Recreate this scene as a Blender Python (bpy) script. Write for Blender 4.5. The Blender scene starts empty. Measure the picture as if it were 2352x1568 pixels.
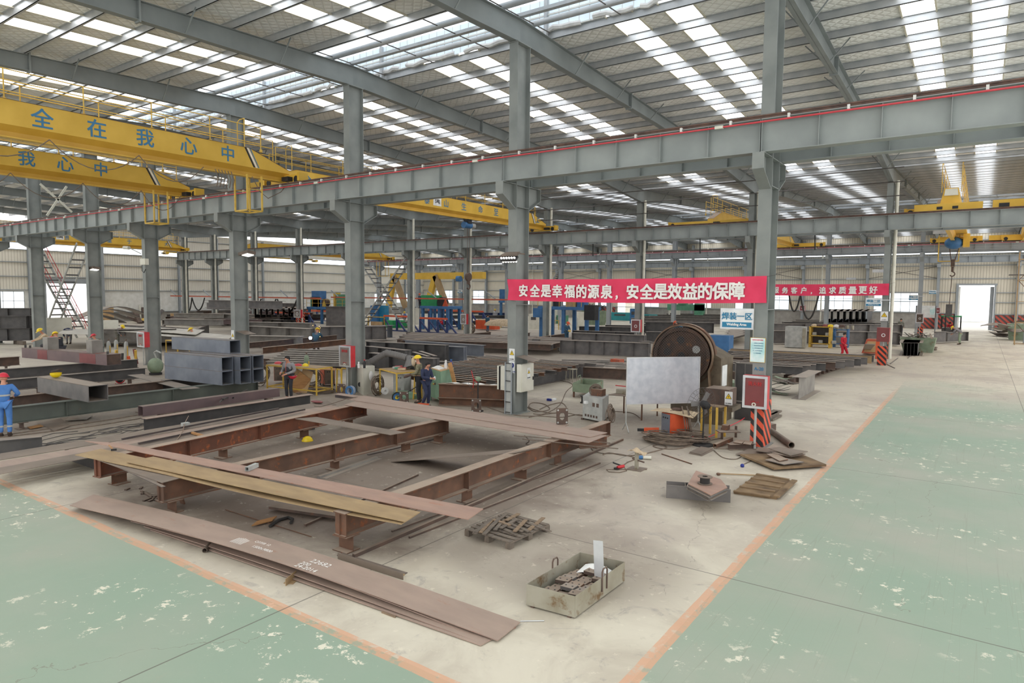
import bpy, bmesh, math, random
from mathutils import Vector, Matrix
S = bpy.context.scene
COL = S.collection
random.seed(7)
# ------------------------------------------------------------------ camera
F, PITCH, ROLL, YAW, CH = 1528.0, 0.0723, 0.0078, 0.6135, 4.3
_fw = Vector((-math.sin(YAW)*math.cos(PITCH), math.cos(YAW)*math.cos(PITCH), -math.sin(PITCH)))
_rt = Vector((math.cos(YAW), math.sin(YAW), 0)); _up = _rt.cross(_fw)
RT = math.cos(ROLL)*_rt + math.sin(ROLL)*_up; UP = -math.sin(ROLL)*_rt + math.cos(ROLL)*_up
cam = bpy.data.objects.new('camera', bpy.data.cameras.new('camera')); COL.objects.link(cam)
cam.data.sensor_width = 36; cam.data.lens = F/2352*36; cam.data.clip_end = 500; cam.data.clip_start = .05
M3 = Matrix((RT, UP, -_fw)).transposed()
cam.matrix_world = Matrix.Translation((0, 0, CH)) @ M3.to_4x4()
S.camera = cam
# ------------------------------------------------------------------ light
S.view_settings.view_transform = 'Standard'; S.view_settings.look = 'None'
S.view_settings.gamma = 1; S.view_settings.use_curve_mapping = False
S.view_settings.exposure = 0.1
wd = bpy.data.worlds.new('overcast_sky'); S.world = wd; wd.use_nodes = True
wd.node_tree.nodes['Background'].inputs[0].default_value = (1.0, 0.99, 0.97, 1)
wd.node_tree.nodes['Background'].inputs[1].default_value = 1.75
SKYLIGHT, LANTERN = 3.3, .72
try:
    S.cycles.use_denoising = True; S.cycles.max_bounces = 6; S.cycles.diffuse_bounces = 4; S.cycles.glossy_bounces = 2
    S.cycles.transmission_bounces = 3; S.cycles.transparent_max_bounces = 12; S.cycles.sample_clamp_indirect = 8
    S.cycles.caustics_reflective = False; S.cycles.caustics_refractive = False
except Exception: pass
# ------------------------------------------------------------------ places on the floor and on upright planes
def _ray(u, v): return (u-1176)/F*RT - (v-784)/F*UP + _fw
def G(u, v, z=0.0):
    d = _ray(u, v); t = (z-CH)/d.z; return Vector((t*d.x, t*d.y, z))
def GY(u, v, y):
    d = _ray(u, v); t = y/d.y; return Vector((t*d.x, y, CH+t*d.z))
def GX(u, v, x):
    d = _ray(u, v); t = x/d.x; return Vector((x, t*d.y, CH+t*d.z))
# ------------------------------------------------------------------ materials
def s2l(c): return tuple((x/12.92 if x <= .04045 else ((x+.055)/1.055)**2.4) for x in [k/255 for k in c])
MATS = {}
def nd(nt, t, **kw):
    n = nt.nodes.new(t)
    for k, v in kw.items(): setattr(n, k, v)
    return n
def mat(name, c, c2=None, sc=3.0, rough=.6, metal=0.0, rust=None, rustamt=.55, bump=0.0, bsc=40, emit=0, stretch=None, dust=0.0):
    if name in MATS: return MATS[name]
    m = bpy.data.materials.new(name); m.use_nodes = True; nt = m.node_tree; L = nt.links
    b = nt.nodes['Principled BSDF']; b.inputs['Roughness'].default_value = rough; b.inputs['Metallic'].default_value = metal
    c = s2l(c); col = None
    if c2 is None: c2 = tuple(k*255 for k in [0, 0, 0]); c2l = tuple(x*.82 for x in c)
    else: c2l = s2l(c2)
    tc = nd(nt, 'ShaderNodeTexCoord'); src = tc.outputs['Object']
    if stretch:
        mp = nd(nt, 'ShaderNodeMapping'); mp.inputs['Scale'].default_value = stretch; L.new(src, mp.inputs[0]); src = mp.outputs[0]
    n1 = nd(nt, 'ShaderNodeTexNoise'); n1.inputs['Scale'].default_value = sc; n1.inputs['Detail'].default_value = 6; L.new(src, n1.inputs['Vector'])
    r1 = nd(nt, 'ShaderNodeMapRange'); r1.inputs[1].default_value = .35; r1.inputs[2].default_value = .65; L.new(n1.outputs[0], r1.inputs[0])
    mx = nd(nt, 'ShaderNodeMix', data_type='RGBA'); mx.inputs[6].default_value = (*c, 1); mx.inputs[7].default_value = (*c2l, 1)
    L.new(r1.outputs[0], mx.inputs[0]); col = mx.outputs[2]
    if rust:
        n2 = nd(nt, 'ShaderNodeTexNoise'); n2.inputs['Scale'].default_value = sc*1.7; n2.inputs['Detail'].default_value = 8; n2.inputs['Roughness'].default_value = .65
        L.new(src, n2.inputs['Vector'])
        r2 = nd(nt, 'ShaderNodeMapRange'); r2.inputs[1].default_value = rustamt; r2.inputs[2].default_value = rustamt+.12; L.new(n2.outputs[0], r2.inputs[0])
        m2 = nd(nt, 'ShaderNodeMix', data_type='RGBA'); m2.inputs[7].default_value = (*s2l(rust), 1); L.new(r2.outputs[0], m2.inputs[0]); L.new(col, m2.inputs[6]); col = m2.outputs[2]
    if dust:      # settled dust on whatever faces up
        gn = nd(nt, 'ShaderNodeNewGeometry'); sz = nd(nt, 'ShaderNodeSeparateXYZ'); L.new(gn.outputs['True Normal'], sz.inputs[0])
        ab = nd(nt, 'ShaderNodeMath', operation='ABSOLUTE'); L.new(sz.outputs[2], ab.inputs[0])
        r4 = nd(nt, 'ShaderNodeMapRange'); r4.inputs[1].default_value = .75; r4.inputs[2].default_value = .98; r4.inputs[4].default_value = dust; L.new(ab.outputs[0], r4.inputs[0])
        n5 = nd(nt, 'ShaderNodeTexNoise'); n5.inputs['Scale'].default_value = 1.1; n5.inputs['Detail'].default_value = 5; L.new(tc.outputs['Object'], n5.inputs['Vector'])
        mm = nd(nt, 'ShaderNodeMath', operation='MULTIPLY'); mm.use_clamp = True; L.new(r4.outputs[0], mm.inputs[0])
        r5 = nd(nt, 'ShaderNodeMapRange'); r5.inputs[1].default_value = .3; r5.inputs[2].default_value = .6; r5.inputs[3].default_value = .6; r5.inputs[4].default_value = 1.1; L.new(n5.outputs[0], r5.inputs[0]); L.new(r5.outputs[0], mm.inputs[1])
        m5 = nd(nt, 'ShaderNodeMix', data_type='RGBA'); m5.inputs[7].default_value = (*s2l((176,160,144)), 1); L.new(mm.outputs[0], m5.inputs[0]); L.new(col, m5.inputs[6]); col = m5.outputs[2]
    L.new(col, b.inputs['Base Color'])
    if bump:
        n3 = nd(nt, 'ShaderNodeTexNoise'); n3.inputs['Scale'].default_value = bsc; n3.inputs['Detail'].default_value = 4; L.new(tc.outputs['Object'], n3.inputs['Vector'])
        bp = nd(nt, 'ShaderNodeBump'); bp.inputs['Strength'].default_value = bump; bp.inputs['Distance'].default_value = .02; L.new(n3.outputs[0], bp.inputs['Height']); L.new(bp.outputs[0], b.inputs['Normal'])
    if emit:
        b.inputs['Emission Color'].default_value = (*c, 1); b.inputs['Emission Strength'].default_value = emit
    MATS[name] = m; return m
mat('column_paint', (142,146,143), (124,129,127), 1.2, .55, rust=(120,88,66), rustamt=.72)
mat('beam_paint', (156,162,160), (140,146,145), .8, .5, rust=(128,100,80), rustamt=.74)
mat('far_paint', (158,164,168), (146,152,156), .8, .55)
mat('rafter_paint', (136,142,142), (124,130,130), 1.0, .55)
mat('galvanised', (188,190,192), (170,174,178), 2.0, .38, metal=.3)
mat('rail_rust', (112,84,72), (84,66,60), 4, .7)
mat('red_busbar', (214,70,80), None, 3, .5)
mat('siding_plain', (220,214,196), None, 1, .7)
mat('white_paint', (232,232,228), (218,218,212), 2, .5)
mat('pipe_white', (222,220,206), (206,204,190), 2, .5)
mat('mill_steel', (122,118,116), (102,100,100), 2.2, .5, metal=.25, rust=(116,88,72), rustamt=.62, dust=0.75)
mat('mill_dark', (92,90,90), (76,75,76), 2.2, .5, metal=.25, rust=(92,74,64), rustamt=.64, dust=0.6)
mat('mill_blue', (122,128,138), (104,110,122), 1.6, .45, metal=.25, rust=(126,104,90), rustamt=.66, dust=0.3)
mat('mill_pale', (150,146,140), (128,124,120), 2.0, .55, metal=.15, rust=(140,112,92), rustamt=.64, dust=0.6)
mat('plate_purple', (172,148,136), (154,132,122), 1.3, .5, metal=.15, rust=(160,104,76), rustamt=.62, stretch=(1,3,1), dust=0.35)
mat('plate_red', (182,146,130), (162,130,118), 1.1, .5, metal=.15, rust=(178,112,80), rustamt=.60, stretch=(1,3,1), dust=0.2)
mat('plate_tan', (176,150,112), (156,132,100), 1.2, .55, metal=.1, rust=(172,124,74), rustamt=.62, stretch=(1,3,1))
mat('plate_edge', (84,74,72), (66,60,62), 3, .6, dust=0.4)
mat('plate_grey', (140,126,114), (122,110,100), 1.3, .55, metal=.1, rust=(148,116,92), rustamt=.64)
mat('rust', (116,84,66), (90,68,56), 2.6, .8, rust=(150,84,46), rustamt=.58, dust=0.75)
mat('rust_red', (124,76,56), (100,66,52), 2.6, .8, rust=(166,92,52), rustamt=.58, dust=0.75)
mat('rust_dark', (100,80,70), (78,66,60), 3.5, .75, rust=(124,78,50), rustamt=.62, dust=0.6)
mat('tube_purple', (118,98,98), (104,88,90), 1.5, .5, metal=.2, dust=0.4)
mat('pipe_steel', (120,104,92), (98,88,80), 3, .6, metal=.2, dust=0.3)
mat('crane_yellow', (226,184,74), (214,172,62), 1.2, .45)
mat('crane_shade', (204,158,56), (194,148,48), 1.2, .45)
mat('safety_yellow', (222,186,84), (204,166,68), 3, .5, rust=(128,104,70), rustamt=.68)
mat('letter_blue', (66,128,170), None, 3, .6)
mat('letter_white', (246,242,238), None, 3, .6)
mat('letter_red', (196,52,56), None, 3, .6)
mat('letter_grey', (120,112,70), None, 3, .6)
mat('black', (38,38,40), (28,28,30), 3, .55)
mat('rubber', (52,50,48), (42,40,40), 5, .7)
mat('cable', (126,110,96), (100,88,78), 8, .75)
mat('wire', (96,92,90), None, 8, .5, metal=.4)
mat('red_paint', (204,50,58), (188,42,50), 3, .45)
mat('red_dark', (128,62,62), (116,54,56), 2, .35)
mat('aluminium', (210,212,214), (190,192,196), 3, .35, metal=.5)
mat('glass_grey', (140,130,124), (120,108,104), 1.5, .25)
mat('orange', (222,94,52), (204,82,46), 3, .5)
mat('orange_worn', (206,96,64), (170,96,76), 3, .55, rust=(120,90,74), rustamt=.62)
mat('machine_blue', (66,118,170), (54,102,150), 2, .5)
mat('navy_steel', (48,66,118), (40,56,104), 2, .5)
mat('machine_green', (96,156,124), (84,140,112), 2, .5)
mat('cabinet_green', (136,168,144), (120,154,130), 2, .5, rust=(112,104,84), rustamt=.70)
mat('bin_green', (140,156,132), (120,136,114), 2, .6, rust=(122,92,66), rustamt=.58)
mat('bin_steel', (172,168,154), (150,144,126), 2.5, .5, metal=.3, rust=(118,92,62), rustamt=.56)
mat('cabinet_white', (222,220,208), (206,204,190), 1.5, .5, rust=(150,136,110), rustamt=.72)
mat('paper', (244,244,242), None, 5, .7)
mat('cardboard', (198,166,124), (182,150,110), 2, .8)
mat('wood', (150,128,104), (124,106,88), 2.5, .85, stretch=(1,6,1))
mat('wood_grey', (128,116,104), (100,92,84), 3, .85, stretch=(6,1,1))
mat('wood_tan', (182,136,88), (162,118,74), 3, .8, stretch=(1,1,6))
mat('wood_panel', (146,122,92), (98,78,58), 1.6, .85, rust=(72,58,44), rustamt=.6)
mat('board_face', (202,204,212), (184,188,198), 5, .35, metal=.35)
mat('drum_rust', (92,66,48), (62,48,40), 2.5, .75, rust=(150,96,44), rustamt=.6)
mat('drum_rim', (134,112,90), (112,92,74), 2.5, .6, rust=(90,66,50), rustamt=.62)
mat('drum_body', (112,100,82), (88,78,64), 2.5, .7, rust=(70,56,44), rustamt=.6)
mat('teal', (54,150,156), None, 2, .6)
mat('concrete_grey', (168,164,158), (150,146,140), 1.5, .85)
mat('tarp', (206,186,158), (180,160,132), 5, .85)
mat('bag_white', (228,226,224), (208,206,206), 5, .6)
mat('cylinder_grey', (186,188,184), (160,162,160), 3, .45)
mat('skin', (206,150,124), (192,136,112), 6, .55)
mat('hair', (34,30,30), None, 8, .7)
mat('cloth_grey', (146,144,146), (128,126,130), 6, .9)
mat('cloth_charcoal', (58,58,64), (48,48,54), 6, .9)
mat('cloth_black', (46,48,54), (36,38,44), 6, .9)
mat('cloth_navy', (50,58,86), (42,48,74), 6, .9)
mat('cloth_blue', (84,132,198), (70,116,180), 5, .9)
mat('cloth_teal', (62,96,118), (52,84,106), 5, .9)
mat('cloth_red', (206,44,62), (184,36,54), 5, .9)
mat('cloth_white', (214,214,218), (190,190,196), 5, .9)
mat('camo', (104,104,84), (146,138,112), 14, .9, rust=(66,62,52), rustamt=.54)
mat('camo_grey', (110,112,104), (140,138,126), 12, .9, rust=(74,76,72), rustamt=.54)
mat('helmet_red', (216,44,66), None, 3, .3)
mat('helmet_yellow', (246,214,30), None, 3, .3)
mat('glove', (100,80,70), (80,64,58), 6, .9)
mat('leather', (70,58,50), None, 6, .7)
mat('mask_white', (240,240,238), None, 6, .7)
mat('orange_stripe', (232,100,62), None, 3, .5)
mat('banner_red', (234,66,104), (222,56,92), 1.5, .75)
mat('sign_blue', (40,130,170), None, 3, .5)
mat('sign_white', (240,242,242), None, 3, .5)
mat('sign_yellow', (246,208,40), None, 3, .5)
mat('sign_navy', (36,52,140), None, 3, .5)
mat('poster', (240,246,246), (150,214,216), 2.2, .5)
mat('duct', (120,118,116), (104,102,102), 3, .6, stretch=(20,1,1))
mat('weld_arc', (170,200,255), None, 3, .5, emit=30)
mat('spark', (255,190,110), None, 3, .5, emit=6)
mat('flood_lamp', (255,252,244), None, 3, .3, emit=1.5)
mat('lantern_wall', (212,226,236), None, 2, .6, emit=LANTERN*.62)
mat('lantern_roof', (250,252,255), None, 2, .6, emit=LANTERN*1.3)
mat('skylight_sheet', (250,252,255), None, 2, .6, emit=SKYLIGHT)
mat('window_glass', (236,246,252), None, 2, .2, emit=1.25)
mat('strip_glass', (246,250,255), None, 2, .2, emit=2.2)
mat('yard', (214,212,206), None, 2, .9)
mat('far_building', (240,244,246), None, 1, .8)
# ribbed siding, quilted roof blanket and striped warning paint, all from coordinates
def wave_mat(name, c, axis, freq, c2=None, depth=.6, rough=.7, lines=None):
    m = bpy.data.materials.new(name); m.use_nodes = True; nt = m.node_tree; L = nt.links; b = nt.nodes['Principled BSDF']
    b.inputs['Roughness'].default_value = rough
    g = nd(nt, 'ShaderNodeNewGeometry'); sp = nd(nt, 'ShaderNodeSeparateXYZ'); L.new(g.outputs['Position'], sp.inputs[0])
    mu = nd(nt, 'ShaderNodeMath', operation='MULTIPLY'); mu.inputs[1].default_value = freq; L.new(sp.outputs[axis], mu.inputs[0])
    fr = nd(nt, 'ShaderNodeMath', operation='PINGPONG'); fr.inputs[1].default_value = .5; L.new(mu.outputs[0], fr.inputs[0])
    mr = nd(nt, 'ShaderNodeMapRange'); mr.inputs[1].default_value = .05; mr.inputs[2].default_value = .16; L.new(fr.outputs[0], mr.inputs[0])
    n1 = nd(nt, 'ShaderNodeTexNoise'); n1.inputs['Scale'].default_value = .5; n1.inputs['Detail'].default_value = 5; L.new(g.outputs['Position'], n1.inputs['Vector'])
    mx = nd(nt, 'ShaderNodeMix', data_type='RGBA'); mx.inputs[6].default_value = (*s2l(c2), 1); mx.inputs[7].default_value = (*s2l(c), 1); L.new(mr.outputs[0], mx.inputs[0])
    m2 = nd(nt, 'ShaderNodeMix', data_type='RGBA', blend_type='MULTIPLY'); m2.inputs[0].default_value = .25; L.new(mx.outputs[2], m2.inputs[6]); L.new(n1.outputs[0], m2.inputs[7])
    L.new(m2.outputs[2], b.inputs['Base Color'])
    bp = nd(nt, 'ShaderNodeBump'); bp.inputs['Strength'].default_value = depth; bp.inputs['Distance'].default_value = .03; L.new(mr.outputs[0], bp.inputs['Height']); L.new(bp.outputs[0], b.inputs['Normal'])
    MATS[name] = m; return m
wave_mat('siding_along_y', (240,235,222), 1, 3.2, (214,208,194))
wave_mat('siding_along_x', (238,230,212), 0, 3.2, (204,196,178))
def quilt_mat():
    m = bpy.data.materials.new('roof_blanket'); m.use_nodes = True; nt = m.node_tree; L = nt.links; b = nt.nodes['Principled BSDF']
    b.inputs['Roughness'].default_value = .6
    g = nd(nt, 'ShaderNodeNewGeometry'); sp = nd(nt, 'ShaderNodeSeparateXYZ'); L.new(g.outputs['Position'], sp.inputs[0])
    outs = []
    for sgn in (1, -1):
        a = nd(nt, 'ShaderNodeMath', operation='MULTIPLY_ADD'); a.inputs[1].default_value = sgn; L.new(sp.outputs[1], a.inputs[0]); L.new(sp.outputs[0], a.inputs[2])
        k = nd(nt, 'ShaderNodeMath', operation='MULTIPLY'); k.inputs[1].default_value = 2.4; L.new(a.outputs[0], k.inputs[0])
        p = nd(nt, 'ShaderNodeMath', operation='PINGPONG'); p.inputs[1].default_value = .5; L.new(k.outputs[0], p.inputs[0]); outs.append(p.outputs[0])
    mn = nd(nt, 'ShaderNodeMath', operation='MINIMUM'); L.new(outs[0], mn.inputs[0]); L.new(outs[1], mn.inputs[1])
    mr = nd(nt, 'ShaderNodeMapRange'); mr.inputs[1].default_value = .0; mr.inputs[2].default_value = .05; L.new(mn.outputs[0], mr.inputs[0])
    n1 = nd(nt, 'ShaderNodeTexNoise'); n1.inputs['Scale'].default_value = .35; n1.inputs['Detail'].default_value = 7; L.new(g.outputs['Position'], n1.inputs['Vector'])
    r1 = nd(nt, 'ShaderNodeMapRange'); r1.inputs[1].default_value = .35; r1.inputs[2].default_value = .7; L.new(n1.outputs[0], r1.inputs[0])
    mx = nd(nt, 'ShaderNodeMix', data_type='RGBA'); mx.inputs[6].default_value = (*s2l((246,246,244)), 1); mx.inputs[7].default_value = (*s2l((236,234,230)), 1); L.new(r1.outputs[0], mx.inputs[0])
    m2 = nd(nt, 'ShaderNodeMix', data_type='RGBA'); m2.inputs[6].default_value = (*s2l((208,206,202)), 1); L.new(mr.outputs[0], m2.inputs[0]); L.new(mx.outputs[2], m2.inputs[7])
    L.new(m2.outputs[2], b.inputs['Base Color'])
    bp = nd(nt, 'ShaderNodeBump'); bp.inputs['Strength'].default_value = .5; bp.inputs['Distance'].default_value = .05
    r3 = nd(nt, 'ShaderNodeMapRange'); r3.inputs[2].default_value = .25; L.new(mn.outputs[0], r3.inputs[0]); L.new(r3.outputs[0], bp.inputs['Height']); L.new(bp.outputs[0], b.inputs['Normal'])
    MATS['roof_blanket'] = m
quilt_mat()
def stripe_mat(name, ca, cb, freq, slant=1.0):
    m = bpy.data.materials.new(name); m.use_nodes = True; nt = m.node_tree; L = nt.links; b = nt.nodes['Principled BSDF']; b.inputs['Roughness'].default_value = .6
    g = nd(nt, 'ShaderNodeNewGeometry'); sp = nd(nt, 'ShaderNodeSeparateXYZ'); L.new(g.outputs['Position'], sp.inputs[0])
    a = nd(nt, 'ShaderNodeMath', operation='ADD'); L.new(sp.outputs[0], a.inputs[0]); L.new(sp.outputs[1], a.inputs[1])
    a2 = nd(nt, 'ShaderNodeMath', operation='MULTIPLY_ADD'); a2.inputs[1].default_value = slant; L.new(a.outputs[0], a2.inputs[0]); L.new(sp.outputs[2], a2.inputs[2])
    k = nd(nt, 'ShaderNodeMath', operation='MULTIPLY'); k.inputs[1].default_value = freq; L.new(a2.outputs[0], k.inputs[0])
    fr = nd(nt, 'ShaderNodeMath', operation='FRACT'); L.new(k.outputs[0], fr.inputs[0])
    gt = nd(nt, 'ShaderNodeMath', operation='GREATER_THAN'); gt.inputs[1].default_value = .5; L.new(fr.outputs[0], gt.inputs[0])
    mx = nd(nt, 'ShaderNodeMix', data_type='RGBA'); mx.inputs[6].default_value = (*s2l(ca), 1); mx.inputs[7].default_value = (*s2l(cb), 1); L.new(gt.outputs[0], mx.inputs[0]); L.new(mx.outputs[2], b.inputs['Base Color'])
    MATS[name] = m
stripe_mat('warning_stripes', (226,92,62), (48,44,44), 2.9, 1.0)
stripe_mat('warning_band', (190,84,70), (84,72,72), 1.6, 1.0)
stripe_mat('rail_stripes', (222,186,84), (60,54,50), 1.2, 1.0)
# ------------------------------------------------------------------ mesh building
Z = Vector((0, 0, 1))
class MB:
    def __init__(s, *mats): s.v = []; s.f = []; s.mi = []; s.mats = list(mats) or ['mill_steel']; s.smooth = None; s.m = 0
    def add(s, vs, fs, m=None):
        o = len(s.v); s.v += [Vector(v) for v in vs]
        for f in fs: s.f.append([i+o for i in f]); s.mi.append(s.m if m is None else m)
        return s
    def box(s, x0, y0, z0, x1, y1, z1, m=None):
        if x0 > x1: x0, x1 = x1, x0
        if y0 > y1: y0, y1 = y1, y0
        if z0 > z1: z0, z1 = z1, z0
        return s.add([(x0,y0,z0),(x1,y0,z0),(x1,y1,z0),(x0,y1,z0),(x0,y0,z1),(x1,y0,z1),(x1,y1,z1),(x0,y1,z1)],
              [(0,3,2,1),(4,5,6,7),(0,1,5,4),(1,2,6,5),(2,3,7,6),(3,0,4,7)], m)
    def bar(s, p, q, w, h, up=Z, m=None, oz=0.0, ow=0.0):
        """rectangular bar p->q, w across, h along up; oz/ow shift the section"""
        p, q, up = Vector(p), Vector(q), Vector(up); d = (q-p).normalized(); r = d.cross(up)
        if r.length < 1e-5: r = d.cross(Vector((1, 0, 0)))
        r.normalize(); u = r.cross(d).normalized(); vs = []
        for c in (p, q):
            for a, b in ((-1,-1),(1,-1),(1,1),(-1,1)): vs.append(c + r*(a*w/2+ow) + u*(b*h/2+oz))
        return s.add(vs, [(0,3,2,1),(4,5,6,7),(0,1,5,4),(1,2,6,5),(2,3,7,6),(3,0,4,7)], m)
    def tube(s, pts, r, n=8, m=None, cap=True, rs=None, closed=False):
        pts = [Vector(p) for p in pts]; k = len(pts); prev = None; rings = []
        for i, p in enumerate(pts):
            if closed: d = pts[(i+1) % k]-pts[i-1]
            else: d = pts[min(i+1, k-1)]-pts[max(i-1, 0)]
            if d.length < 1e-9: d = Z.copy()
            d.normalize()
            if prev is None:
                a = d.cross(Z); a = a if a.length > 1e-3 else d.cross(Vector((1, 0, 0)))
            else: a = prev - d*prev.dot(d)
            a.normalize(); prev = a; b = d.cross(a); rr = rs[i] if rs else r
            rings.append([p + a*(rr*math.cos(2*math.pi*j/n)) + b*(rr*math.sin(2*math.pi*j/n)) for j in range(n)])
        vs = [v for R in rings for v in R]; fs = []
        for i in range(k if closed else k-1):
            i2 = (i+1) % k
            for j in range(n): fs.append((i*n+j, i*n+(j+1) % n, i2*n+(j+1) % n, i2*n+j))
        if cap and not closed: fs += [tuple(range(n))[::-1], tuple((k-1)*n+j for j in range(n))]
        s.smooth = s.smooth or 40
        return s.add(vs, fs, m)
    def cyl(s, p, q, r, n=16, m=None, r2=None): return s.tube([p, q], r, n, m, rs=[r, r if r2 is None else r2])
    def lathe(s, c, axis, prof, n=24, m=None):
        """prof: (radius, along) pairs, revolved about axis through c"""
        c, ax = Vector(c), Vector(axis).normalized(); a = ax.cross(Z); a = a if a.length > 1e-3 else Vector((1, 0, 0)); a.normalize(); b = ax.cross(a)
        vs = []; fs = []; k = len(prof)
        for r, h in prof:
            for j in range(n): t = 2*math.pi*j/n; vs.append(c + ax*h + (a*math.cos(t)+b*math.sin(t))*r)
        for i in range(k-1):
            for j in range(n): fs.append((i*n+j, i*n+(j+1) % n, (i+1)*n+(j+1) % n, (i+1)*n+j))
        s.smooth = s.smooth or 35
        return s.add(vs, fs, m)
    def ball(s, c, r, sx=1, sy=1, sz=1, n=12, k=8, m=None, lo=-90, hi=90):
        c = Vector(c); vs = []; fs = []
        for i in range(k+1):
            t = math.radians(lo+(hi-lo)*i/k)
            for j in range(n): p = 2*math.pi*j/n; vs.append(c+Vector((r*sx*math.cos(t)*math.cos(p), r*sy*math.cos(t)*math.sin(p), r*sz*math.sin(t))))
        for i in range(k):
            for j in range(n): fs.append((i*n+j, i*n+(j+1) % n, (i+1)*n+(j+1) % n, (i+1)*n+j))
        s.smooth = s.smooth or 60
        return s.add(vs, fs, m)
    def prism(s, poly, d, m=None):
        """poly: 3D points of a planar outline, extruded by vector d"""
        poly = [Vector(p) for p in poly]; d = Vector(d); n = len(poly)
        return s.add(poly+[p+d for p in poly], [tuple(range(n))[::-1], tuple(range(n, 2*n))]+[(i, (i+1) % n, (i+1) % n+n, i+n) for i in range(n)], m)
    def ibeam(s, p, q, h, b, tf=.018, tw=.012, up=Z, m=None, stiff=0):
        """H section lying along p->q with its bottom on that line"""
        p, q = Vector(p), Vector(q)
        s.bar(p, q, b, tf, up, m, oz=tf/2); s.bar(p, q, tw, h-2*tf, up, m, oz=h/2); s.bar(p, q, b, tf, up, m, oz=h-tf/2)
        if stiff:
            d = q-p; L = d.length; d.normalize(); k = max(2, int(L/stiff)+1)
            for i in range(k):
                c = p+d*(.04+(L-.08)*i/(k-1)); s.bar(c-d*.006, c+d*.006, b*.94, h-2*tf, up, m, oz=h/2)
        return s
    def hollow(s, p, q, w, h, t=.02, up=Z, m=None):
        """square tube with open ends, bottom on p->q"""
        for oz, ow, ww, hh in ((t/2, 0, w, t), (h-t/2, 0, w, t), (h/2, -w/2+t/2, t, h-2*t), (h/2, w/2-t/2, t, h-2*t)): s.bar(p, q, ww, hh, up, m, oz=oz, ow=ow)
        return s
    def sheet(s, P, nu, nv, t, m=None):
        """P(u,v) grid turned into a sheet of thickness t (offset downwards)"""
        top = [Vector(P(i/nu, j/nv)) for i in range(nu+1) for j in range(nv+1)]; n = len(top); w = nv+1
        vs = top+[v-Vector((0, 0, t)) for v in top]; fs = []
        for i in range(nu):
            for j in range(nv):
                a, b, c, d = i*w+j, (i+1)*w+j, (i+1)*w+j+1, i*w+j+1; fs.append((a, b, c, d)); fs.append((d+n, c+n, b+n, a+n))
        for i in range(nu):
            a, b = i*w, (i+1)*w; fs.append((b, a, a+n, b+n)); a, b = i*w+nv, (i+1)*w+nv; fs.append((a, b, b+n, a+n))
        for j in range(nv):
            a, b = j, j+1; fs.append((a, b, b+n, a+n)); a, b = nu*w+j, nu*w+j+1; fs.append((b, a, a+n, b+n))
        return s.add(vs, fs, m)
def mesh_of(mb, name, org):
    me = bpy.data.meshes.new(name); me.from_pydata([v-org for v in mb.v], [], mb.f)
    for x in mb.mats: me.materials.append(MATS[x] if isinstance(x, str) else x)
    me.polygons.foreach_set('material_index', mb.mi)
    bm = bmesh.new(); bm.from_mesh(me); bmesh.ops.recalc_face_normals(bm, faces=bm.faces); bm.to_mesh(me); bm.free()
    if mb.smooth:
        me.polygons.foreach_set('use_smooth', [True]*len(me.polygons))
        try: me.set_sharp_from_angle(angle=math.radians(mb.smooth))
        except Exception: pass
    me.update(); return me
def base_of(vs):
    xs = [v.x for v in vs]; ys = [v.y for v in vs]; zs = [v.z for v in vs]
    return Vector(((min(xs)+max(xs))/2, (min(ys)+max(ys))/2, min(zs)))
def tagit(o, label, cat, group=None, kind=None):
    if label: o['label'] = label
    if cat: o['category'] = cat
    if group: o['group'] = group
    if kind: o['kind'] = kind
    return o
def one(name, label, cat, mb, group=None, kind='thing'):
    org = base_of(mb.v); o = bpy.data.objects.new(name, mesh_of(mb, name, org)); o.location = org; COL.objects.link(o)
    return tagit(o, label, cat, group, kind)
def struct(name, mb, label=None, cat=None): return one(name, label, cat, mb, None, 'structure')
class Thing:
    def __init__(s, name, label, cat, group=None, kind='thing'): s.a = (name, label, cat, group, kind); s.parts = []
    def part(s, name, *mats, under=None, label=None, mb=None):
        mb = mb or MB(*mats); s.parts.append((name, mb, under, label)); return mb
    def done(s):
        name, label, cat, group, kind = s.a; allv = [v for p in s.parts if isinstance(p[1], MB) for v in p[1].v]; org = base_of(allv)
        r = bpy.data.objects.new(name, None); r.empty_display_size = .2; r.location = org; COL.objects.link(r); tagit(r, label, cat, group, kind)
        made = {}
        for n, mb, under, lab in s.parts:
            if isinstance(mb, MB):
                o2 = base_of(mb.v); o = bpy.data.objects.new(n, mesh_of(mb, n, o2))
            else: o = mb; o2 = Vector(o.get('_org', (0, 0, 0))); o.name = n
            par = made.get(id(under), r) if under is not None else r
            po = made[id(under)]['_w'] if under is not None else org
            o.parent = par; o.location = o2-Vector(po); o['_w'] = tuple(o2); made[id(mb)] = o
            if isinstance(mb, MB) and o.name not in COL.objects: COL.objects.link(o)
            if lab: o['label'] = lab
        for o in made.values():
            del o['_w']
            if '_org' in o: del o['_org']
        return r
def dup(r, loc, rz=0, label=None, group=None):
    c = r.copy(); COL.objects.link(c); c.location = loc; c.rotation_euler = (0, 0, rz)
    if label: c['label'] = label
    if group: c['group'] = group
    for ch in r.children:
        d = ch.copy(); COL.objects.link(d); d.parent = c
        for g in ch.children:
            e = g.copy(); COL.objects.link(e); e.parent = d
    return c
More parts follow.
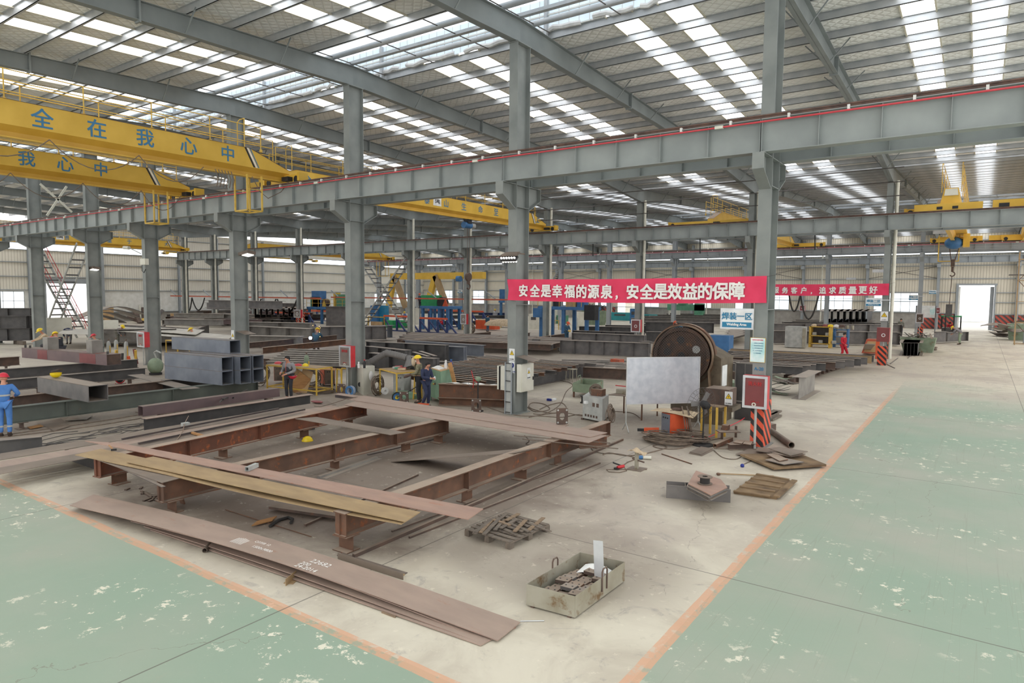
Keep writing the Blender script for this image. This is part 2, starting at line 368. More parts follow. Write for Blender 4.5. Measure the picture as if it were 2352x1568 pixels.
# ------------------------------------------------------------------ lettering
_TX = {}
def letters(txt, c, right, up, h, mname, depth=.004, bold=0.0, wfac=1.0, align='CENTER', spacing=1.0):
    """a mesh of the characters, centred at c on the plane (right, up)"""
    key = (txt, bold, align, spacing)
    if key not in _TX:
        cu = bpy.data.curves.new('t', 'FONT'); cu.body = txt; cu.size = 1; cu.align_x = align; cu.align_y = 'CENTER'; cu.extrude = .01; cu.resolution_u = 3; cu.space_character = spacing
        o = bpy.data.objects.new('t', cu); COL.objects.link(o); dg = bpy.context.evaluated_depsgraph_get(); dg.update()
        me = bpy.data.meshes.new_from_object(o.evaluated_get(dg)); _TX[key] = ([tuple(v.co) for v in me.vertices], [tuple(p.vertices) for p in me.polygons])
        bpy.data.objects.remove(o); bpy.data.curves.remove(cu); bpy.data.meshes.remove(me)
    vs, fs = _TX[key]; right, up = Vector(right).normalized(), Vector(up).normalized(); n = right.cross(up); c = Vector(c)
    ys = [v[1] for v in vs]; xs = [v[0] for v in vs]; my = (min(ys)+max(ys))/2; mx = (min(xs)+max(xs))/2 if align == 'CENTER' else 0; sc = h/max(1e-6, max(ys)-min(ys))
    mb = MB(mname)
    for q, (ox, oy) in enumerate(((0, 0),) if not bold else ((bold, bold), (-bold, bold), (bold, -bold), (-bold, -bold))):
        mb.add([c+right*((v[0]-mx+ox)*sc*wfac)+up*((v[1]-my+oy)*sc)+n*((depth+.002*q)*(1 if v[2] > 0 else .0)+.002) for v in vs], fs)
    return mb
# ------------------------------------------------------------------ floor
def floor_mat():
    m = bpy.data.materials.new('painted_concrete_floor'); m.use_nodes = True; nt = m.node_tree; L = nt.links; b = nt.nodes['Principled BSDF']
    g = nd(nt, 'ShaderNodeNewGeometry'); sp = nd(nt, 'ShaderNodeSeparateXYZ'); L.new(g.outputs['Position'], sp.inputs[0]); P = g.outputs['Position']
    X, Y = sp.outputs[0], sp.outputs[1]
    def M(op, a, bb=None, c=None, clamp=False):
        n = nd(nt, 'ShaderNodeMath', operation=op); n.use_clamp = clamp
        for i, q in enumerate((a, bb, c)):
            if q is None: continue
            if isinstance(q, (int, float)): n.inputs[i].default_value = q
            else: L.new(q, n.inputs[i])
        return n.outputs[0]
    def noise(sc, det=6, rough=.55, vec=None, dist=0):
        n = nd(nt, 'ShaderNodeTexNoise'); n.inputs['Scale'].default_value = sc; n.inputs['Detail'].default_value = det; n.inputs['Roughness'].default_value = rough; n.inputs['Distortion'].default_value = dist
        L.new(vec or P, n.inputs['Vector']); return n.outputs[0]
    def ss(x, a, bb):
        n = nd(nt, 'ShaderNodeMapRange', interpolation_type='SMOOTHSTEP'); n.inputs[1].default_value = a; n.inputs[2].default_value = bb; L.new(x, n.inputs[0]); return n.outputs[0]
    def mixc(f, a, bb):
        n = nd(nt, 'ShaderNodeMix', data_type='RGBA')
        for i, q in ((0, f), (6, a), (7, bb)):
            if isinstance(q, (int, float)): n.inputs[i].default_value = q
            elif isinstance(q, tuple): n.inputs[i].default_value = (*s2l(q), 1)
            else: L.new(q, n.inputs[i])
        return n.outputs[2]
    big, mid, fine = noise(.22, 5), noise(.9, 8, .62, dist=.6), noise(6, 6, .6)
    conc = mixc(ss(mid, .35, .68), (212,205,188), (190,181,165))
    conc = mixc(M('MULTIPLY', ss(big, .46, .66), .6), conc, (172,160,150))
    conc = mixc(M('MULTIPLY', ss(noise(1.6, 8, .7, dist=1.2), .55, .72), .65), conc, (146,140,136))
    # soot of the work bays: one around the trestles, one along the column row, one further back
    def blob(cx, cy, rx, ry):
        dx = M('DIVIDE', M('SUBTRACT', X, cx), rx); dy = M('DIVIDE', M('SUBTRACT', Y, cy), ry)
        d = M('SQRT', M('ADD', M('MULTIPLY', dx, dx), M('MULTIPLY', dy, dy)))
        d = M('ADD', d, M('MULTIPLY', M('SUBTRACT', mid, .5), .9)); n = nd(nt, 'ShaderNodeMapRange', interpolation_type='SMOOTHSTEP'); n.inputs[1].default_value = 1.1; n.inputs[2].default_value = .62; L.new(d, n.inputs[0]); return n.outputs[0]
    soot = M('MAXIMUM', M('MULTIPLY', blob(-12.2, 11.3, 6.6, 6.2), .9), M('MULTIPLY', blob(-27, 14, 15, 9), .72)); soot = M('MAXIMUM', soot, M('MULTIPLY', blob(-13, 19.8, 11, 3.6), .62))
    soot = M('MAXIMUM', soot, M('MULTIPLY', blob(-5.6, 9.2, 2.4, 1.9), .5)); soot = M('MAXIMUM', soot, M('MULTIPLY', blob(-4.6, 14.2, 2.2, 1.6), .4)); soot = M('MAXIMUM', soot, M('MULTIPLY', blob(-38, 42, 36, 26), .62))
    conc = mixc(soot, conc, (118,104,94))
    conc = mixc(M('MULTIPLY', ss(fine, .6, .72), M('ADD', .12, M('MULTIPLY', soot, .6))), conc, (92,84,78))
    conc = mixc(M('MULTIPLY', ss(noise(4.2, 9, .75), .58, .66), .45), conc, (232,224,206))
    green = mixc(ss(noise(.5, 6, .6), .35, .7), (156,168,151), (167,170,156))
    green = mixc(M('MULTIPLY', ss(noise(.16, 3), .4, .62), .6), green, (139,165,145))
    mp = nd(nt, 'ShaderNodeMapping'); mp.inputs['Scale'].default_value = (1, .35, 1); L.new(P, mp.inputs[0])
    green = mixc(M('MULTIPLY', ss(noise(5, 7, .7, mp.outputs[0]), .6, .75), .4), green, (164,162,146))
    chipa = M('MULTIPLY', ss(noise(3.4, 9, .74), .575, .605), ss(noise(.33, 3), .48, .58)); chips = M('MAXIMUM', chipa, M('MULTIPLY', ss(noise(11, 6, .72), .67, .70), .9))
    green = mixc(chips, green, (226,222,204))
    wob = M('MULTIPLY', M('SUBTRACT', noise(.8, 3), .5), .05)
    xr = M('ADD', M('SUBTRACT', X, -3.0), wob); yl = M('ADD', M('SUBTRACT', 5.42, Y), wob)
    gx = M('MULTIPLY', ss(xr, .0, .02), M('SUBTRACT', 1, ss(M('ADD', Y, M('MULTIPLY', M('SUBTRACT', big, .5), 14)), 30, 40)))
    gm = M('MAXIMUM', gx, ss(yl, 0, .02))
    col = mixc(gm, conc, green)
    ln = M('MAXIMUM', M('MULTIPLY', M('LESS_THAN', M('ABSOLUTE', xr), .09), M('MULTIPLY', ss(Y, 5.45, 5.6), M('SUBTRACT', 1, ss(Y, 29, 38)))),
          M('MULTIPLY', M('LESS_THAN', M('ABSOLUTE', M('SUBTRACT', yl, .03)), .085), M('LESS_THAN', X, -2.9)))
    ln = M('MULTIPLY', ln, M('SUBTRACT', 1, M('MULTIPLY', ss(noise(4, 8, .7), .5, .62), .8)))
    col = mixc(M('MULTIPLY', ln, .8), col, (214,164,132))
    for ax, at in ((Y, 9.97), (Y, 18.1), (Y, 27.5), (Y, 37), (X, -7.55), (X, -14.8), (X, 1.5), (Y, 1.5)):
        j = M('LESS_THAN', M('ABSOLUTE', M('ADD', M('SUBTRACT', ax, at), M('MULTIPLY', wob, .15))), .012); col = mixc(M('MULTIPLY', j, .75), col, (96,92,84))
    # wheel scrubs along the lane and hairline cracks
    mp2 = nd(nt, 'ShaderNodeMapping'); mp2.inputs['Scale'].default_value = (3.2, .07, 1); L.new(P, mp2.inputs[0])
    sc = M('MULTIPLY', M('LESS_THAN', M('ABSOLUTE', M('SUBTRACT', noise(1.3, 2, .5, mp2.outputs[0]), .5)), .004), M('GREATER_THAN', X, -3.0)); col = mixc(M('MULTIPLY', sc, .16), col, (128,120,106))
    vo = nd(nt, 'ShaderNodeTexVoronoi', feature='DISTANCE_TO_EDGE'); vo.inputs['Scale'].default_value = .16
    nw = nd(nt, 'ShaderNodeVectorMath', operation='MULTIPLY_ADD'); nn = nd(nt, 'ShaderNodeTexNoise'); nn.inputs['Scale'].default_value = 2.2; nn.inputs['Detail'].default_value = 6; L.new(P, nn.inputs['Vector'])
    L.new(nn.outputs[1], nw.inputs[0]); nw.inputs[1].default_value = (.8, .8, 0); L.new(P, nw.inputs[2]); L.new(nw.outputs[0], vo.inputs['Vector'])
    col = mixc(M('MULTIPLY', M('MULTIPLY', M('LESS_THAN', vo.outputs[0], .0011), M('GREATER_THAN', big, .5)), .45), col, (120,110,98))
    L.new(col, b.inputs['Base Color'])
    L.new(M('ADD', .42, M('MULTIPLY', mid, .3)), b.inputs['Roughness'])
    bp = nd(nt, 'ShaderNodeBump'); bp.inputs['Strength'].default_value = .12; bp.inputs['Distance'].default_value = .01; L.new(fine, bp.inputs['Height']); L.new(bp.outputs[0], b.inputs['Normal'])
    MATS['floor'] = m
floor_mat()
XL, YB, XR, YF = -97.0, 105.0, 12.0, -10.0
struct('floor', MB('floor').box(XL, YF, -.2, XR, YB, 0))
struct('ground', MB('yard').box(XL-60, YF, -.35, XL, YB+60, -.02).box(XL, YB, -.35, XR+20, YB+60, -.02))
# ------------------------------------------------------------------ roof: ridges over the 1st and 3rd column rows, valleys between
R1, R2, R3 = 19.55, 48.65, 77.6
RZ, VZ = 13.72, 12.42                                   # rafter top at ridge / valley
def rtop(y):
    pts = [(-9.6, VZ), (R1, RZ), (R2, VZ), (R3, RZ), (YB+.3, VZ)]
    for (a, za), (b, zb) in zip(pts, pts[1:]):
        if y <= b: return za+(zb-za)*(y-a)/(b-a)
    return VZ
COLX = [-5.02, -13.52, -22.05, -30.6, -39.35, -46.6, -55.5, -64.1, -72.8, -81.6, -88.7]
ALLX = [11.98, 3.48]+COLX
PH = .26                                               # purlin height
BAYS = list(zip(ALLX[1:], ALLX[:-1]))+[(XL, COLX[-1])]
def sky_spans(a, b):
    c = (a+b)/2-.3; return [(c-1.55, c-.62), (c+.36, c+1.32)]
HALVES = [(-9.6, R1-2.1), (R1+1.75, R2-.25), (R2+.25, R3-1.9), (R3+1.9, YB)]
for hi, (y0, y1) in enumerate(HALVES):
    cm = MB('roof_blanket'); z0, z1 = rtop(y0)+PH, rtop(y1)+PH
    def slab(x0, x1, mb, th=.12):
        mb.add([(x0,y0,z0),(x1,y0,z0),(x1,y1,z1),(x0,y1,z1),(x0,y0,z0+th),(x1,y0,z0+th),(x1,y1,z1+th),(x0,y1,z1+th)], [(0,3,2,1),(4,5,6,7),(0,1,5,4),(1,2,6,5),(2,3,7,6),(3,0,4,7)])
    for a, b in BAYS:
        cuts = [a]
        for s0, s1 in sky_spans(a, b): cuts += [s0, s1]
        cuts.append(b)
        for i in range(0, len(cuts), 2): slab(cuts[i], cuts[i+1], cm)
        for s0, s1 in sky_spans(a, b):
            k = MB('skylight_sheet'); slab(s0, s1, k, .03); struct('skylight', k)
            fr = MB('siding_plain')
            for xx in (s0-.05, s1+.0): fr.add([(xx,y0,z0-.05),(xx+.05,y0,z0-.05),(xx+.05,y1,z1-.05),(xx,y1,z1-.05),(xx,y0,z0),(xx+.05,y0,z0),(xx+.05,y1,z1),(xx,y1,z1)], [(0,3,2,1),(4,5,6,7),(0,1,5,4),(1,2,6,5),(2,3,7,6),(3,0,4,7)])
            struct('skylight_trim', fr)
    struct('ceiling', cm)
    n = int((y1-y0)/1.63)
    for i in range(n+1):
        y = y0+.12+(y1-y0-.24)*i/n; z = rtop(y); p = MB('galvanised')
        p.box(XL, y-.012, z, XR, y+.012, z+PH).box(XL, y-.012, z, XR, y+.075, z+.012).box(XL, y-.075, z+PH-.012, XR, y+.012, z+PH)
        struct('purlin', p)
# ridge lanterns
for yc, a, b in ((R1, HALVES[0][1], HALVES[1][0]), (R3, HALVES[2][1], HALVES[3][0])):
    za = rtop(a)+PH; w = MB('lantern_wall')
    for y in (a, b): w.box(XL, y-.02, za+.05, XR, y+.02, za+1.15)
    struct('lantern_wall', w)
    ro = MB('lantern_roof'); zt = za+1.15
    for y, s in ((a-.2, 1), (b+.2, -1)):
        m = (a+b)/2; ro.add([(XL,y,zt),(XR,y,zt),(XR,m,zt+.3),(XL,m,zt+.3),(XL,y,zt+.03),(XR,y,zt+.03),(XR,m,zt+.33),(XL,m,zt+.33)], [(0,3,2,1),(4,5,6,7),(0,1,5,4),(1,2,6,5),(2,3,7,6),(3,0,4,7)])
    struct('lantern_roof', ro)
    ribs = MB('white_paint')
    x = XL+.4
    while x < XR:
        for y in (a+.03, b-.03): ribs.box(x, y-.012, za+.05, x+.02, y+.012, za+1.15)
        x += .42
    for y in (a+.04, b-.04): ribs.box(XL, y-.03, za+.55, XR, y+.03, za+.6)
    struct('lantern_ribs', ribs)
    for x in ALLX:
        ps = MB('galvanised')
        for y in (a+.1, b-.1): ps.box(x-.06, y-.06, rtop(y), x+.06, y+.06, zt)
        struct('lantern_post', ps)
    for y, r, zz in ((yc-1.0, .11, .12), (yc-.1, .07, .1), (yc+.75, .1, .1)):
        t = MB('galvanised'); 
        if r < .1: t.box(XL, y-.09, RZ+.04, XR, y+.09, RZ+.16)
        else: t.tube([(XL, y, RZ+zz), (XR, y, RZ+zz)], r, 10)
        struct('ridge_rail', t)
    tr = MB('wire'); x = -90
    while x < XR: tr.tube([(x, a+.3, RZ+.1), (x+.25, b-.1, RZ+.06)], .022, 5); x += 2.83
    struct('ridge_ties', tr)
    cl = MB('bag_white'); x = XL
    while x < XR-1.5:
        l = 1.2+random.random()*2.2; pts = [(x+l*i/6, b-.02+random.uniform(-.05, .05), za+.06+random.uniform(-.05, .07)) for i in range(7)]; cl.tube(pts, .09, 6); x += l+random.random()*.9
    struct('blanket_edge', cl)
# rafters
def rafter(x, y0, y1, ridge_first):
    mb = MB('rafter_paint'); N = 10
    def dep(t):      # t = 0 at the ridge, 1 at the valley
        return .80 if t < .06 else (.80-(t-.06)/.30*.24 if t < .36 else (.56 if t < .72 else .56+(t-.72)/.28*.42))
    for i in range(N):
        ta, tb = i/N, (i+1)/N; ya, yb = y0+(y1-y0)*ta, y0+(y1-y0)*tb; da, db = (dep(ta), dep(tb)) if ridge_first else (dep(1-ta), dep(1-tb)); za, zb = rtop(ya), rtop(yb)
        mb.add([(x-.008,ya,za-da),(x+.008,ya,za-da),(x+.008,ya,za),(x-.008,ya,za),(x-.008,yb,zb-db),(x+.008,yb,zb-db),(x+.008,yb,zb),(x-.008,yb,zb)], [(0,1,5,4),(1,2,6,5),(2,3,7,6),(3,0,4,7)])
        for zo, zp in ((0, 0), (-da+.018, -db+.018)):
            mb.add([(x-.14,ya,za+zo-.018),(x+.14,ya,za+zo-.018),(x+.14,ya,za+zo),(x-.14,ya,za+zo),(x-.14,yb,zb+zp-.018),(x+.14,yb,zb+zp-.018),(x+.14,yb,zb+zp),(x-.14,yb,zb+zp)], [(0,1,5,4),(1,2,6,5),(2,3,7,6),(3,0,4,7),(0,3,2,1),(4,5,6,7)])
    for t in (.3, .72):
        y = y0+(y1-y0)*(t if ridge_first else 1-t); d = dep(t); z = rtop(y); mb.box(x-.15, y-.03, z-d-.06, x+.15, y+.03, z+.08)
    # flange stays up to the purlins
    n = 8
    for i in range(1, n):
        t = i/n; y = y0+(y1-y0)*t; d = dep(t if ridge_first else 1-t); z = rtop(y)
        mb.bar((x+.12, y, z-d+.03), (x+.75, y+.02, z+.08), .04, .04)
        mb.bar((x-.12, y, z-d+.03), (x-.75, y+.02, z+.08), .04, .04)
    return struct('rafter', mb)
for x in [3.48]+COLX:
    for y0, y1, rf in ((-9.6, R1, False), (R1, R2, True), (R2, R3, False), (R3, YB, True)): rafter(x, y0, y1, rf)
# ------------------------------------------------------------------ walls
def wall_with_holes(name, axis, at, a0, a1, z0, z1, holes, m, th=.1):
    """upright wall; holes = (a, b, za, zb)"""
    mb = MB(m); xs = sorted({a0, a1, *[h[0] for h in holes], *[h[1] for h in holes]}); zs = sorted({z0, z1, *[h[2] for h in holes], *[h[3] for h in holes]})
    xs = [x for x in xs if a0 <= x <= a1]; zs = [z for z in zs if z0 <= z <= z1]
    for a, b in zip(xs, xs[1:]):
        for c, d in zip(zs, zs[1:]):
            if any(h[0] < (a+b)/2 < h[1] and h[2] < (c+d)/2 < h[3] for h in holes): continue
            if axis == 'x': mb.box(at, a, c, at-th, b, d)
            else: mb.box(a, at, c, b, at+th, d)
    return struct(name, mb)
LD = (35.05, 40.1, 0, 5.1)                              # doorway in the left wall
wins_l = [(29.4, 32.7, 1.75, 4.05)]
wall_with_holes('wall_left', 'x', XL, YF, YB, 4.2, 12.6, [LD, (YF+2, 63, 9.25, 10.0), (64.5, YB-6, 9.25, 10.0)], 'siding_along_y')
wall_with_holes('wall_left_masonry', 'x', XL, YF, YB, 1.28, 4.2, [LD]+wins_l+[(y, y+3.2, 2.2, 4.0) for y in (85, 91, 97)], 'white_paint', .12)
wall_with_holes('wall_left_plinth', 'x', XL, YF, YB, 0, 1.28, [LD], 'concrete_grey', .14)
BD = (-2.55, 1.25, 0, 5.8)                              # doorway in the back wall
bw = [(-26.2, -23.5), (-19.6, -15.0), (-12.3, -6.9), (-31.4, -28.6), (-38.2, -35.2), (-47, -44), (-56, -52.6), (-65, -62), (-74, -70), (-83.6, -80.8), (-93.4, -88.6), (5.2, 9)]
BW = [(a, b, 2.2, 4.75) for a, b in bw]
D2 = (-51.6, -48.2, 0, 4.3)
wall_with_holes('wall_back', 'y', YB, XL, XR, 2.1, 12.6, [BD, D2, (XL+1, XR-1, 9.95, 10.36)]+BW, 'siding_along_x')
wall_with_holes('wall_back_plinth', 'y', YB-.04, XL, XR, 0, 2.1, [BD, D2], 'concrete_grey', .14)
struct('window_strip_left', MB('strip_glass').box(XL-.05, YF+2, 9.25, XL-.03, 63, 10).box(XL-.05, 64.5, 9.25, XL-.03, YB-6, 10))
struct('window_strip_back', MB('strip_glass').box(XL+1, YB+.03, 9.95, XR-1, YB+.05, 10.36))
for i, (a, b, c, d) in enumerate(BW):
    fr = MB('aluminium', 'window_glass'); fr.box(a, YB+.04, c, b, YB+.05, d, 1); k = max(2, round((b-a)/1.2))
    for j in range(k+1): x = a+(b-a)*j/k; fr.box(x-.03, YB-.0, c, x+.03, YB+.06, d)
    for z in (c, c+(d-c)*.68, d): fr.box(a, YB-.0, z-.03, b, YB+.06, z+.03)
    struct('window_%d' % (i+1), fr)
for i, (a, b, c, d) in enumerate(wins_l+[(y, y+3.2, 2.2, 4.0) for y in (85, 91, 97)]):
    fr = MB('aluminium', 'window_glass'); fr.box(XL-.06, a, c, XL-.05, b, d, 1)
    for j in range(4): y = a+(b-a)*j/3; fr.box(XL-.07, y-.03, c, XL, y+.03, d)
    for z in (c, (c+d)/2, d): fr.box(XL-.07, a, z-.03, XL, b, z+.03)
    struct('window_%d' % (i+20), fr)
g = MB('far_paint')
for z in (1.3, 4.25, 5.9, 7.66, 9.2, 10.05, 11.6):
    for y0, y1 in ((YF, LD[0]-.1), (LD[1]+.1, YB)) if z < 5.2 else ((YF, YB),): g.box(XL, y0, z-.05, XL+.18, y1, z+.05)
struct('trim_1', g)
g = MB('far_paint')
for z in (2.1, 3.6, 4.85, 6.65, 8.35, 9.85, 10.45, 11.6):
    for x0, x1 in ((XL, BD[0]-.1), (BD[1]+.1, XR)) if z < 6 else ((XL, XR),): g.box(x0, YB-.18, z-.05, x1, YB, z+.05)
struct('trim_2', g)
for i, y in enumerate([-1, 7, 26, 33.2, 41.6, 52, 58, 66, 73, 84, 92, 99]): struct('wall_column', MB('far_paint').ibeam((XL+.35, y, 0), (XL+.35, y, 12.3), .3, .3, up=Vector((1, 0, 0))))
for x in [3.6]+[-4.8-8.35*k for k in range(11)]:
    c = MB('far_paint').ibeam((x, YB-.7, 0), (x, YB-.7, 12.2), .5, .32, up=Vector((0, 1, 0))); c.box(x-.2, YB-1.5, 8.1, x+.2, YB-.7, 8.6); struct('wall_column', c)
for x in (-19.0, -35.8, -52.5, -10.7, -69): one('downpipe', 'white downpipe running down the far wall', 'pipe', MB('pipe_white').tube([(x, YB-.45, .1), (x, YB-.45, 11.9)], .1, 8), 'downpipes on the far wall')
b4 = MB('far_paint').ibeam((XL+1, YB-1.25, 8.7), (XR, YB-1.25, 8.7), .8, .35); x = XL+3
while x < XR: b4.box(x-.01, YB-1.42, 8.72, x+.01, YB-1.1, 9.48); x += 1.4
b4.box(XL+1, YB-1.3, 9.5, XR, YB-1.2, 9.6); struct('crane_runway_wall', b4)
br = MB('wire')
for x in (-4.8, -21.5, -38.2, -54.9):
    br.tube([(x, YB-.3, 6.7), (x-8.3, YB-.3, 8.3)], .03, 4).tube([(x, YB-.3, 8.3), (x-8.3, YB-.3, 6.7)], .03, 4)
struct('trim_3', br)
# sliding doors, striped bands, canopy
dr = MB('far_paint', 'white_paint'); dr.box(BD[0]-.25, YB-.25, 0, BD[0]+.02, YB, 5.9).box(BD[1]+.0, YB-.25, 0, BD[1]+.2, YB, 5.9).box(BD[0]-.25, YB-.3, 5.8, BD[1]+.3, YB, 6.0)
dr.box(BD[1]-.42, YB+.1, .05, BD[1]-.02, YB+.2, 5.6, 0).box(BD[0]-.02, YB+.1, .05, BD[0]+.2, YB+.2, 5.6, 1)
struct('door_1', dr)
struct('door_2', MB('far_paint').box(XL, LD[0]-.2, 0, XL+.2, LD[0], 5.3).box(XL, LD[1], 0, XL+.2, LD[1]+.2, 5.3).box(XL, LD[0], 5.1, XL+.25, LD[1], 5.75))
struct('trim_4', MB('warning_band').box(-6.6, YB-.1, .05, -2.85, YB-.06, 2.0).box(1.5, YB-.1, .05, 4.6, YB-.06, 2.0).box(-56, YB-.1, .05, -52, YB-.06, 2))
fb = MB('far_building', 'poster'); fb.box(-14, YB+34, 0, 0, YB+40, 7.2)
struct('neighbouring_building', fb)
# ------------------------------------------------------------------ columns and crane runways
ORD = ['first','second','third','fourth','fifth','sixth','seventh','eighth','ninth','tenth','eleventh','twelfth']
def column(x, yf, dep, w, top, corb, cz, label, m='column_paint', rear=True, stripes=False):
    t = Thing('steel_column', label, 'column', None, 'structure')
    s = t.part('shaft', m, 'warning_stripes'); yb = yf+dep; tf = .02
    s.box(x-w/2, yf, 0, x+w/2, yf+tf, top).box(x-w/2, yb-tf, 0, x+w/2, yb, top).box(x-.012, yf+tf, 0, x+.012, yb-tf, top)
    s.box(x-w/2-.08, yf-.08, 0, x+w/2+.08, yb+.08, .03)
    s.box(x-w/2-.02, yf-.03, top-.03, x+w/2+.02, yb+.03, top)
    for z in (3.9, 7.3, cz-.02): s.box(x-w/2+.01, yf+tf, z-.01, x+w/2-.01, yb-tf, z+.01)
    for sgn, y0 in ((-1, yf), (1, yb)):
        c = t.part('crane_bracket', m); yt = y0+sgn*corb
        c.prism([(x-.009,y0,cz-.85),(x-.009,yt,cz-.42),(x-.009,yt,cz),(x-.009,y0,cz)], (.018,0,0))
        c.box(x-w/2+.02, min(y0,yt), cz-.02, x+w/2-.02, max(y0,yt), cz)
        c.bar((x, y0, cz-.86), (x, yt, cz-.43), w-.04, .02); c.box(x-w/2+.02, yt-.01, cz-.43, x+w/2-.02, yt+.01, cz)
    if stripes: s.box(x-w/2-.004, yf-.004, .03, x+w/2+.004, yb+.004, 1.3, 1)
    return t
ctop = lambda yf, ridge: (RZ-.82 if ridge else VZ-.98)
for k, x in enumerate(COLX[:8]):
    column(x, 19.17, .78, .35, ctop(0, True), .78, 8.08, 'grey steel column, %s from the right in the nearest row' % ORD[k], stripes=(k == 0)).done()
for k, x in enumerate(COLX):
    t = column(x, 48.25, .75, .35, ctop(0, False), .78, 8.4, 'grey steel column, %s from the right in the second row' % ORD[k]); t.done()
    p = MB('pipe_white').tube([(x+.36, 48.6, .3), (x+.36, 48.6, 11.55)], .11, 10)
    for z in (2.5, 5, 7.5, 10): p.tube([(x+.36, 48.6, z-.04), (x+.36, 48.6, z+.04)], .125, 10)
    one('downpipe', 'white downpipe beside the %s column from the right, second row' % ORD[k], 'pipe', p)
for k, x in enumerate([3.48]+COLX[:11]):
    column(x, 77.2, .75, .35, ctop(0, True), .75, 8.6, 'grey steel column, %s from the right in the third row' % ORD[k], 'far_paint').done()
def runway(y, zb, zt, xs, what, m, busbar=False, side=-1):
    for i in range(len(xs)-1):
        a, b = xs[i+1], xs[i]; t = Thing('crane_runway_beam', 'grey steel crane runway beam, %s bay from the right of the %s' % (ORD[min(i, 11)], what), 'beam', None, 'structure')
        h = zt-zb; g = t.part('girder', m); g.ibeam((a+.015, y, zb), (b-.015, y, zb), h, .36, .02, .014)
        n = max(2, round((b-a)/1.42))
        for j in range(n+1):
            x = a+.02+(b-a-.04)*j/n; g.box(x-.007, y-.15, zb+.02, x+.007, y+.15, zt-.02)
        r = t.part('rail', 'rail_rust'); r.box(a, y-.055, zt, b, y+.055, zt+.02).box(a, y-.012, zt+.02, b, y+.012, zt+.11).box(a, y-.035, zt+.10, b, y+.035, zt+.135)
        if busbar:
            c = t.part('rail_clip', 'white_paint'); xx = a+.7
            while xx < b: c.box(xx-.03, y-.2, zt-.06, xx+.03, y-.12, zt+.05); xx += 1.4
            bb = t.part('busbar', 'red_busbar', 'pipe_white'); bb.tube([(a, y-.24, zt-.1), (b, y-.24, zt-.1)], .024, 8); bb.box(b-1.2, y-.29, zt-.14, b-.98, y-.2, zt-.06, 1)
        t.done()
RX = [11.98, 3.48]+COLX[:8]
runway(18.70, 8.1, 8.97, RX, 'nearest row, near side', 'beam_paint', True)
runway(20.42, 8.1, 8.97, RX, 'nearest row, far side', 'beam_paint')
RX2 = [11.98, 3.48]+COLX
runway(47.77, 8.42, 9.32, RX2, 'second row, near side', 'beam_paint')
runway(49.5, 8.42, 9.32, RX2, 'second row, far side', 'beam_paint')
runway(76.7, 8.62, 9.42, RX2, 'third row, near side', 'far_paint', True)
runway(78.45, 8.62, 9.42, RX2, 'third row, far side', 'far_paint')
# walkway rails hung on the third-row runway, tie rods between bays
hr = MB('far_paint')
for z in (8.75, 9.0, 9.25): hr.tube([(-72, 76.25, z), (3, 76.25, z)], .02, 4)
for i in range(38): hr.tube([(-72+i*2, 76.25, 8.65), (-72+i*2, 76.25, 9.3)], .02, 4)
one('walkway_railing', 'thin grey railing along the third crane runway', 'railing', hr)
for i, (u, v0, v1) in enumerate([(1362, 560, 588), (1608, 548, 582), (1872, 540, 574)]):
    p = GY(u, v0, 49.0); q = GY(u, v1, 49.0)
    one('hanger_rod', 'dark rod hanging under the second runway, %s from the left' % ORD[i], 'rod', MB('black').tube([p, q], .045, 6))
# low conductor wires across the second bay
for i, (z, y) in enumerate([(10.2, 46.2), (10.9, 45.4), (11.6, 44.6)]):
    one('trolley_wire', '%s dark wire running along the second bay under the roof' % ['lowest', 'middle', 'topmost'][i], 'wire', MB('wire').tube([(-40, y, z), (-4, y, z+.1)], .03, 5))
# end-wall bracing in the left part of the roof: bright X of angles seen beyond the second crane
xb = MB('pipe_white'); 
for (ua, va, ub, vb) in ((92, 422, 165, 487), (153, 428, 108, 495)): xb.bar(GX(ua, va, -52), GX(ub, vb, -52), .12, .12)
struct('roof_brace', xb)
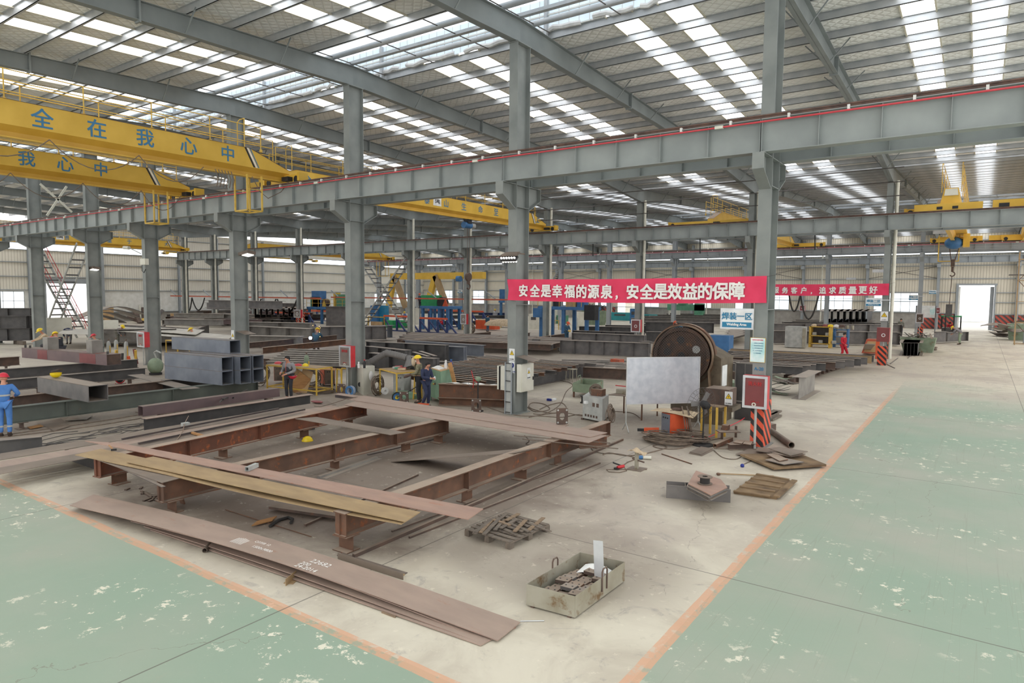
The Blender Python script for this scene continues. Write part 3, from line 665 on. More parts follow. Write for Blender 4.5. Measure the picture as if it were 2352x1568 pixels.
# ------------------------------------------------------------------ overhead cranes
def rails_run(mb, x, y0, y1, z, n, hoop=True):
    for h in (.35, .7, 1.05): mb.tube([(x, y0, z+h), (x, y1, z+h)], .02, 5)
    for i in range(n):
        y = y0+(y1-y0)*i/(n-1); mb.tube([(x, y, z), (x, y, z+1.05)], .022, 5); mb.box(x-.04, y-.05, z, x+.04, y+.05, z+.12)
def crane(label, xg, y0, y1, zt, txt=None, tx_from=None, rail=True, zr=9.1, ec=(2.6, .6), shade='crane_shade', near=True, char=.62, step=2.05, group=None, hcol='letter_blue', y_tip=True):
    """single-girder bridge crane; girder along Y with its near web at x = xg"""
    t = Thing('bridge_crane', label, 'crane', group); w = .42; hb = zt-.80; L = .95
    g = t.part('girder', 'crane_yellow', 'crane_shade')
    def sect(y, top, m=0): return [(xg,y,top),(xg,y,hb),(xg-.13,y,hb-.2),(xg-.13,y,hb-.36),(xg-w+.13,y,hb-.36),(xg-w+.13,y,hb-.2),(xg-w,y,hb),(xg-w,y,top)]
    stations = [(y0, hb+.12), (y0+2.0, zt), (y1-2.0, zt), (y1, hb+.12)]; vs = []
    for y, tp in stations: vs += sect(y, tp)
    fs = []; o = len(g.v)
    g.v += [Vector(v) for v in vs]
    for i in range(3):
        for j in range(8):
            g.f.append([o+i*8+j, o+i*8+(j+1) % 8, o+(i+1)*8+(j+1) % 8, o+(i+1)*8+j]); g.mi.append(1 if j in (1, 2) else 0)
    g.f.append([o+j for j in range(8)]); g.mi.append(0); g.f.append([o+24+j for j in range(8)]); g.mi.append(0)
    fl = t.part('bottom_flange', 'crane_yellow'); fl.box(xg-.06, y0+.3, hb-.40, xg-w+.06, y1-.3, hb-.36)
    tp = t.part('top_plate', 'rust'); tp.box(xg+.02, y0+2, zt, xg-w-.02, y1-2, zt+.012); 
    for ya, za, yb, zb in ((y0, hb+.12, y0+2, zt), (y1-2, zt, y1, hb+.12)): tp.bar((xg-w/2, ya, za+.006), (xg-w/2, yb, zb+.006), w+.04, .012)
    for y, s in ((y0+.1, 1), (y1-.1, -1)):
        e = t.part('end_carriage', 'crane_yellow', 'black'); e.box(xg-w/2-ec[0]/2, y-.14, zr+.04, xg-w/2+ec[0]/2, y+.14, zr+.42)
        for sx in (-1, 1):
            cx = xg-w/2+sx*(ec[0]/2-.3); e.cyl((cx, y-.16, zr+.19), (cx, y+.16, zr+.19), .16, 12, 1); e.box(cx+sx*.2, y-.24, zr+.1, cx+sx*.34, y+.24, zr+.46, 0)
        e.box(xg+.1, y-.4, zr+.12, xg+.55, y-.14, zr+.3, 1)
    st = t.part('stripe', 'letter_white', 'letter_blue', 'black'); ys = y1-2.25
    for k, (a, b) in enumerate(((0, .09), (.11, .2), (.24, .29))): st.prism([(xg+.004, ys+a, zt), (xg+.004, ys+b, zt), (xg+.004, ys+b+.42, hb+.02), (xg+.004, ys+a+.42, hb+.02)], (.004, 0, 0), (2, 0, 1)[k])
    if txt:
        y = tx_from
        for ch in txt: t.part('letter', mb=letters(ch, (xg, y, zt-.40), (0, 1, 0), (0, 0, 1), char, hcol, bold=.012)); y += step
    if rail:
        r = t.part('railing', 'safety_yellow'); z = zt
        xx = xg-w-.5; r.box(xg-w, y0+2, zt-.3, xx-.05, y1-.8, zt-.27)
        n = int((y1-y0)/2.2); rails_run(r, xx, y0+1, y1-.2, zt-.3, n); rails_run(r, xg-w+.05, y0+1, y1-1.2, zt, n)
        for k in (0, 3, 5):
            y = y0+2+k*(y1-y0-4)/5.0; pts = [(xg-w+.05, y, zt), (xg-w+.05, y, zt+1.2), (xg-w, y+.05, zt+1.32), (xg-w-.35, y+.05, zt+1.32), (xg-w-.45, y, zt+1.2), (xg-w-.45, y, zt-.2)]; r.tube(pts, .022, 5)
    return t
def festoon(t, x, pts, drop, name='festoon_cable'):
    m = t.part(name, 'cable')
    for (ya, za), (yb, zb) in zip(pts, pts[1:]):
        m.tube([(x, ya+(yb-ya)*i/10, za+(zb-za)*i/10-drop*4*(i/10)*(1-i/10)) for i in range(11)], .018, 5)
def hoist(t, x, y, z, rope, col='machine_blue'):
    h = t.part('hoist', col, 'cylinder_grey', 'black'); h.cyl((x-.1, y-.45, z), (x-.1, y+.35, z), .23, 14, 0); h.cyl((x-.1, y+.35, z), (x-.1, y+.75, z), .19, 14, 1); h.box(x-.3, y-.2, z+.1, x+.15, y+.2, z+.5, 2)
    k = t.part('hook_block', 'rust_dark'); k.tube([(x, y-.12, z), (x, y-.12, z-rope)], .02, 4).tube([(x, y+.12, z), (x, y+.12, z-rope)], .02, 4)
    k.cyl((x-.1, y, z-rope-.1), (x+.1, y, z-rope-.1), .3, 16); k.box(x-.08, y-.1, z-rope-.6, x+.08, y+.1, z-rope-.3)
    k.tube([(x+.0, y+.19*math.sin(a), z-rope-.78+.19*math.cos(a)) for a in [math.radians(d) for d in range(0, 260, 26)]], .055, 6)
def cage(t, x0, y0, z0, w, h):
    c = t.part('access_ladder', 'safety_yellow')
    for dx in (0, w):
        for dy in (0, .7): c.bar((x0+dx, y0+dy, z0), (x0+dx, y0+dy, z0+h), .06, .06)
    for dx in (0, w): c.bar((x0+dx, y0, z0), (x0+dx, y0+.7, z0), .06, .06); c.bar((x0+dx, y0, z0+h*.6), (x0+dx, y0+.7, z0+h*.6), .03, .03)
    for dy in (0, .7): c.bar((x0, y0+dy, z0), (x0+w, y0+dy, z0), .06, .06)
CY0, CY1 = -9.0, 19.25
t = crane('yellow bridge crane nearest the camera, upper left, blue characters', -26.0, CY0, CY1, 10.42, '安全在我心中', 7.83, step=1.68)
ty = [5.0, 9.7, 12.3, 14.4, 16.0]
festoon(t, -25.75, [(6.6, 9.25), (9.6, 9.3), (12.5, 9.28), (15.0, 9.25)], .75); t.parts[-1][1].tube([(-25.8, 17.2, 9.2), (-25.7, 17.5, 8.6), (-25.7, 17.9, 8.35), (-25.6, 18.5, 8.7), (-25.6, 18.9, 9.2)], .018, 5)
hk = t.part('cable_trolleys', 'cable')
for i in range(6): hk.tube([(-25.75, 15.5+i*.14, 9.25), (-25.7, 15.5+i*.14+.1, 8.9), (-25.75, 15.55+i*.14, 8.55)], .02, 5)
cage(t, -26.6, 16.9, 7.75, .9, 1.5); t.done()
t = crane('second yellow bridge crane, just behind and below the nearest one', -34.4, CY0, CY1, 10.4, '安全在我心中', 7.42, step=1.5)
festoon(t, -34.1, [(8.5, 9.2), (11.2, 9.25), (14.0, 9.2), (16.6, 9.2), (18.6, 9.2)], .85); cage(t, -35.0, 17.2, 7.7, .9, 1.6); t.done()
# ------------------------------------------------------------------ front work bay: trestles and plates
def quad(mb, pts, z, t, m=None):
    """flat plate whose top corners sit at the given places at height z"""
    P = [G(u, v, z) for u, v in pts]; return mb.prism(P, (0, 0, -t), m)
def flatbar(name, label, cat, pts, z, t, m, group=None):
    mb = MB(m); quad(mb, pts, z, t); return one(name, label, cat, mb, group)
def trestle(label, p, q, h, b, zb, m, blocks, stiff=1.9, bm='rust', group='rusty trestle beams'):
    p, q = Vector(p), Vector(q); d = (q-p).normalized(); t = Thing('trestle_beam', label, 'beam', group)
    t.part('girder', m).ibeam(p+Z*zb, q+Z*zb, h, b, .02, .014, stiff=stiff)
    t.done()
    for k, (s, hh, turn) in enumerate(blocks):
        c = p+d*s; r = d.cross(Z)
        mb = MB(bm); ax = r if turn else d
        mb.ibeam(c-ax*.17, c+ax*.17, zb-.002, .3, .016, .012)
        one('support_block', '%s rusty block from the near end of the %s' % (ORD[k], label.replace(' of the front work bay', '')), 'block', mb, 'blocks under the trestle beams')
trestle('left rusty trestle beam of the front work bay', (-15.5, 6.4, 0), (-16.5, 15.0, 0), .42, .26, .25, 'rust_red', [(.5, 0, 0), (3.2, 0, 1), (6.0, 0, 0), (7.9, 0, 1)])
trestle('middle rusty trestle beam of the front work bay', (-12.75, 6.35, 0), (-12.6, 14.6, 0), .42, .26, .24, 'rust', [(.25, 0, 1), (4.2, 0, 1), (6.6, 0, 0), (7.9, 0, 1)])
trestle('right rusty trestle beam of the front work bay', (-8.5, 7.15, 0), (-8.62, 17.0, 0), .40, .28, .27, 'rust', [(.15, 0, 1), (3.4, 0, 0), (5.4, 0, 1), (7.1, 0, 0), (9.3, 0, 1)], 2.6)
def longplate(name, label, pts, z, t, m, sag=0.0, group=None, z2=None, n=24, fn=None):
    """long plate: pts = near-left, near-right, far-right, far-left (pixels read at height z); sag lifts or drops the middle"""
    A, B, C, D = [G(u, v, z if (i in (0, 3) or z2 is None) else z2) for i, (u, v) in enumerate(pts)]
    def P(u, v):
        a = A.lerp(B, u); b = D.lerp(C, u); q = a.lerp(b, v); q.z += (fn(u) if fn else -sag*4*u*(1-u)); return q
    return one(name, label, 'plate', MB(m).sheet(P, n, 1, t), group)
longplate('steel_plate', 'long reddish steel plate lying across all three trestle beams', [(195,1012),(1075,1192),(1110,1168),(275,1017)], .70, .012, 'plate_red', .0)
longplate('steel_plate', 'long tan steel plate on top, front edge of the trestles', [(290,1060),(930,1197),(965,1175),(352,1048)], .725, .014, 'plate_tan', .01)
longplate('steel_plate', 'sagging tan steel plate under the top tan one', [(172,1044),(922,1203),(955,1182),(232,1030)], .69, .012, 'plate_tan', .0, fn=lambda u: .0-.05*math.sin(math.pi*max(0, (u-.35)/.65)))
longplate('steel_plate', 'short grey plate slipping off the left front corner of the trestles', [(208,1050),(372,1108),(425,1094),(300,1058)], .665, .012, 'plate_grey')
one('flat_bar', 'narrow dark steel bar lying at the left front corner of the trestles', 'bar', MB('plate_edge').bar(G(222, 1048, .655), G(376, 1118, .64), .07, .012))
longplate('steel_plate', 'grey flat plate bridging the left and middle trestle beams', [(678,961),(897,998),(932,992),(727,957)], .69, .012, 'plate_grey')
longplate('steel_plate', 'pale flat plate leaning from the floor onto the right trestle beam', [(898,1060),(1180,1040),(1245,1026),(960,1050)], .015, .01, 'plate_grey', z2=.70)
longplate('steel_plate', 'brown steel plate at the far end of the trestles, nearest of the long three', [(790,929),(1352,1016),(1392,1000),(822,919)], .70, .014, 'plate_purple')
longplate('steel_plate', 'brown steel plate at the far end of the trestles, middle of the long three', [(800,917),(1355,1003),(1395,993),(835,908)], .72, .014, 'plate_purple')
t = Thing('steel_channel', 'long brown steel channel at the far side of the trestles', 'channel')
t.part('web', 'plate_purple').bar(G(775, 904, .62), G(1300, 978, .62), .32, .014); t.part('flange', 'plate_edge').bar(G(770, 908, .55), G(1293, 984, .55), .014, .14); t.done()
one('steel_beam', 'short rusty beam end poking out under the far brown plates', 'beam', MB('rust').ibeam(G(1330, 1004, .68)-Z*.28, G(1394, 998, .68)-Z*.28, .26, .2))
for k, (a, b) in enumerate([((1180, 1000), (1402, 1017)), ((1200, 1008), (1420, 1030))]): one('thin_rod', '%s thin steel rod sticking out past the right trestle beam' % ['upper', 'lower'][k], 'rod', MB('pipe_steel').tube([G(*a, .72), G(*b, .66)], .012, 5))
# plates lying lengthwise left of the trestles
L5 = [([(0,1062),(770,929),(752,922),(0,1046)], 'plate_grey'), ([(0,1076),(600,957),(760,930),(0,1064)], 'plate_purple'), ([(0,1087),(235,1030),(640,955),(0,1077)], 'plate_grey')]
longplate('steel_plate', 'long grey plate lying lengthwise left of the trestles, farthest of three', [(0,1056),(0,1041),(752,920),(772,929)], .30, .012, 'plate_grey')
longplate('steel_plate', 'long brown plate lying lengthwise left of the trestles, middle of three', [(0,1074),(0,1059),(760,930),(790,937)], .33, .012, 'plate_purple')
longplate('steel_plate', 'long grey plate lying lengthwise left of the trestles, nearest of three', [(-20,1092),(-20,1077),(690,948),(720,955)], .36, .012, 'plate_grey')
for k, (a, b) in enumerate([((280, 1008), (640, 938)), ((318, 1018), (700, 940))]): one('flat_bar', '%s dark flat bar on the lengthwise plates left of the trestles' % ['upper', 'lower'][k], 'bar', MB('plate_edge').bar(G(*a, .40), G(*b, .40), .05, .05))
for k, y in enumerate((7.2, 10.2, 13.2)): one('timber_sleeper', '%s dark sleeper carrying the lengthwise plates left of the trestles' % ORD[k], 'sleeper', MB('mill_dark').box(-18.9, y-.1, 0, -16.9, y+.1, .285))
one('steel_beam', 'dark steel beam stub at the left edge in front of the blue worker', 'beam', MB('mill_dark').ibeam(G(-60, 1013, .46)-Z*.44, G(96, 999, .46)-Z*.44, .42, .3, .016, .012))
one('steel_beam', 'long dark steel beam behind the lengthwise plates, ending by the grey-jacketed man', 'beam', MB('plate_grey', 'mill_dark').ibeam(G(330, 961, .46)-Z*.44, G(712, 905, .46)-Z*.44, .42, .3, .016, .012, m=1))
one('steel_plate', 'thin brown cover plate on the long dark beam', 'plate', MB('plate_purple').bar(G(330, 961, .475), G(714, 905, .475), .31, .008))
sl = MB('wire')
for i in range(70):
    s = random.random(); c = G(20+680*s, 1030-92*s+random.uniform(-14, 14)); a = random.uniform(-.25, .25); l = random.uniform(.3, .9)
    sl.tube([c+Vector((random.uniform(-.1, .1)-a*l, -l, .02)), c+Vector((0, 0, random.uniform(.03, .10))), c+Vector((a*l, l, .02))], .012, 4)
one('steel_swarf', 'band of loose bluish steel wire and swarf on the floor', 'swarf', sl, None, 'stuff')
# the four big plates at the very front
FP = [('topmost of the four wide plates bowed on the floor in front', (160,1160), (1143,1470), (1195,1428), (215,1135), .012, lambda u: .12+.15*math.sin(math.pi*u)-.08*u),
      ('second of the four wide plates bowed on the floor in front', (300,1196), (1098,1462), (1165,1430), (360,1170), .012, lambda u: .05+.13*math.sin(math.pi*u)-.03*u),
      ('third of the four wide plates bowed on the floor in front', (330,1208), (1100,1474), (1185,1440), (390,1182), .012, lambda u: .035+.055*math.sin(math.pi*u)-.015*u),
      ('lowest of the four wide plates bowed on the floor in front', (345,1216), (1104,1481), (1170,1446), (400,1188), .012, lambda u: .02+.012*math.sin(math.pi*u))]
for k, (lab, a, b, c, d, t, fn) in enumerate(FP):
    z0, z1 = fn(0), fn(1); A, B, C, D = G(*a, z0), G(*b, z1), G(*c, z1), G(*d, z0)
    def P(u, v):
        q = A.lerp(B, u).lerp(D.lerp(C, u), v); q.z = fn(u); return q
    if k == 0:
        T = Thing('steel_plate', lab, 'plate'); T.part('plate', 'plate_purple').sheet(P, 40, 2, t)
        dr = (B-A).normalized(); ac = dr.cross(Z)*-1
        for s, txt, u, v, hh in ((0, '22682', .665, .55, .11), (0, '200', .645, .3, .09), (0, '24-2014', .655, .12, .09), (0, 'Q235B 12', .53, .62, .07), (0, '1500x9800', .545, .35, .07)):
            c = P(u, v)+Z*.004; sl_ = (P(u+.02, v)-P(u-.02, v)).normalized(); T.part('stencil', mb=letters(txt, c, sl_, ac, hh, 'letter_white', .0015))
        st = T.part('chalk_mark', 'letter_white')
        for i in range(7): c = P(.475+.004*i, .45); st.bar(c-ac*.12+Z*.002, c+ac*(.1-.01*abs(i-3))+Z*.002, .014, .002)
        T.done()
    else: one('steel_plate', lab, 'plate', MB('plate_purple').sheet(P, 40, 1, t))
one('pipe_offcut', 'short steel pipe offcut under the bowed front plates', 'pipe', MB('pipe_steel').lathe(G(470, 1264, .04), G(490, 1240, .04)-G(470, 1264, .04), [(.042,0),(.042,.5),(.034,.5),(.034,0),(.042,0)], 14))
one('angle_offcut', 'angle iron offcut standing roof-shaped between the bowed front plates', 'angle iron', MB('rust').bar(G(497, 1238, .12), G(540, 1224, .12), .10, .01, up=(.6, .2, 1)).bar(G(512, 1243, .12), G(552, 1230, .12), .10, .01, up=(-.8, -.3, .7)))
one('angle_offcut', 'angle iron offcut lying at the front edge of the bowed plates', 'angle iron', MB('plate_tan').bar(G(662, 1340, .005), G(688, 1318, .005), .15, .01).bar(G(656, 1338, .05), G(680, 1318, .05), .01, .11))
flatbar('wood_slip', 'small flat wooden slip beside the bowed front plates', 'offcut', [(876,1404),(908,1416),(912,1408),(882,1398)], .02, .02, 'wood')
one('thin_rod', 'thin bright rod on the floor between the front plates and the tray', 'rod', MB('aluminium').tube([G(1195, 1426, .01), G(1250, 1425, .01)], .008, 5))
t = Thing('angle_iron', 'long dark angle iron on the floor under the right end of the trestles', 'angle iron')
t.part('leg_flat', 'plate_edge').bar(G(780, 1272, .006), G(930, 1318, .006), .12, .01); t.part('leg_upright', 'plate_grey').bar(G(776, 1276, .05), G(926, 1324, .05), .01, .10); t.done()
one('flat_bar', 'rusty flat bar lying against the angle iron', 'bar', MB('plate_tan').bar(G(868, 1306, .01), G(925, 1322, .01), .1, .016))
# rails and bars on the floor round the trestles
for k, (a, b, r) in enumerate([((812, 1276), (1430, 1009), .03), ((940, 1234), (1378, 1063), .018), ((900, 1220), (1345, 1056), .014), ((700, 1206), (960, 1090), .02)]):
    one('floor_rail', '%s thin steel rail on the floor right of the trestles, counted from the nearest' % ORD[k], 'rail', MB('rust_dark').bar(G(*a, r), G(*b, r), r*2, r*2), 'thin rails on the floor')
one('steel_channel', 'grey channel lying on the floor between the middle and right trestles', 'channel', MB('mill_pale').bar(G(732, 1096, .03), G(865, 1050, .03), .09, .06).bar(G(742, 1098, .006), G(870, 1052, .006), .2, .012))
one('flat_bar', 'dark flat bar beside the grey channel on the floor', 'bar', MB('plate_edge').bar(G(845, 1044, .012), G(1005, 1006, .012), .06, .02))
flatbar('steel_offcut', 'dark plate offcut on the floor in front of the right trestle', 'offcut', [(617,1163),(770,1185),(790,1178),(640,1155)], .10, .05, 'rust_dark')
flatbar('wood_offcut', 'pale board offcut lying across the rod under the front plates', 'offcut', [(578,1206),(625,1194),(636,1184),(590,1196)], .05, .02, 'wood_tan')
one('thin_rod', 'long thin rod on the dark floor under the trestles', 'rod', MB('rust').tube([G(518, 1170, .012), G(715, 1232, .012)], .01, 5))
one('steel_hook', 'curved dark steel hook on the floor under the trestles', 'hook', MB('rubber').tube([G(620, 1208, .03), G(640, 1194, .03), G(662, 1188, .03), G(672, 1192, .03), G(668, 1200, .03)], .03, 6))
one('support_block', 'leaning flat rusty block at the near end of the middle trestle beam', 'block', MB('rust').bar(G(420, 1156, .02), G(404, 1100, .55), .14, .03))
for k, (a, b) in enumerate([((288, 1125), (297, 1121)), ((329, 1150), (368, 1136)), ((341, 1151), (362, 1143)), ((322, 1122), (326, 1118)), ((326, 1134), (330, 1130)), ((325, 1127), (362, 1150))]):
    one('scrap_bit', 'small dark scrap piece on the floor, %s from the left by the left trestles' % ORD[k], 'scrap', MB('rust_dark').bar(G(*a, .015), G(*b, .015), .05, .03), 'scrap bits at the left trestles')
t = Thing('hard_hat', 'dirty yellow hard hat lying on the floor between the left and middle trestles', 'helmet'); c = G(706, 1012)
t.part('shell', 'helmet_yellow').ball(c, .14, 1, 1.15, 1, 16, 8, lo=0, hi=90); t.part('brim', 'helmet_yellow').cyl(c, c+Z*.012, .165, 18); t.done()
one('square_tube', 'short pale square tube lying on the reddish plate', 'tube', MB('cylinder_grey').hollow(G(567, 1082, .705), G(590, 1072, .705), .085, .085, .008))
one('wood_stick', 'pale wooden stick lying on the lengthwise plates', 'stick', MB('wood_tan').bar(G(440, 993, .40), G(468, 1001, .40), .07, .05))
one('bent_rod', 'bent brown rod propped on a small grey box', 'rod', MB('rust').tube([G(433, 955, .45), G(424, 972, .45), G(420, 990, .42), G(405, 1012, .40), G(372, 1022, .40)], .012, 5))
one('small_box', 'small grey box on the lengthwise plates by the bent rod', 'box', MB('cylinder_grey').box(*(G(426, 978, .37)-Vector((.07, .1, 0))), *(G(426, 978, .37)+Vector((.07, .1, .1)))))
one('hammer', 'small hammer lying on the left end of the reddish plate', 'hammer', MB('wood_tan', 'black').bar(G(250, 1022, .72), G(260, 1032, .72), .025, .02).bar(G(255, 1033, .725), G(268, 1032, .725), .04, .04, m=1))
one('rubbish', 'torn red wrapping lying at the far end of the lengthwise plates', 'rubbish', MB('red_dark').ball(G(728, 922, .36), .14, 2.2, 1, .3, 10, 5), None)
one('glove_pair', 'crumpled work gloves lying on the long dark beam', 'gloves', MB('glove').ball(G(686, 903, .49), .11, 1.5, .8, .35, 10, 5))
one('cable_loop', 'thin dark cable looping over the far end of the plates', 'cable', MB('cable').tube([G(722, 932, .36), G(735, 934, .36), G(765, 926, .36), G(795, 916, .74), G(815, 912, .76), G(845, 910, .02)], .014, 5))
# flange plates standing on edge
def flange(label, px, w, h, ry, z=0.0):
    c = G(*px, z); d = Vector((math.cos(ry), math.sin(ry), 0)); n = d.cross(Z); mb = MB('rust_dark'); N = 24; o = []; inn = []
    k = .09*w
    for i in range(N):
        a = 2*math.pi*i/N+math.pi/4; x, zz = math.cos(a), math.sin(a); s = 1/max(abs(x), abs(zz)); x, zz = x*s*w/2, zz*s*h/2
        if abs(x) > w/2-k and abs(zz) > h/2-k: x *= .96; zz *= .96
        o.append((x, zz)); inn.append((.24*w*math.cos(a), .24*h*math.sin(a)))
    vs = [c+d*x+Z*(zz+h/2)+n*e for e in (-.02, .02) for L_ in (o, inn) for x, zz in L_]; fs = []
    for i in range(N):
        j = (i+1) % N; fs += [(i, j, N+j, N+i), (2*N+i, 3*N+i, 3*N+j, 2*N+j), (i, 2*N+i, 2*N+j, j), (N+i, N+j, 3*N+j, 3*N+i)]
    mb.add(vs, fs)
    t = Thing('flange_plate', label, 'plate', 'square flange plates stood on edge'); t.parts.append(('plate', mb, None, None)); bo = t.part('bolt_hole', 'cylinder_grey')
    for sx in (-1, 1):
        for sz in (-1, 1): q = c+d*sx*w*.38+Z*(h/2+sz*h*.38); bo.cyl(q-n*.024, q+n*.024, .028, 8)
    t.done()
flange('square flange plate with round hole, stood left of the white cabinet', (784, 907), .37, .47, .35)
flange('square flange plate with round hole, stood before the camouflaged man', (928, 926), .36, .46, .5)
flange('square flange plate with round hole, stood by the table fan', (1094, 947), .36, .50, .55)
flange('square flange plate with round hole, stood on the far brown channel', (1291, 974), .33, .46, .8, .63)
# steel tray with plates
fB, lB, rB = G(1320, 1422), G(1209, 1392), G(1434, 1337); e1 = (lB-fB); e2 = (rB-fB); bB = lB+e2; hz = Z*.30
t = Thing('steel_tray', 'open rusty steel tray holding drilled plates, front right on the floor', 'tray'); b = t.part('body', 'bin_steel')
for p, q in ((fB, lB), (fB, rB), (lB, bB), (rB, bB)): b.bar(p, q, .008, .29, oz=.17)
b.prism([fB+Z*.03, lB+Z*.03, bB+Z*.03, rB+Z*.03], (0, 0, .008))
for p, q in ((fB.lerp(lB, .12), rB.lerp(bB, .12)), (fB.lerp(lB, .88), rB.lerp(bB, .88))): t.part('runner', 'rust_dark').bar(p, q, .05, .03, oz=.015)
def handle(c, d):
    d = d.normalized(); return [c-d*.07+Z*.12, c-d*.07+Z*.40, c-d*.04+Z*.44, c+d*.04+Z*.44, c+d*.07+Z*.40, c+d*.07+Z*.12]
t.part('handle', 'rust_dark').tube(handle(fB.lerp(rB, .55)-e1.normalized()*.012, e2), .012, 6); t.part('handle', 'rust_dark').tube(handle(lB.lerp(bB, .52)+e1.normalized()*.012, e2), .012, 6); t.done()
u1, u2 = e1.normalized(), e2.normalized()
for i in range(7):
    for j in range(3):
        c = fB+u1*(.14+.2*j+random.uniform(-.01, .01))+u2*(.16+.155*i+random.uniform(-.015, .015)); a = random.uniform(-.12, .12); d1 = (u1*math.cos(a)+u2*math.sin(a)); d2 = (u2*math.cos(a)-u1*math.sin(a)); z = .10+.022*((i*3+j*5) % 4)
        th = Thing('drilled_plate', 'small drilled steel plate in the tray, row %s from the front, %s from the right' % (ORD[i], ORD[j]), 'plate', 'drilled plates in the tray')
        pl = th.part('plate', random.choice(['rust_dark', 'rust', 'mill_steel'])); q = c+Z*z; pl.prism([q-d1*.095-d2*.072, q+d1*.095-d2*.072, q+d1*.095+d2*.072, q-d1*.095+d2*.072], (0, 0, .05))
        hl = th.part('bolt_hole', 'black')
        for s in (-1, 1): hl.cyl(q+d1*.05*s+Z*.05, q+d1*.05*s+Z*.0512, .014, 8)
        th.done()
c = fB+u1*.2+u2*1.18
one('paper_sheet', 'white paper sheet lying in the back of the steel tray', 'paper', MB('paper').sheet(lambda a, b: c-u1*.05+u1*.42*a-u2*.14+u2*.28*b+Z*(.15+.05*math.sin(3*a)+.04*b), 8, 3, .003))
one('aluminium_strip', 'shiny metal strip leaning upright in the steel tray', 'strip', MB('aluminium').bar(fB+u1*.13+u2*.92+Z*.06, fB+u1*.22+u2*1.02+Z*.72, .16, .004, up=u2))
# pallet with wood scraps
F_, R_, L_, B_ = G(1170, 1262), G(1262, 1218), G(1068, 1230), G(1150, 1193)
t = Thing('wooden_pallet', 'grey wooden pallet loaded with plank scraps, right of the trestles', 'pallet'); a1, a2 = L_-F_, R_-F_
for j in (0.04, .5, .96):
    for i in (.05, .5, .95):
        c = F_+a1*j+a2*i; t.part('foot_block', 'wood_grey').prism([c-a1*.05-a2*.05, c+a1*.05-a2*.05, c+a1*.05+a2*.05, c-a1*.05+a2*.05], (0, 0, .09))
    t.part('bearer', 'wood_grey').bar(F_+a1*j, R_+a1*j, .09, .02, oz=.10)
for i in range(8): t.part('deck_board', 'wood_grey').bar(F_+a2*(.04+.13*i), L_+a2*(.04+.13*i), .09, .018, oz=.12)
t.done(); n1, n2 = a1.normalized(), a2.normalized()
for k in range(17):
    s, w = random.uniform(.15, .8), random.uniform(.2, .9); a = random.choice([.12, .25, 1.25, 1.4, 1.5])+random.uniform(-.1, .1); d = n1*math.cos(a)+n2*math.sin(a); c = F_+a1*s+a2*w; l = random.uniform(.18, .45)
    z = .14+.013*(k % 4); one('wood_scrap', 'broken plank piece in the heap on the grey pallet', 'wood scrap', MB('wood_grey' if k % 3 else 'wood').bar(c-d*l+Z*z, c+d*l+Z*(z+random.uniform(0, .012)), random.uniform(.05, .09), .016), 'plank scraps on the pallet')
# H-beam offcut with stack of pentagon plates, spool, panel
p, q = G(1530, 1138), G(1676, 1149); t = Thing('beam_offcut', 'short steel beam lying on its side under a stack of cut plates', 'beam'); t.part('web', 'mill_steel').bar(p, q, .30, .012, oz=.14)
dd = (q-p).normalized().cross(Z)
for s in (-1, 1): t.part('flange', 'mill_steel').bar(p+dd*.15*s, q+dd*.15*s, .016, .28, oz=.14)
t.part('stiffener', 'mill_steel').bar(p.lerp(q, .3)-dd*.14, p.lerp(q, .3)+dd*.14, .012, .13, oz=.21); t.done()
pent = [(1580,1110),(1632,1136),(1670,1118),(1655,1100),(1598,1080)]
for k in range(6):
    zz = .29+.022*k; of = Vector((random.uniform(-.03, .03), random.uniform(-.03, .03), 0)); P = [G(u, v, .42)+of for u, v in pent]; P = [Vector((p_.x, p_.y, zz)) for p_ in P]
    one('cut_plate', '%s of the five-sided cut plates stacked on the short beam' % ['lowest', 'second lowest', 'third lowest', 'fourth lowest', 'second from top', 'top reddish one'][k], 'plate', MB('plate_red' if k == 5 else 'mill_steel').prism(P, (0, 0, .016)), 'five-sided cut plates')
c = G(1619, 1110, .42); t = Thing('wire_spool', 'small black wire spool standing on the cut plates', 'spool'); t.part('core', 'rubber').lathe(c, Z, [(.055, .01), (.10, .01), (.10, .15), (.055, .15), (.055, .01)], 20)
for z in (.0, .14): t.part('rim', 'pipe_steel').lathe(c+Z*z, Z, [(.055, 0), (.15, 0), (.15, .012), (.055, .012), (.055, 0)], 24)
t.done()
t = Thing('boarded_hatch', 'weathered brown boarded panel lying flat beside the cut plates', 'panel'); pp = [(1685,1130),(1783,1144),(1825,1106),(1737,1091)]; P = [G(u, v, .03) for u, v in pp]
t.part('boards', 'wood_panel').prism([p_-Z*.03 for p_ in P], (0, 0, .05))
for i in range(5): t.part('batten', 'wood_panel').bar(P[0].lerp(P[3], i/4)+Z*.03, P[1].lerp(P[2], i/4)*.86+P[0].lerp(P[3], i/4)*.14+Z*.03, .09, .025)
t.part('batten', 'wood_panel').bar(P[1]+Z*.035, P[2]+Z*.035, .12, .03); t.done()
t = Thing('broom_stick', 'rusty long-handled rod lying behind the boarded panel', 'rod'); t.part('shaft', 'plate_tan').tube([G(1650, 1087, .03), G(1777, 1093, .03)], .016, 6); t.part('knob', 'rust').ball(G(1650, 1088, .035), .05, 1, 1, .7); t.done()
one('thin_rod', 'rusty rod lying on the bare floor left of the plates', 'rod', MB('rust').tube([G(1520, 1042, .015), G(1589, 1065, .015)], .016, 6))
for k, (pts, z) in enumerate([([(1582,1040),(1612,1046),(1640,1032),(1612,1028)], .02), ([(1584,1037),(1610,1043),(1638,1029),(1610,1025)], .04)]): flatbar('steel_offcut', '%s of two square plates on the floor by the fan' % ['lower', 'upper'][k], 'plate', pts, z, .016, 'plate_grey')
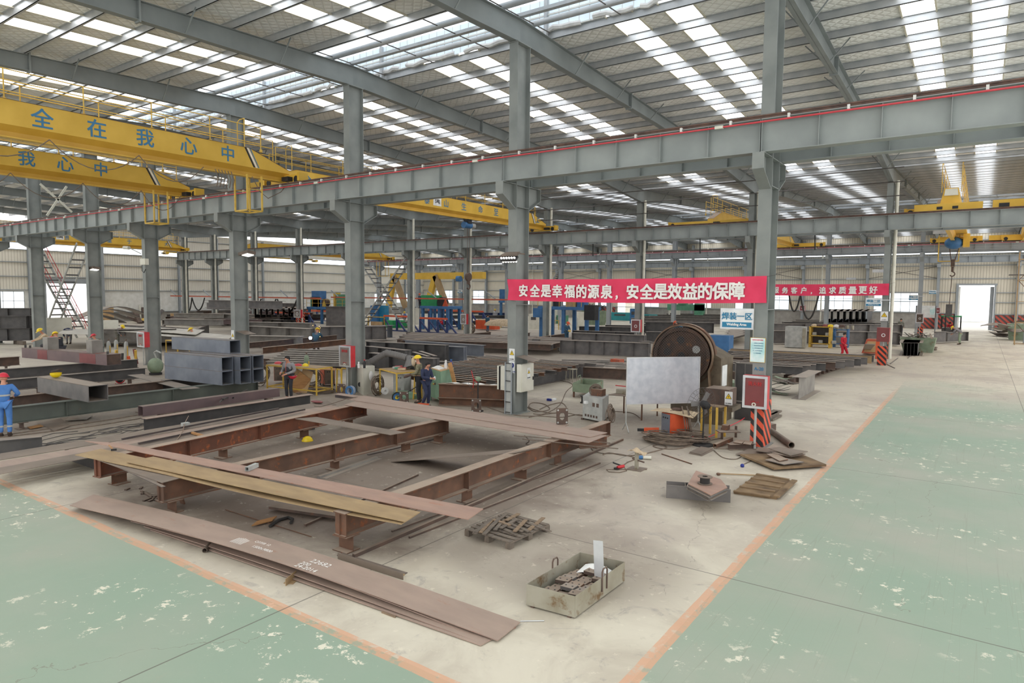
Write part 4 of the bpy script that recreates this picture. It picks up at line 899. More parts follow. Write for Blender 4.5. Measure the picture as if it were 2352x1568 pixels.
for k, (pts, z, m) in enumerate([([(1700,1042),(1778,1074),(1898,1066),(1835,1040)], .10, 'wood_panel'), ([(1690,1042),(1745,1050),(1772,1040),(1720,1030)], .05, 'plate_grey'), ([(1735,1034),(1790,1042),(1800,1032),(1742,1026)], .13, 'plate_grey'),
       ([(1757,1055),(1800,1066),(1846,1060),(1790,1048)], .16, 'mill_steel'), ([(1772,1040),(1816,1048),(1850,1042),(1800,1032)], .20, 'rust_dark'), ([(1765,1029),(1815,1045),(1856,1036),(1790,1026)], .24, 'plate_grey'), ([(1760,1042),(1790,1058),(1810,1054),(1780,1040)], .19, 'rust')]):
    flatbar('scrap_plate', '%s plate of the scrap heap at the orange line, counted from the bottom' % ORD[k], 'plate', pts, z, .05 if k == 0 else .018, m, 'plates of the scrap heap')
one('steel_pipe', 'brown steel pipe lying on the floor beside the striped column', 'pipe', MB('pipe_steel').lathe(G(1818, 1022, .09), G(1764, 984, .09)-G(1818, 1022, .09), [(.075,0),(.09,0),(.09,2.4),(.075,2.4),(.075,0)], 18))
one('square_tube', 'small square tube end behind the striped column', 'tube', MB('rust_dark').hollow(G(1765, 988, .02), G(1776, 986, .02), .2, .2, .01))
one('timber_bundle', 'bundle of short timbers behind the striped column', 'timber', MB('wood_grey').bar(G(1765, 966), G(1786, 956), .3, .06, oz=.05).bar(G(1765, 956, .1), G(1786, 946, .1), .3, .06, oz=.05).bar(G(1766, 966), G(1786, 956), .1, .16, oz=.1))
# scrap around the foot of the striped column
t = Thing('scrap_table', 'low rusty scrap bench left of the striped column', 'bench'); a = G(1655, 1008); t.part('top', 'rust_dark').bar(G(1648, 990, .36), G(1696, 990, .36), .35, .02); 
for px in ((1658, 1008), (1690, 1004)): t.part('leg', 'rust_dark').bar(G(*px), G(*px)+Z*.35, .06, .06)
t.done()
one('square_tube', 'rusty square tube offcut leaning by the scrap bench', 'tube', MB('rust').hollow(G(1642, 1028), G(1680, 1012, .08), .11, .11, .012))
one('steel_offcut', 'rusty block on the low scrap bench', 'offcut', MB('rust').box(*(G(1667, 986, .375)-Vector((.09, .1, 0))), *(G(1667, 986, .375)+Vector((.09, .1, .14)))))
one('steel_channel', 'rusty channel section in front of the striped column', 'channel', MB('rust_dark').ibeam(G(1672, 1032), G(1734, 1030), .16, .22, .014, .012))
for k, (pts) in enumerate([[(1684,1015),(1704,1018),(1712,1011),(1692,1009)], [(1706,1018),(1724,1021),(1730,1013),(1712,1011)]]): flatbar('small_plate', '%s square plate on the rusty channel section' % ['left', 'right'][k], 'plate', pts, .19, .02, 'rust')
# pedestal with rag, grinder, bottle, cables on the floor
t = Thing('work_stand', 'small steel post stand on a square base, on bare floor', 'stand'); c = G(1462, 1077); t.part('base', 'plate_grey').box(c.x-.2, c.y-.2, 0, c.x+.2, c.y+.2, .015)
t.part('post', 'bin_steel').box(c.x-.035, c.y-.05, .015, c.x+.035, c.y+.05, .46); t.part('arm', 'rust_dark').bar(c+Vector((-.12, 0, .25)), c+Vector((.2, 0, .2)), .03, .03); t.done()
one('rag', 'crumpled pale rag draped on the post stand', 'rag', MB('tarp').sheet(lambda a, b: c+Vector((-.2+.42*a, -.12+.24*b, .50-.16*abs(a-.35)+.02*math.sin(9*a+5*b))), 10, 5, .01))
t = Thing('angle_grinder', 'red and black angle grinder on the bare floor', 'grinder'); g = G(1418, 1078); t.part('motor', 'red_paint').cyl(g+Vector((.0, 0, .05)), g+Vector((.10, .16, .07)), .04, 10); t.part('grip', 'black').cyl(g+Vector((.08, .13, .07)), g+Vector((-.18, .12, .12)), .02, 8); t.part('disc', 'black').cyl(g+Vector((-.01, -.02, .02)), g+Vector((-.01, -.02, .04)), .075, 14)
t.part('flex', 'cable').tube([g+Vector((.1, .16, .05)), g+Vector((.25, .0, .01)), g+Vector((.18, -.25, .01)), g+Vector((-.05, -.35, .01)), g+Vector((-.2, -.2, .01)), g+Vector((.0, -.05, .01)), g+Vector((.35, .2, .01)), g+Vector((.6, .4, .01))], .011, 5); t.done()
one('spray_can', 'white and blue bottle lying beside the post stand', 'bottle', MB('machine_blue', 'cabinet_white').cyl(G(1478, 1050, .05), G(1496, 1051, .05), .045, 12, 1).cyl(G(1466, 1050, .05), G(1476, 1050, .05), .05, 12, 0))
def snake(name, label, pxs, r=.013, m='cable', z=.012, cat='cable', group=None):
    P = [G(u, v, z) for u, v in pxs]; out = []
    for i in range(len(P)-1):
        p0, p1, p2, p3 = P[max(i-1, 0)], P[i], P[i+1], P[min(i+2, len(P)-1)]
        for k in range(6):
            s = k/6; out.append(.5*((2*p1)+(p2-p0)*s+(2*p0-5*p1+4*p2-p3)*s*s+(3*p1-p0-3*p2+p3)*s**3))
    out.append(P[-1]); return one(name, label, cat, MB(m).tube(out, r, 5), group)
snake('welding_cable', 'dark cable running from the orange welder towards the post stand', [(1660,1005),(1600,1018),(1560,1030),(1520,1030),(1500,1024),(1515,1020),(1530,1028),(1480,1042),(1440,1046),(1400,1040),(1385,1044)], .018)
snake('welding_cable', 'cable looping from the trestles to the post stand', [(1350,1000),(1358,1030),(1380,1040),(1420,1042),(1460,1052),(1440,1062),(1425,1075)], .014)
snake('welding_cable', 'cable coil on the floor right of the column with warning signs', [(1212,935),(1230,945),(1262,940),(1250,928),(1222,925),(1216,935),(1240,944),(1275,948),(1300,938),(1290,925),(1262,930),(1240,940)], .02)
snake('welding_cable', 'cable running over the floor towards the stool', [(1225,950),(1250,950),(1285,930),(1300,900),(1315,885),(1306,878),(1280,872),(1268,862)], .016)
snake('welding_cable', 'cable crossing the floor behind the far brown channel', [(1120,935),(1160,948),(1200,955),(1240,955),(1290,958),(1330,952),(1370,962)], .018)
snake('welding_cable', 'second cable crossing the floor by the grey welder', [(1215,958),(1260,950),(1300,948),(1345,955),(1400,945),(1450,948),(1470,960)], .016)
snake('welding_cable', 'cable lying before the striped column ending in a blue plug', [(1640,1030),(1700,1032),(1730,1042),(1726,1056),(1708,1066)], .012)
snake('welding_cable', 'cable curve on the floor left of the scrap heap', [(1640,1034),(1660,1050),(1690,1054),(1708,1044),(1722,1034)], .012)
one('plug', 'blue plug at the end of a cable on the floor', 'plug', MB('sign_navy').ball(G(1705, 1069, .04), .05))
snake('red_hose', 'bright red hose hanging across to the striped column', [(1590,1003),(1610,1008),(1640,998),(1668,982),(1700,966),(1722,950)], .018, 'red_busbar', .08, 'hose')
snake('welding_cable', 'cables looped over the right trestle beam', [(1205,1000),(1215,1012),(1208,1020),(1222,1022)], .014, z=.2)
# ------------------------------------------------------------------ left work bay: trestles, box columns
def lengthbeam(label, x, y0, y1, z0, h, b, m, blocks=(), stiff=0, x1=None):
    t = Thing('trestle_beam', label, 'beam', 'trestle beams of the left bay'); x1 = x if x1 is None else x1
    t.part('girder', m).ibeam((x, y0, z0), (x1, y1, z0), h, b, .02, .014, stiff=stiff); t.done()
    for k, y in enumerate(blocks):
        xx = x+(x1-x)*(y-y0)/(y1-y0); one('support_block', '%s dark block from the near end of the %s' % (ORD[k], label.replace(' of the left bay', '')), 'block', MB('rust_dark').ibeam((xx-.18, y, 0), (xx+.18, y, 0), z0-.002, .26, .016, .012), 'blocks under the left bay beams')
lengthbeam('grey-green trestle beam of the left bay', -24.1, 5.6, 16.1, .22, .50, .3, 'far_dark' if 'far_dark' in MATS else mat('beam_green_dark', (98,104,96), (84,90,84), 1.5, .55, rust=(120,96,78), rustamt=.66).name, (7.9, 11.5, 15.7), 3.4)
lengthbeam('dark rusty trestle beam of the left bay', -26.5, 5.2, 13.5, .27, .45, .28, 'rust_dark', (6.5, 10, 13.0))
lengthbeam('pale-topped trestle beam of the left bay', -31.6, 6.5, 15.3, .27, .45, .34, 'mill_dark', (8, 11, 14.6))
lengthbeam('farther dark trestle beam of the left bay', -35.9, 7.5, 17.0, .27, .45, .3, 'mill_dark', (9, 12.5, 16.3))
lengthbeam('farthest dark trestle beam of the left bay', -42, 8.5, 13.8, .27, .45, .3, 'rust_dark', (10, 13.2))
def boxcol(label, p, q, w, h, m, group=None, parts=None, t_=.022):
    t = Thing('box_column', label, 'steel section', group); t.part('tube', m).hollow(p, q, w, h, t_); p, q = Vector(p), Vector(q)
    d = (p-q).normalized(); r = d.cross(Z); e = t.part('weld_seam', 'pipe_steel')
    for s in (-1, 1): e.bar(p+r*(s*(w/2-.012))+Z*(h-.004), q+r*(s*(w/2-.012))+Z*(h-.004), .03, .012, oz=.004)
    if parts: parts(t, p, q, d, r)
    t.done()
zb = .722
for k, (x, y, lay, lab) in enumerate([(-23.45, 14.42, 0, 'lower near'), (-23.45, 14.42, 1, 'upper near'), (-23.2, 15.02, 0, 'lower middle'), (-23.2, 15.02, 1, 'upper middle'), (-23.2, 15.58, 0, 'lower far'), (-23.2, 15.58, 1, 'upper far'), (-24.55, 15.45, 2, 'topmost')]):
    L = 3.65 if lay < 2 else 3.9; z = zb+lay*.535
    boxcol('%s blue-grey square box section in the stack of seven' % lab, (x, y, z), (x-L, y-.28, z), .5, .53, 'mill_blue', 'stacked box sections')
one('steel_beam', 'dark beam carrying the far ends of the stacked box sections', 'beam', MB('mill_dark').ibeam((-26.7, 13.6, .26), (-26.75, 16.4, .26), .455, .28))
for y in (13.75, 16.2): one('support_block', 'dark block under the far beam of the box section stack', 'block', MB('rust_dark').ibeam((-26.9, y, 0), (-26.5, y, 0), .258, .24), 'blocks under the left bay beams')
boxcol('grey box section with a yellow helmet lying on it', (-23.15, 9.72, zb), (-26.95, 9.66, zb), .6, .52, 'mill_steel')
t = Thing('hard_hat', 'upturned yellow hard hat with gloves on the grey box section', 'helmet'); c = Vector((-26.15, 9.65, 1.40)); t.part('shell', 'helmet_yellow').ball(c, .15, 1, 1.2, 1, 14, 7, lo=-90, hi=10); t.part('lining', 'leather').bar(c+Vector((-.25, .0, .06)), c+Vector((.15, .1, .15)), .16, .05); t.done()
def longparts(t, p, q, d, r):
    L = (p-q).length
    for a, b in ((.68, .80), (.12, .30)):
        pp, qq = p.lerp(q, a), p.lerp(q, b); t.part('primer_band', 'red_dark').bar(pp+r*.3526, qq+r*.3526, .004, .46, oz=.26); t.parts[-1][1].bar(pp+Z*.522, qq+Z*.522, .6, .004)
    t.part('end_cap', 'rust_dark').box(*(p+Vector((-.06, -.33, .03))), *(p+Vector((-.05, .33, .49))))
    for a in (.205, .72):
        c = p.lerp(q, a)+Z*.52; s = t.part('stub_column', 'mill_pale'); s.hollow(c-r*.18, c-r*.18+Z*.001, .5, .5, .02) if False else s.box(*(c+Vector((-.3, -.25, 0))), *(c+Vector((.3, .25, .62)))); s.bar(c+Vector((.31, 0, .3)), c+Vector((.62, .1, .3)), .5, .62) if False else None
    for a in (.02, .93, .99): c = p.lerp(q, a)+Z*.52; t.part('lug', 'mill_dark').bar(c+r*.2, c+r*.2+Z*.14, .1, .02, up=Vector((1, 0, 0)))
boxcol('long purple-grey box column with two stubs welded on top', (-33.9, 14.98, zb), (-41.2, 14.0, zb), .7, .52, 'tube_purple', None, longparts)
one('steel_plate', 'dark flat plate leaning down from the stacked box sections to the green beam', 'plate', MB('mill_dark').bar(G(310, 860, .60), G(440, 893, .72), .6, .014))
one('square_tube', 'purple-brown square tube lying behind the long dark beam', 'tube', MB('tube_purple').hollow((-21.75, 10.35, .30), (-21.9, 15.5, .30), .30, .32, .012))
for y in (11, 15): one('support_block', 'dark block under the purple-brown square tube', 'block', MB('rust_dark').ibeam((-22.0, y, 0), (-21.6, y, 0), .299, .2), 'blocks under the square tube')
t = Thing('red_fan', 'small red drum fan on the floor among the left trestles', 'fan'); c = G(276, 870, .22)
t.part('drum', 'red_paint').lathe(c, (1, -.5, 0), [(.16,-.1),(.2,-.1),(.2,.14),(.16,.14),(.16,-.1)], 18); t.part('motor', 'black').cyl(c-Vector((.1, -.05, 0)), c+Vector((.1, -.05, 0)), .14, 12)
for s in (-1, 1): t.part('foot', 'red_paint').bar(c+Vector((.09*s, .18*s, -.2)), c+Vector((-.1+.09*s, .05+.18*s, -.2)), .03, .03, oz=-.01)
t.done()
for k, (pts, m) in enumerate([([(86,972),(114,983),(158,975),(140,960)], 'plate_grey'), ([(115,985),(124,989),(160,978),(156,975)], 'plate_grey'), ([(62,980),(70,984),(100,978),(92,974)], 'wood_tan'), ([(150,965),(200,962),(212,954),(160,956)], 'mill_pale')]): flatbar('sheet_offcut', '%s flat offcut on the floor behind the blue worker' % ORD[k], 'offcut', pts, .02+.012*k, .012, m)
one('chain', 'heap of steel lifting chain lying on the brown cover plates', 'chain', MB('wire').tube([G(505+7*i+4*math.sin(i*2.1), 918-2.2*i+5*math.cos(i*1.7), .50) for i in range(9)], .03, 5).tube([G(508+7*i+4*math.cos(i*2.4), 915-2.2*i+4*math.sin(i*1.3), .54) for i in range(9)], .03, 5))
one('paint_can', 'white and orange can lying beside the lifting chain', 'can', MB('cabinet_white', 'orange').cyl(G(553, 918, .05), G(559, 917, .05), .06, 10, 1).cyl(G(559, 917, .05), G(568, 916, .05), .055, 10, 0))
for k, (pa, pb, lab) in enumerate([((0, 1000), (560, 908), 'nearer'), ((0, 1004), (430, 942), 'farther')]): snake('floor_hose', '%s dark hose lying lengthwise in the left bay' % lab, [pa, ((pa[0]+pb[0])/2, (pa[1]+pb[1])/2+5), pb], .02, cat='hose')
# dark girder stack at the left edge
gs = G(66, 790)
for k, (y, z, L, h) in enumerate([(14.6, .3, 5, .95), (15.4, .3, 4.6, .95), (14.4, 1.27, 4.8, .95), (15.2, 1.27, 5.2, .95), (14.7, 2.24, 5.0, .6)]):
    one('stacked_girder', 'dark girder at the far left edge, %s of its stack' % ['lower near', 'lower far', 'upper near', 'upper far', 'topmost'][k], 'girder', MB('mill_dark').ibeam((gs.x, gs.y+(y-14.4)*.9, z), (gs.x-L*.6, gs.y-L+(y-14.4)*.9, z), h, .6, .03, .02, stiff=1.4), 'dark girder stack')
for x in (.6, 3.4): one('timber_sleeper', 'dark sleeper under the girder stack at the far left', 'sleeper', MB('wood_grey').box(gs.x-x*.6-.6, gs.y-x-.1, 0, gs.x-x*.6+1.2, gs.y-x+.15, .298), 'sleepers under the far-left girders')
# ------------------------------------------------------------------ gas bottles, boxes and benches along the nearest column row
def gasbottle(label, c, r=.115, h=1.35, m='cylinder_grey', group='gas cylinders by the left columns'):
    t = Thing('gas_cylinder', label, 'gas cylinder', group); t.part('bottle', m).lathe(c, Z, [(r*.9,0),(r,.03),(r,h*.82),(r*.8,h*.9),(r*.3,h*.95),(0,h*.95)], 14); t.part('valve', 'pipe_steel').lathe(c+Z*h*.94, Z, [(.03,0),(.03,.08),(.055,.09),(.055,.14),(0,.14)], 8)
    t.part('cart', 'safety_yellow').bar(c+Vector((r+.04, 0, 0)), c+Vector((r+.04, 0, h*.75)), .04, .04, up=Vector((1, 0, 0))); t.done()
for k, px in enumerate([(251, 832), (268, 828), (291, 833)]): gasbottle('%s pale gas cylinder from the left by the red-sided cabinet' % ORD[k], G(*px))
gasbottle('grey-green gas cylinder standing behind the bench with cardboard', G(705, 882), .12, 1.45, 'bin_green', None)
gasbottle('dark gas cylinder in the background by the fire hydrant post', G(1061, 757), .12, 1.5, 'bin_steel', None)
def hydrant(label, x0, x1, y, z0, z1, dep, glass='red_dark', txt=True, post=True, frame='aluminium', body='red_paint'):
    t = Thing('fire_hydrant_cabinet', label, 'fire cabinet'); t.part('body', body).box(x0, y, z0, x1, y+dep, z1)
    f = t.part('door_frame', frame); e = .07*(x1-x0)+.02
    f.box(x0, y-.03, z0, x0+e, y, z1).box(x1-e, y-.03, z0, x1, y, z1).box(x0+e, y-.03, z0, x1-e, y, z0+e).box(x0+e, y-.03, z1-e, x1-e, y, z1)
    t.part('glass', glass).box(x0+e, y-.015, z0+e, x1-e, y-.005, z1-e); w = (x1-x0); h = z1-z0; cx = (x0+x1)/2
    if txt:
        t.part('lettering', mb=letters('消火栓', (cx, y-.02, z1-.24*h), (1, 0, 0), Z, .13*h, 'letter_red', bold=.01)); t.part('small_lettering', mb=letters('火警119', (cx, y-.02, z0+.2*h), (1, 0, 0), Z, .07*h, 'letter_red'))
    t.part('hose_reel', 'bag_white').lathe((cx+.02*w, y-.018, z0+.47*h), (0, -1, 0), [(.16*w,0),(.16*w,.01),(.1*w,.01),(.1*w,0)], 16) if not txt else t.part('hose', 'pipe_white').lathe((cx-.02*w, y-.018, z0+.12*h), (0, -1, 0), [(.09*w,0),(.09*w,.008),(.045*w,.008)], 14)
    if post: t.part('pipe', 'cylinder_grey').cyl((cx+.02*w, y+dep*.4, .0), (cx+.02*w, y+dep*.4, z0), .035, 10)
    return t
t = hydrant('red fire hydrant cabinet with silver door on the striped column', -5.36, -4.70, 18.88, 1.16, 2.07, .24)
t.done()
# second-row and third-row cabinets
def hyd_px(label, u0, u1, v0, v1, y, dep=.3, **k):
    a, b = GY(u0, v1, y), GY(u1, v0, y); return hydrant(label, a.x, b.x, y, a.z, b.z, dep, **k)
hyd_px('red-sided fire hydrant cabinet on the third column from the right', 780, 805, 795, 841, 18.9, .26, glass='glass_grey').done()
hyd_px('fire hydrant cabinet with red side on the fifth column, left', 316, 331, 763, 796, 18.85, .3, glass='glass_grey').done()
hyd_px('red hydrant cabinet with hose reel by the orange posts', 2013, 2044, 753, 784, 47.2, frame='red_dark', txt=False).done()
hyd_px('hydrant cabinet with hose reel on the second-row column left of the drum', 1449, 1471, 734, 762, 47.6, txt=False).done()
hyd_px('hydrant cabinet with pink side on the second-row column by the blue benches', 1058, 1071, 721, 744, 47.6, glass='glass_grey', txt=False).done()
hyd_px('hydrant cabinet with red side above orange-black stripes, left background', 675, 690, 711, 729, 47.6, glass='glass_grey', txt=False).done()
hyd_px('hydrant cabinet on the third-row column near the far doorway', 2103, 2122, 720, 741, 76.4, glass='rust_dark', txt=False).done()
hyd_px('hydrant cabinet on the wall behind the welding-two sign', 1836, 1849, 701, 714, 103.8, txt=False, post=False).done()
hyd_px('hydrant cabinet with orange frame on the far wall right of the notice board', 2148, 2160, 706, 720, 103.8, txt=False).done()
struct('column_stripes', MB('warning_stripes').box(-4.98-.2, 47.0, .0, -4.98+.3, 47.1, 1.2).box(-64.1-.25, 48.2, .02, -64.1+.25, 49.05, 1.9).box(-4.85-.2, 77.15, .02, -4.85+.2, 78, 1.3))
# switch box, cable tray and ledges on the column with warning signs
def plate_sign(t, name, c, w, h, right, base='sign_white', n=None):
    right = Vector(right).normalized(); n = right.cross(Z); c = Vector(c); m = t.part(name, base); m.bar(c-right*w/2+n*.004, c+right*w/2+n*.004, .008, h); return c+n*.01, right, n
def warn(t, c, w, h, right, kind='tri', cap='当心触电'):
    c0, r, n = plate_sign(t, 'sign_board', c, w, h, right)
    if kind == 'tri':
        s = w*.42; q = c0+Z*h*.14
        t.part('triangle', 'black').prism([q-r*s-Z*s*.75, q+r*s-Z*s*.75, q+Z*s*.95], n*.002); t.part('triangle_face', 'sign_yellow').prism([q-r*s*.8-Z*s*.62+n*.002, q+r*s*.8-Z*s*.62+n*.002, q+Z*s*.68+n*.002], n*.002)
        b = t.part('bolt', 'black'); b.prism([q+n*.005+r*.1*s+Z*.45*s, q+n*.005-r*.22*s-Z*.1*s, q+n*.005+r*.0*s-Z*.06*s], n*.001).prism([q+n*.005+r*.2*s+Z*.05*s, q+n*.005-r*.05*s+Z*.02*s, q+n*.005-r*.12*s-Z*.5*s], n*.001)
        t.part('caption', mb=letters(cap, c0-Z*h*.38, r, Z, h*.11, 'black'))
    else:
        t.part('disc', 'sign_navy').cyl(c0+Z*h*.14, c0+Z*h*.14+n*.003, w*.40, 20); t.part('helmet_mark', 'sign_white').ball(c0+Z*h*.17+n*.004, w*.17, 1, .1, 1.1, 10, 6); t.part('caption', mb=letters(cap, c0-Z*h*.38, r, Z, h*.11, 'sign_navy'))
X1, Y1c = -13.52, 19.16
t = Thing('warning_sign', 'yellow triangle warning sign on the column beside the white switch boxes', 'sign'); warn(t, (X1+.04, 19.15, 2.14), .24, .42, (1, 0, 0)); t.done()
t = Thing('safety_sign', 'blue round helmet sign under the yellow triangle on the column', 'sign'); warn(t, (X1+.04, 19.15, 1.70), .24, .42, (1, 0, 0), 'disc', '必须戴安全帽'); t.done()
t = Thing('cable_tray', 'grey ladder cable tray running down the column with warning signs', 'cable tray')
for dx in (-.19, .07): t.part('side_rail', 'far_paint').box(X1+dx-.015, 19.05, .02, X1+dx+.015, 19.11, 1.86)
for z in (.08, .45, .83, 1.2, 1.56, 1.83): t.part('rung', 'rubber').box(X1-.18, 19.06, z-.012, X1+.06, 19.09, z+.012)
t.part('back_sheet', 'cylinder_grey').box(X1-.18, 19.10, .02, X1+.06, 19.115, 1.84); t.done()
t = Thing('switch_box', 'white switch box with yellow warning label, right side of the signed column', 'electrical box'); a = GX(1197, 901, -13.12); b_ = GX(1225, 893, -13.12)
t.part('body', 'cabinet_white').box(X1+.20, a.y, a.z, -13.12, b_.y, 1.80); t.part('door', 'cabinet_white').box(-13.12, a.y+.02, a.z+.02, -13.10, b_.y-.02, 1.78); c0 = GX(1214, 857, -13.10); warn(t, (-13.095, c0.y, c0.z), .2, .40, (0, 1, 0), cap='有电危险'); t.part('latch', 'black').box(-13.10, b_.y-.09, 1.2, -13.07, b_.y-.05, 1.32); t.done()
t = Thing('switch_box', 'white switch box with dark edge, left side of the signed column', 'electrical box'); t.part('body', 'cabinet_white').box(-14.05, 19.25, .82, X1-.19, 19.6, 1.68); t.part('door', 'cabinet_white').box(-14.16, 19.2, .84, -14.1, 19.5, 1.70); t.part('hinge', 'black').box(-14.1, 19.22, .84, -14.06, 19.3, 1.68); t.done()
for k, (x, z, lab) in enumerate([(-13.35, 2.02, 'signed column'), (-30.4, 2.25, 'fourth column')]): one('sheet_ledge', 'rusty sheet-metal ledge sticking out of the %s' % lab, 'ledge', MB('plate_grey').bar((x, 19.5, z+.06), (x+.62, 19.62, z-.1), .7, .01))
t = Thing('warning_sign', 'small yellow warning sign low on the fourth column from the right', 'sign'); warn(t, (-30.6, 19.15, 2.0), .26, .7, (1, 0, 0)); t.done()
t = Thing('safety_poster', 'blue and white safety notice on the striped column', 'poster'); a, b_ = GY(1723, 830, 19.14), GY(1758, 777, 19.14); t.part('frame', 'safety_yellow').box(a.x-.01, 19.125, a.z-.01, b_.x+.01, 19.14, b_.z+.01); t.part('sheet', 'poster').box(a.x, 19.12, a.z, b_.x, 19.126, b_.z)
t.part('heading', mb=letters('电焊安全操作规程', ((a.x+b_.x)/2, 19.118, b_.z-.05), (1, 0, 0), Z, .035, 'banner_red'))
for k, s in enumerate(['一、必须持证上岗穿戴用品', '二、检查设备线路是否完好', '三、严禁在易燃物旁作业', '四、工作完毕切断电源', '五、保持现场整洁']): t.part('text_line', mb=letters(s, ((a.x+b_.x)/2, 19.118, b_.z-.14-.07*k), (1, 0, 0), Z, .024, 'sign_blue'))
t.done()
one('painted_mark', 'pale blue A-20 painted on the striped column', 'marking', letters('A-20', (-5.02, 19.168, 2.24), (1, 0, 0), Z, .09, 'letter_blue', bold=.02))
t = Thing('area_sign', 'white and blue Welding Area sign on the striped column', 'sign'); a, b_ = GY(1657, 752, 19.1), GY(1729, 712, 19.1); x0, x1, z0, z1 = a.x, b_.x, a.z, b_.z; cx = (x0+x1)/2
t.part('frame', 'aluminium').box(x0-.04, 19.1, z0-.03, x1+.03, 19.13, z1+.04); t.part('face', 'sign_white').box(x0+.02, 19.09, z0+.02, x1-.02, 19.1, z1-.01); t.part('blue_band', 'sign_blue').box(x0+.02, 19.086, z0+.02, x1-.02, 19.09, z0+.17)
t.part('characters', mb=letters('焊装一区', (cx, 19.088, z0+.34), (1, 0, 0), Z, .20, 'sign_blue', bold=.02)); t.part('english', mb=letters('Welding Area', (cx, 19.084, z0+.095), (1, 0, 0), Z, .09, 'sign_white', bold=.03)); t.part('bracket', 'aluminium').box(x1, 19.13, z0+.2, -5.19, 19.3, z0+.26); t.done()
def banner(label, x0, x1, y, z0a, z1a, z0b, z1b, txt, h, thing='banner', gap=None):
    t = Thing(thing, label, 'banner'); N = 60
    def P(u, v):
        za, zb_ = z0a+(z0b-z0a)*u, z1a+(z1b-z1a)*u; e = min(u, 1-u); sag = .05*math.sin(math.pi*u)
        return Vector((x0+(x1-x0)*u, y+.02*math.sin(u*40+v*4)*(1 if e > .03 else 2.2)+.015*math.sin(u*90-v*9)*(e < .08), za+(zb_-za)*v-sag*(1-.3*v)))
    m = t.part('cloth', 'banner_red'); vs = [P(i/N, j/6) for i in range(N+1) for j in range(7)]; vs += [v+Vector((0, .004, 0)) for v in vs]; n = (N+1)*7; fs = []
    for i in range(N):
        for j in range(6): a = i*7+j; fs.append((a, a+7, a+8, a+1)); fs.append((n+a, n+a+1, n+a+8, n+a+7))
    m.add(vs, fs); m.smooth = 60; k = len(txt)
    for i, ch in enumerate(txt):
        u = (.055+(i+.5)/k*.88) if gap is None else gap[0]+i*gap[1]; c = P(u, .47); hh = h*(.28 if ch == '，' else 1)*(.86+.24*u)
        if ch == '，': c -= Z*h*.42; c.x -= .1
        t.part('character', mb=letters(ch, c-Vector((0, .045, 0)), (1, 0, 0), Z, hh, 'letter_white', bold=.028, wfac=.92))
    for p, q in ((P(0, .98), Vector((x0-.05, y+.12, z1a+.02))), (P(1, .98), Vector((x1+.3, y+.3, z1b+.06)))): t.part('tie', 'wire').tube([p, q], .006, 4)
    return t
banner('large pink-red slogan banner between the two nearest right columns', -13.62, -4.86, 19.06, 4.06, 4.79, 4.09, 4.83, '安全是幸福的源泉，安全是效益的保障', .44).done()
banner('smaller pink-red slogan banner in the second row', -13.6, -4.82, 48.1, 4.32, 5.08, 4.36, 5.1, '真诚服务客户，追求质量更好', .44).done()
t = Thing('flood_light', 'large multi-lamp floodlight on the signed column', 'lamp'); c = GY(1169, 594, 18.85)
t.part('housing', 'pipe_steel').prism([c+Vector((-.36, 0, .09)), c+Vector((.36, 0, .09)), c+Vector((.3, .25, .2)), c+Vector((-.3, .25, .2))], (0, 0, .05)); f = t.part('face', 'black'); f.bar(c+Vector((-.33, .02, -.0)), c+Vector((.33, .02, -.0)), .20, .06, up=(0, -.75, .65)); 
nn = Vector((0, -.75, -.65)).normalized()
lm = None
fr = Vector((0, -.65, .75))
for i in range(6):
    for j in (-.5, .5): q = c+Vector((-.275+.11*i, .02, 0))+Vector((0, -.65, .75))*0+Vector((0, .66, -.75))*0+Vector((0, -.03, -.03))+Vector((0, .65*.1*j*1.6, -.75*.1*j*1.6)); t.part('lamp', 'flood_lamp').cyl(q, q+nn*.02, .042, 10)
t.part('arm', 'pipe_steel').bar(c+Vector((.3, .1, .18)), c+Vector((.3, .5, .18)), .05, .05); t.done()
# other lamps and cameras on columns
for k, (x, z) in enumerate([(-30.3, 6.1), (-47.0, 5.6)]):
    t = Thing('flood_light', 'grey floodlight on the %s column from the right' % ['fourth', 'sixth'][k], 'lamp'); t.part('housing', 'pipe_steel').bar((x+.1, 19.5, z), (x+.75, 19.6, z+.12), .5, .14, up=(-.7, 0, .7)); t.part('face', 'flood_lamp').bar((x+.32, 19.52, z-.06), (x+.7, 19.58, z+.02), .4, .03, up=(-.7, 0, .7)); t.part('arm', 'pipe_steel').bar((x, 19.5, z), (x+.3, 19.5, z), .05, .05); t.done()
t = Thing('camera_box', 'white camera junction box on the fifth column from the right', 'box'); t.part('body', 'cabinet_white').box(-39.3, 18.95, 5.75, -38.75, 19.16, 6.1); t.part('camera', 'cabinet_white').cyl((-40.6, 18.7, 6.75), (-40.1, 18.75, 6.72), .1, 10); t.part('camera_arm', 'cylinder_grey').bar((-40.1, 18.8, 6.7), (-39.5, 19.1, 6.4), .05, .05); t.part('wiring', 'black').tube([(-39.2, 19.0, 5.75), (-39.1, 18.95, 5.4), (-38.9, 18.95, 5.3), (-38.7, 18.95, 5.5)], .02, 5); t.done()
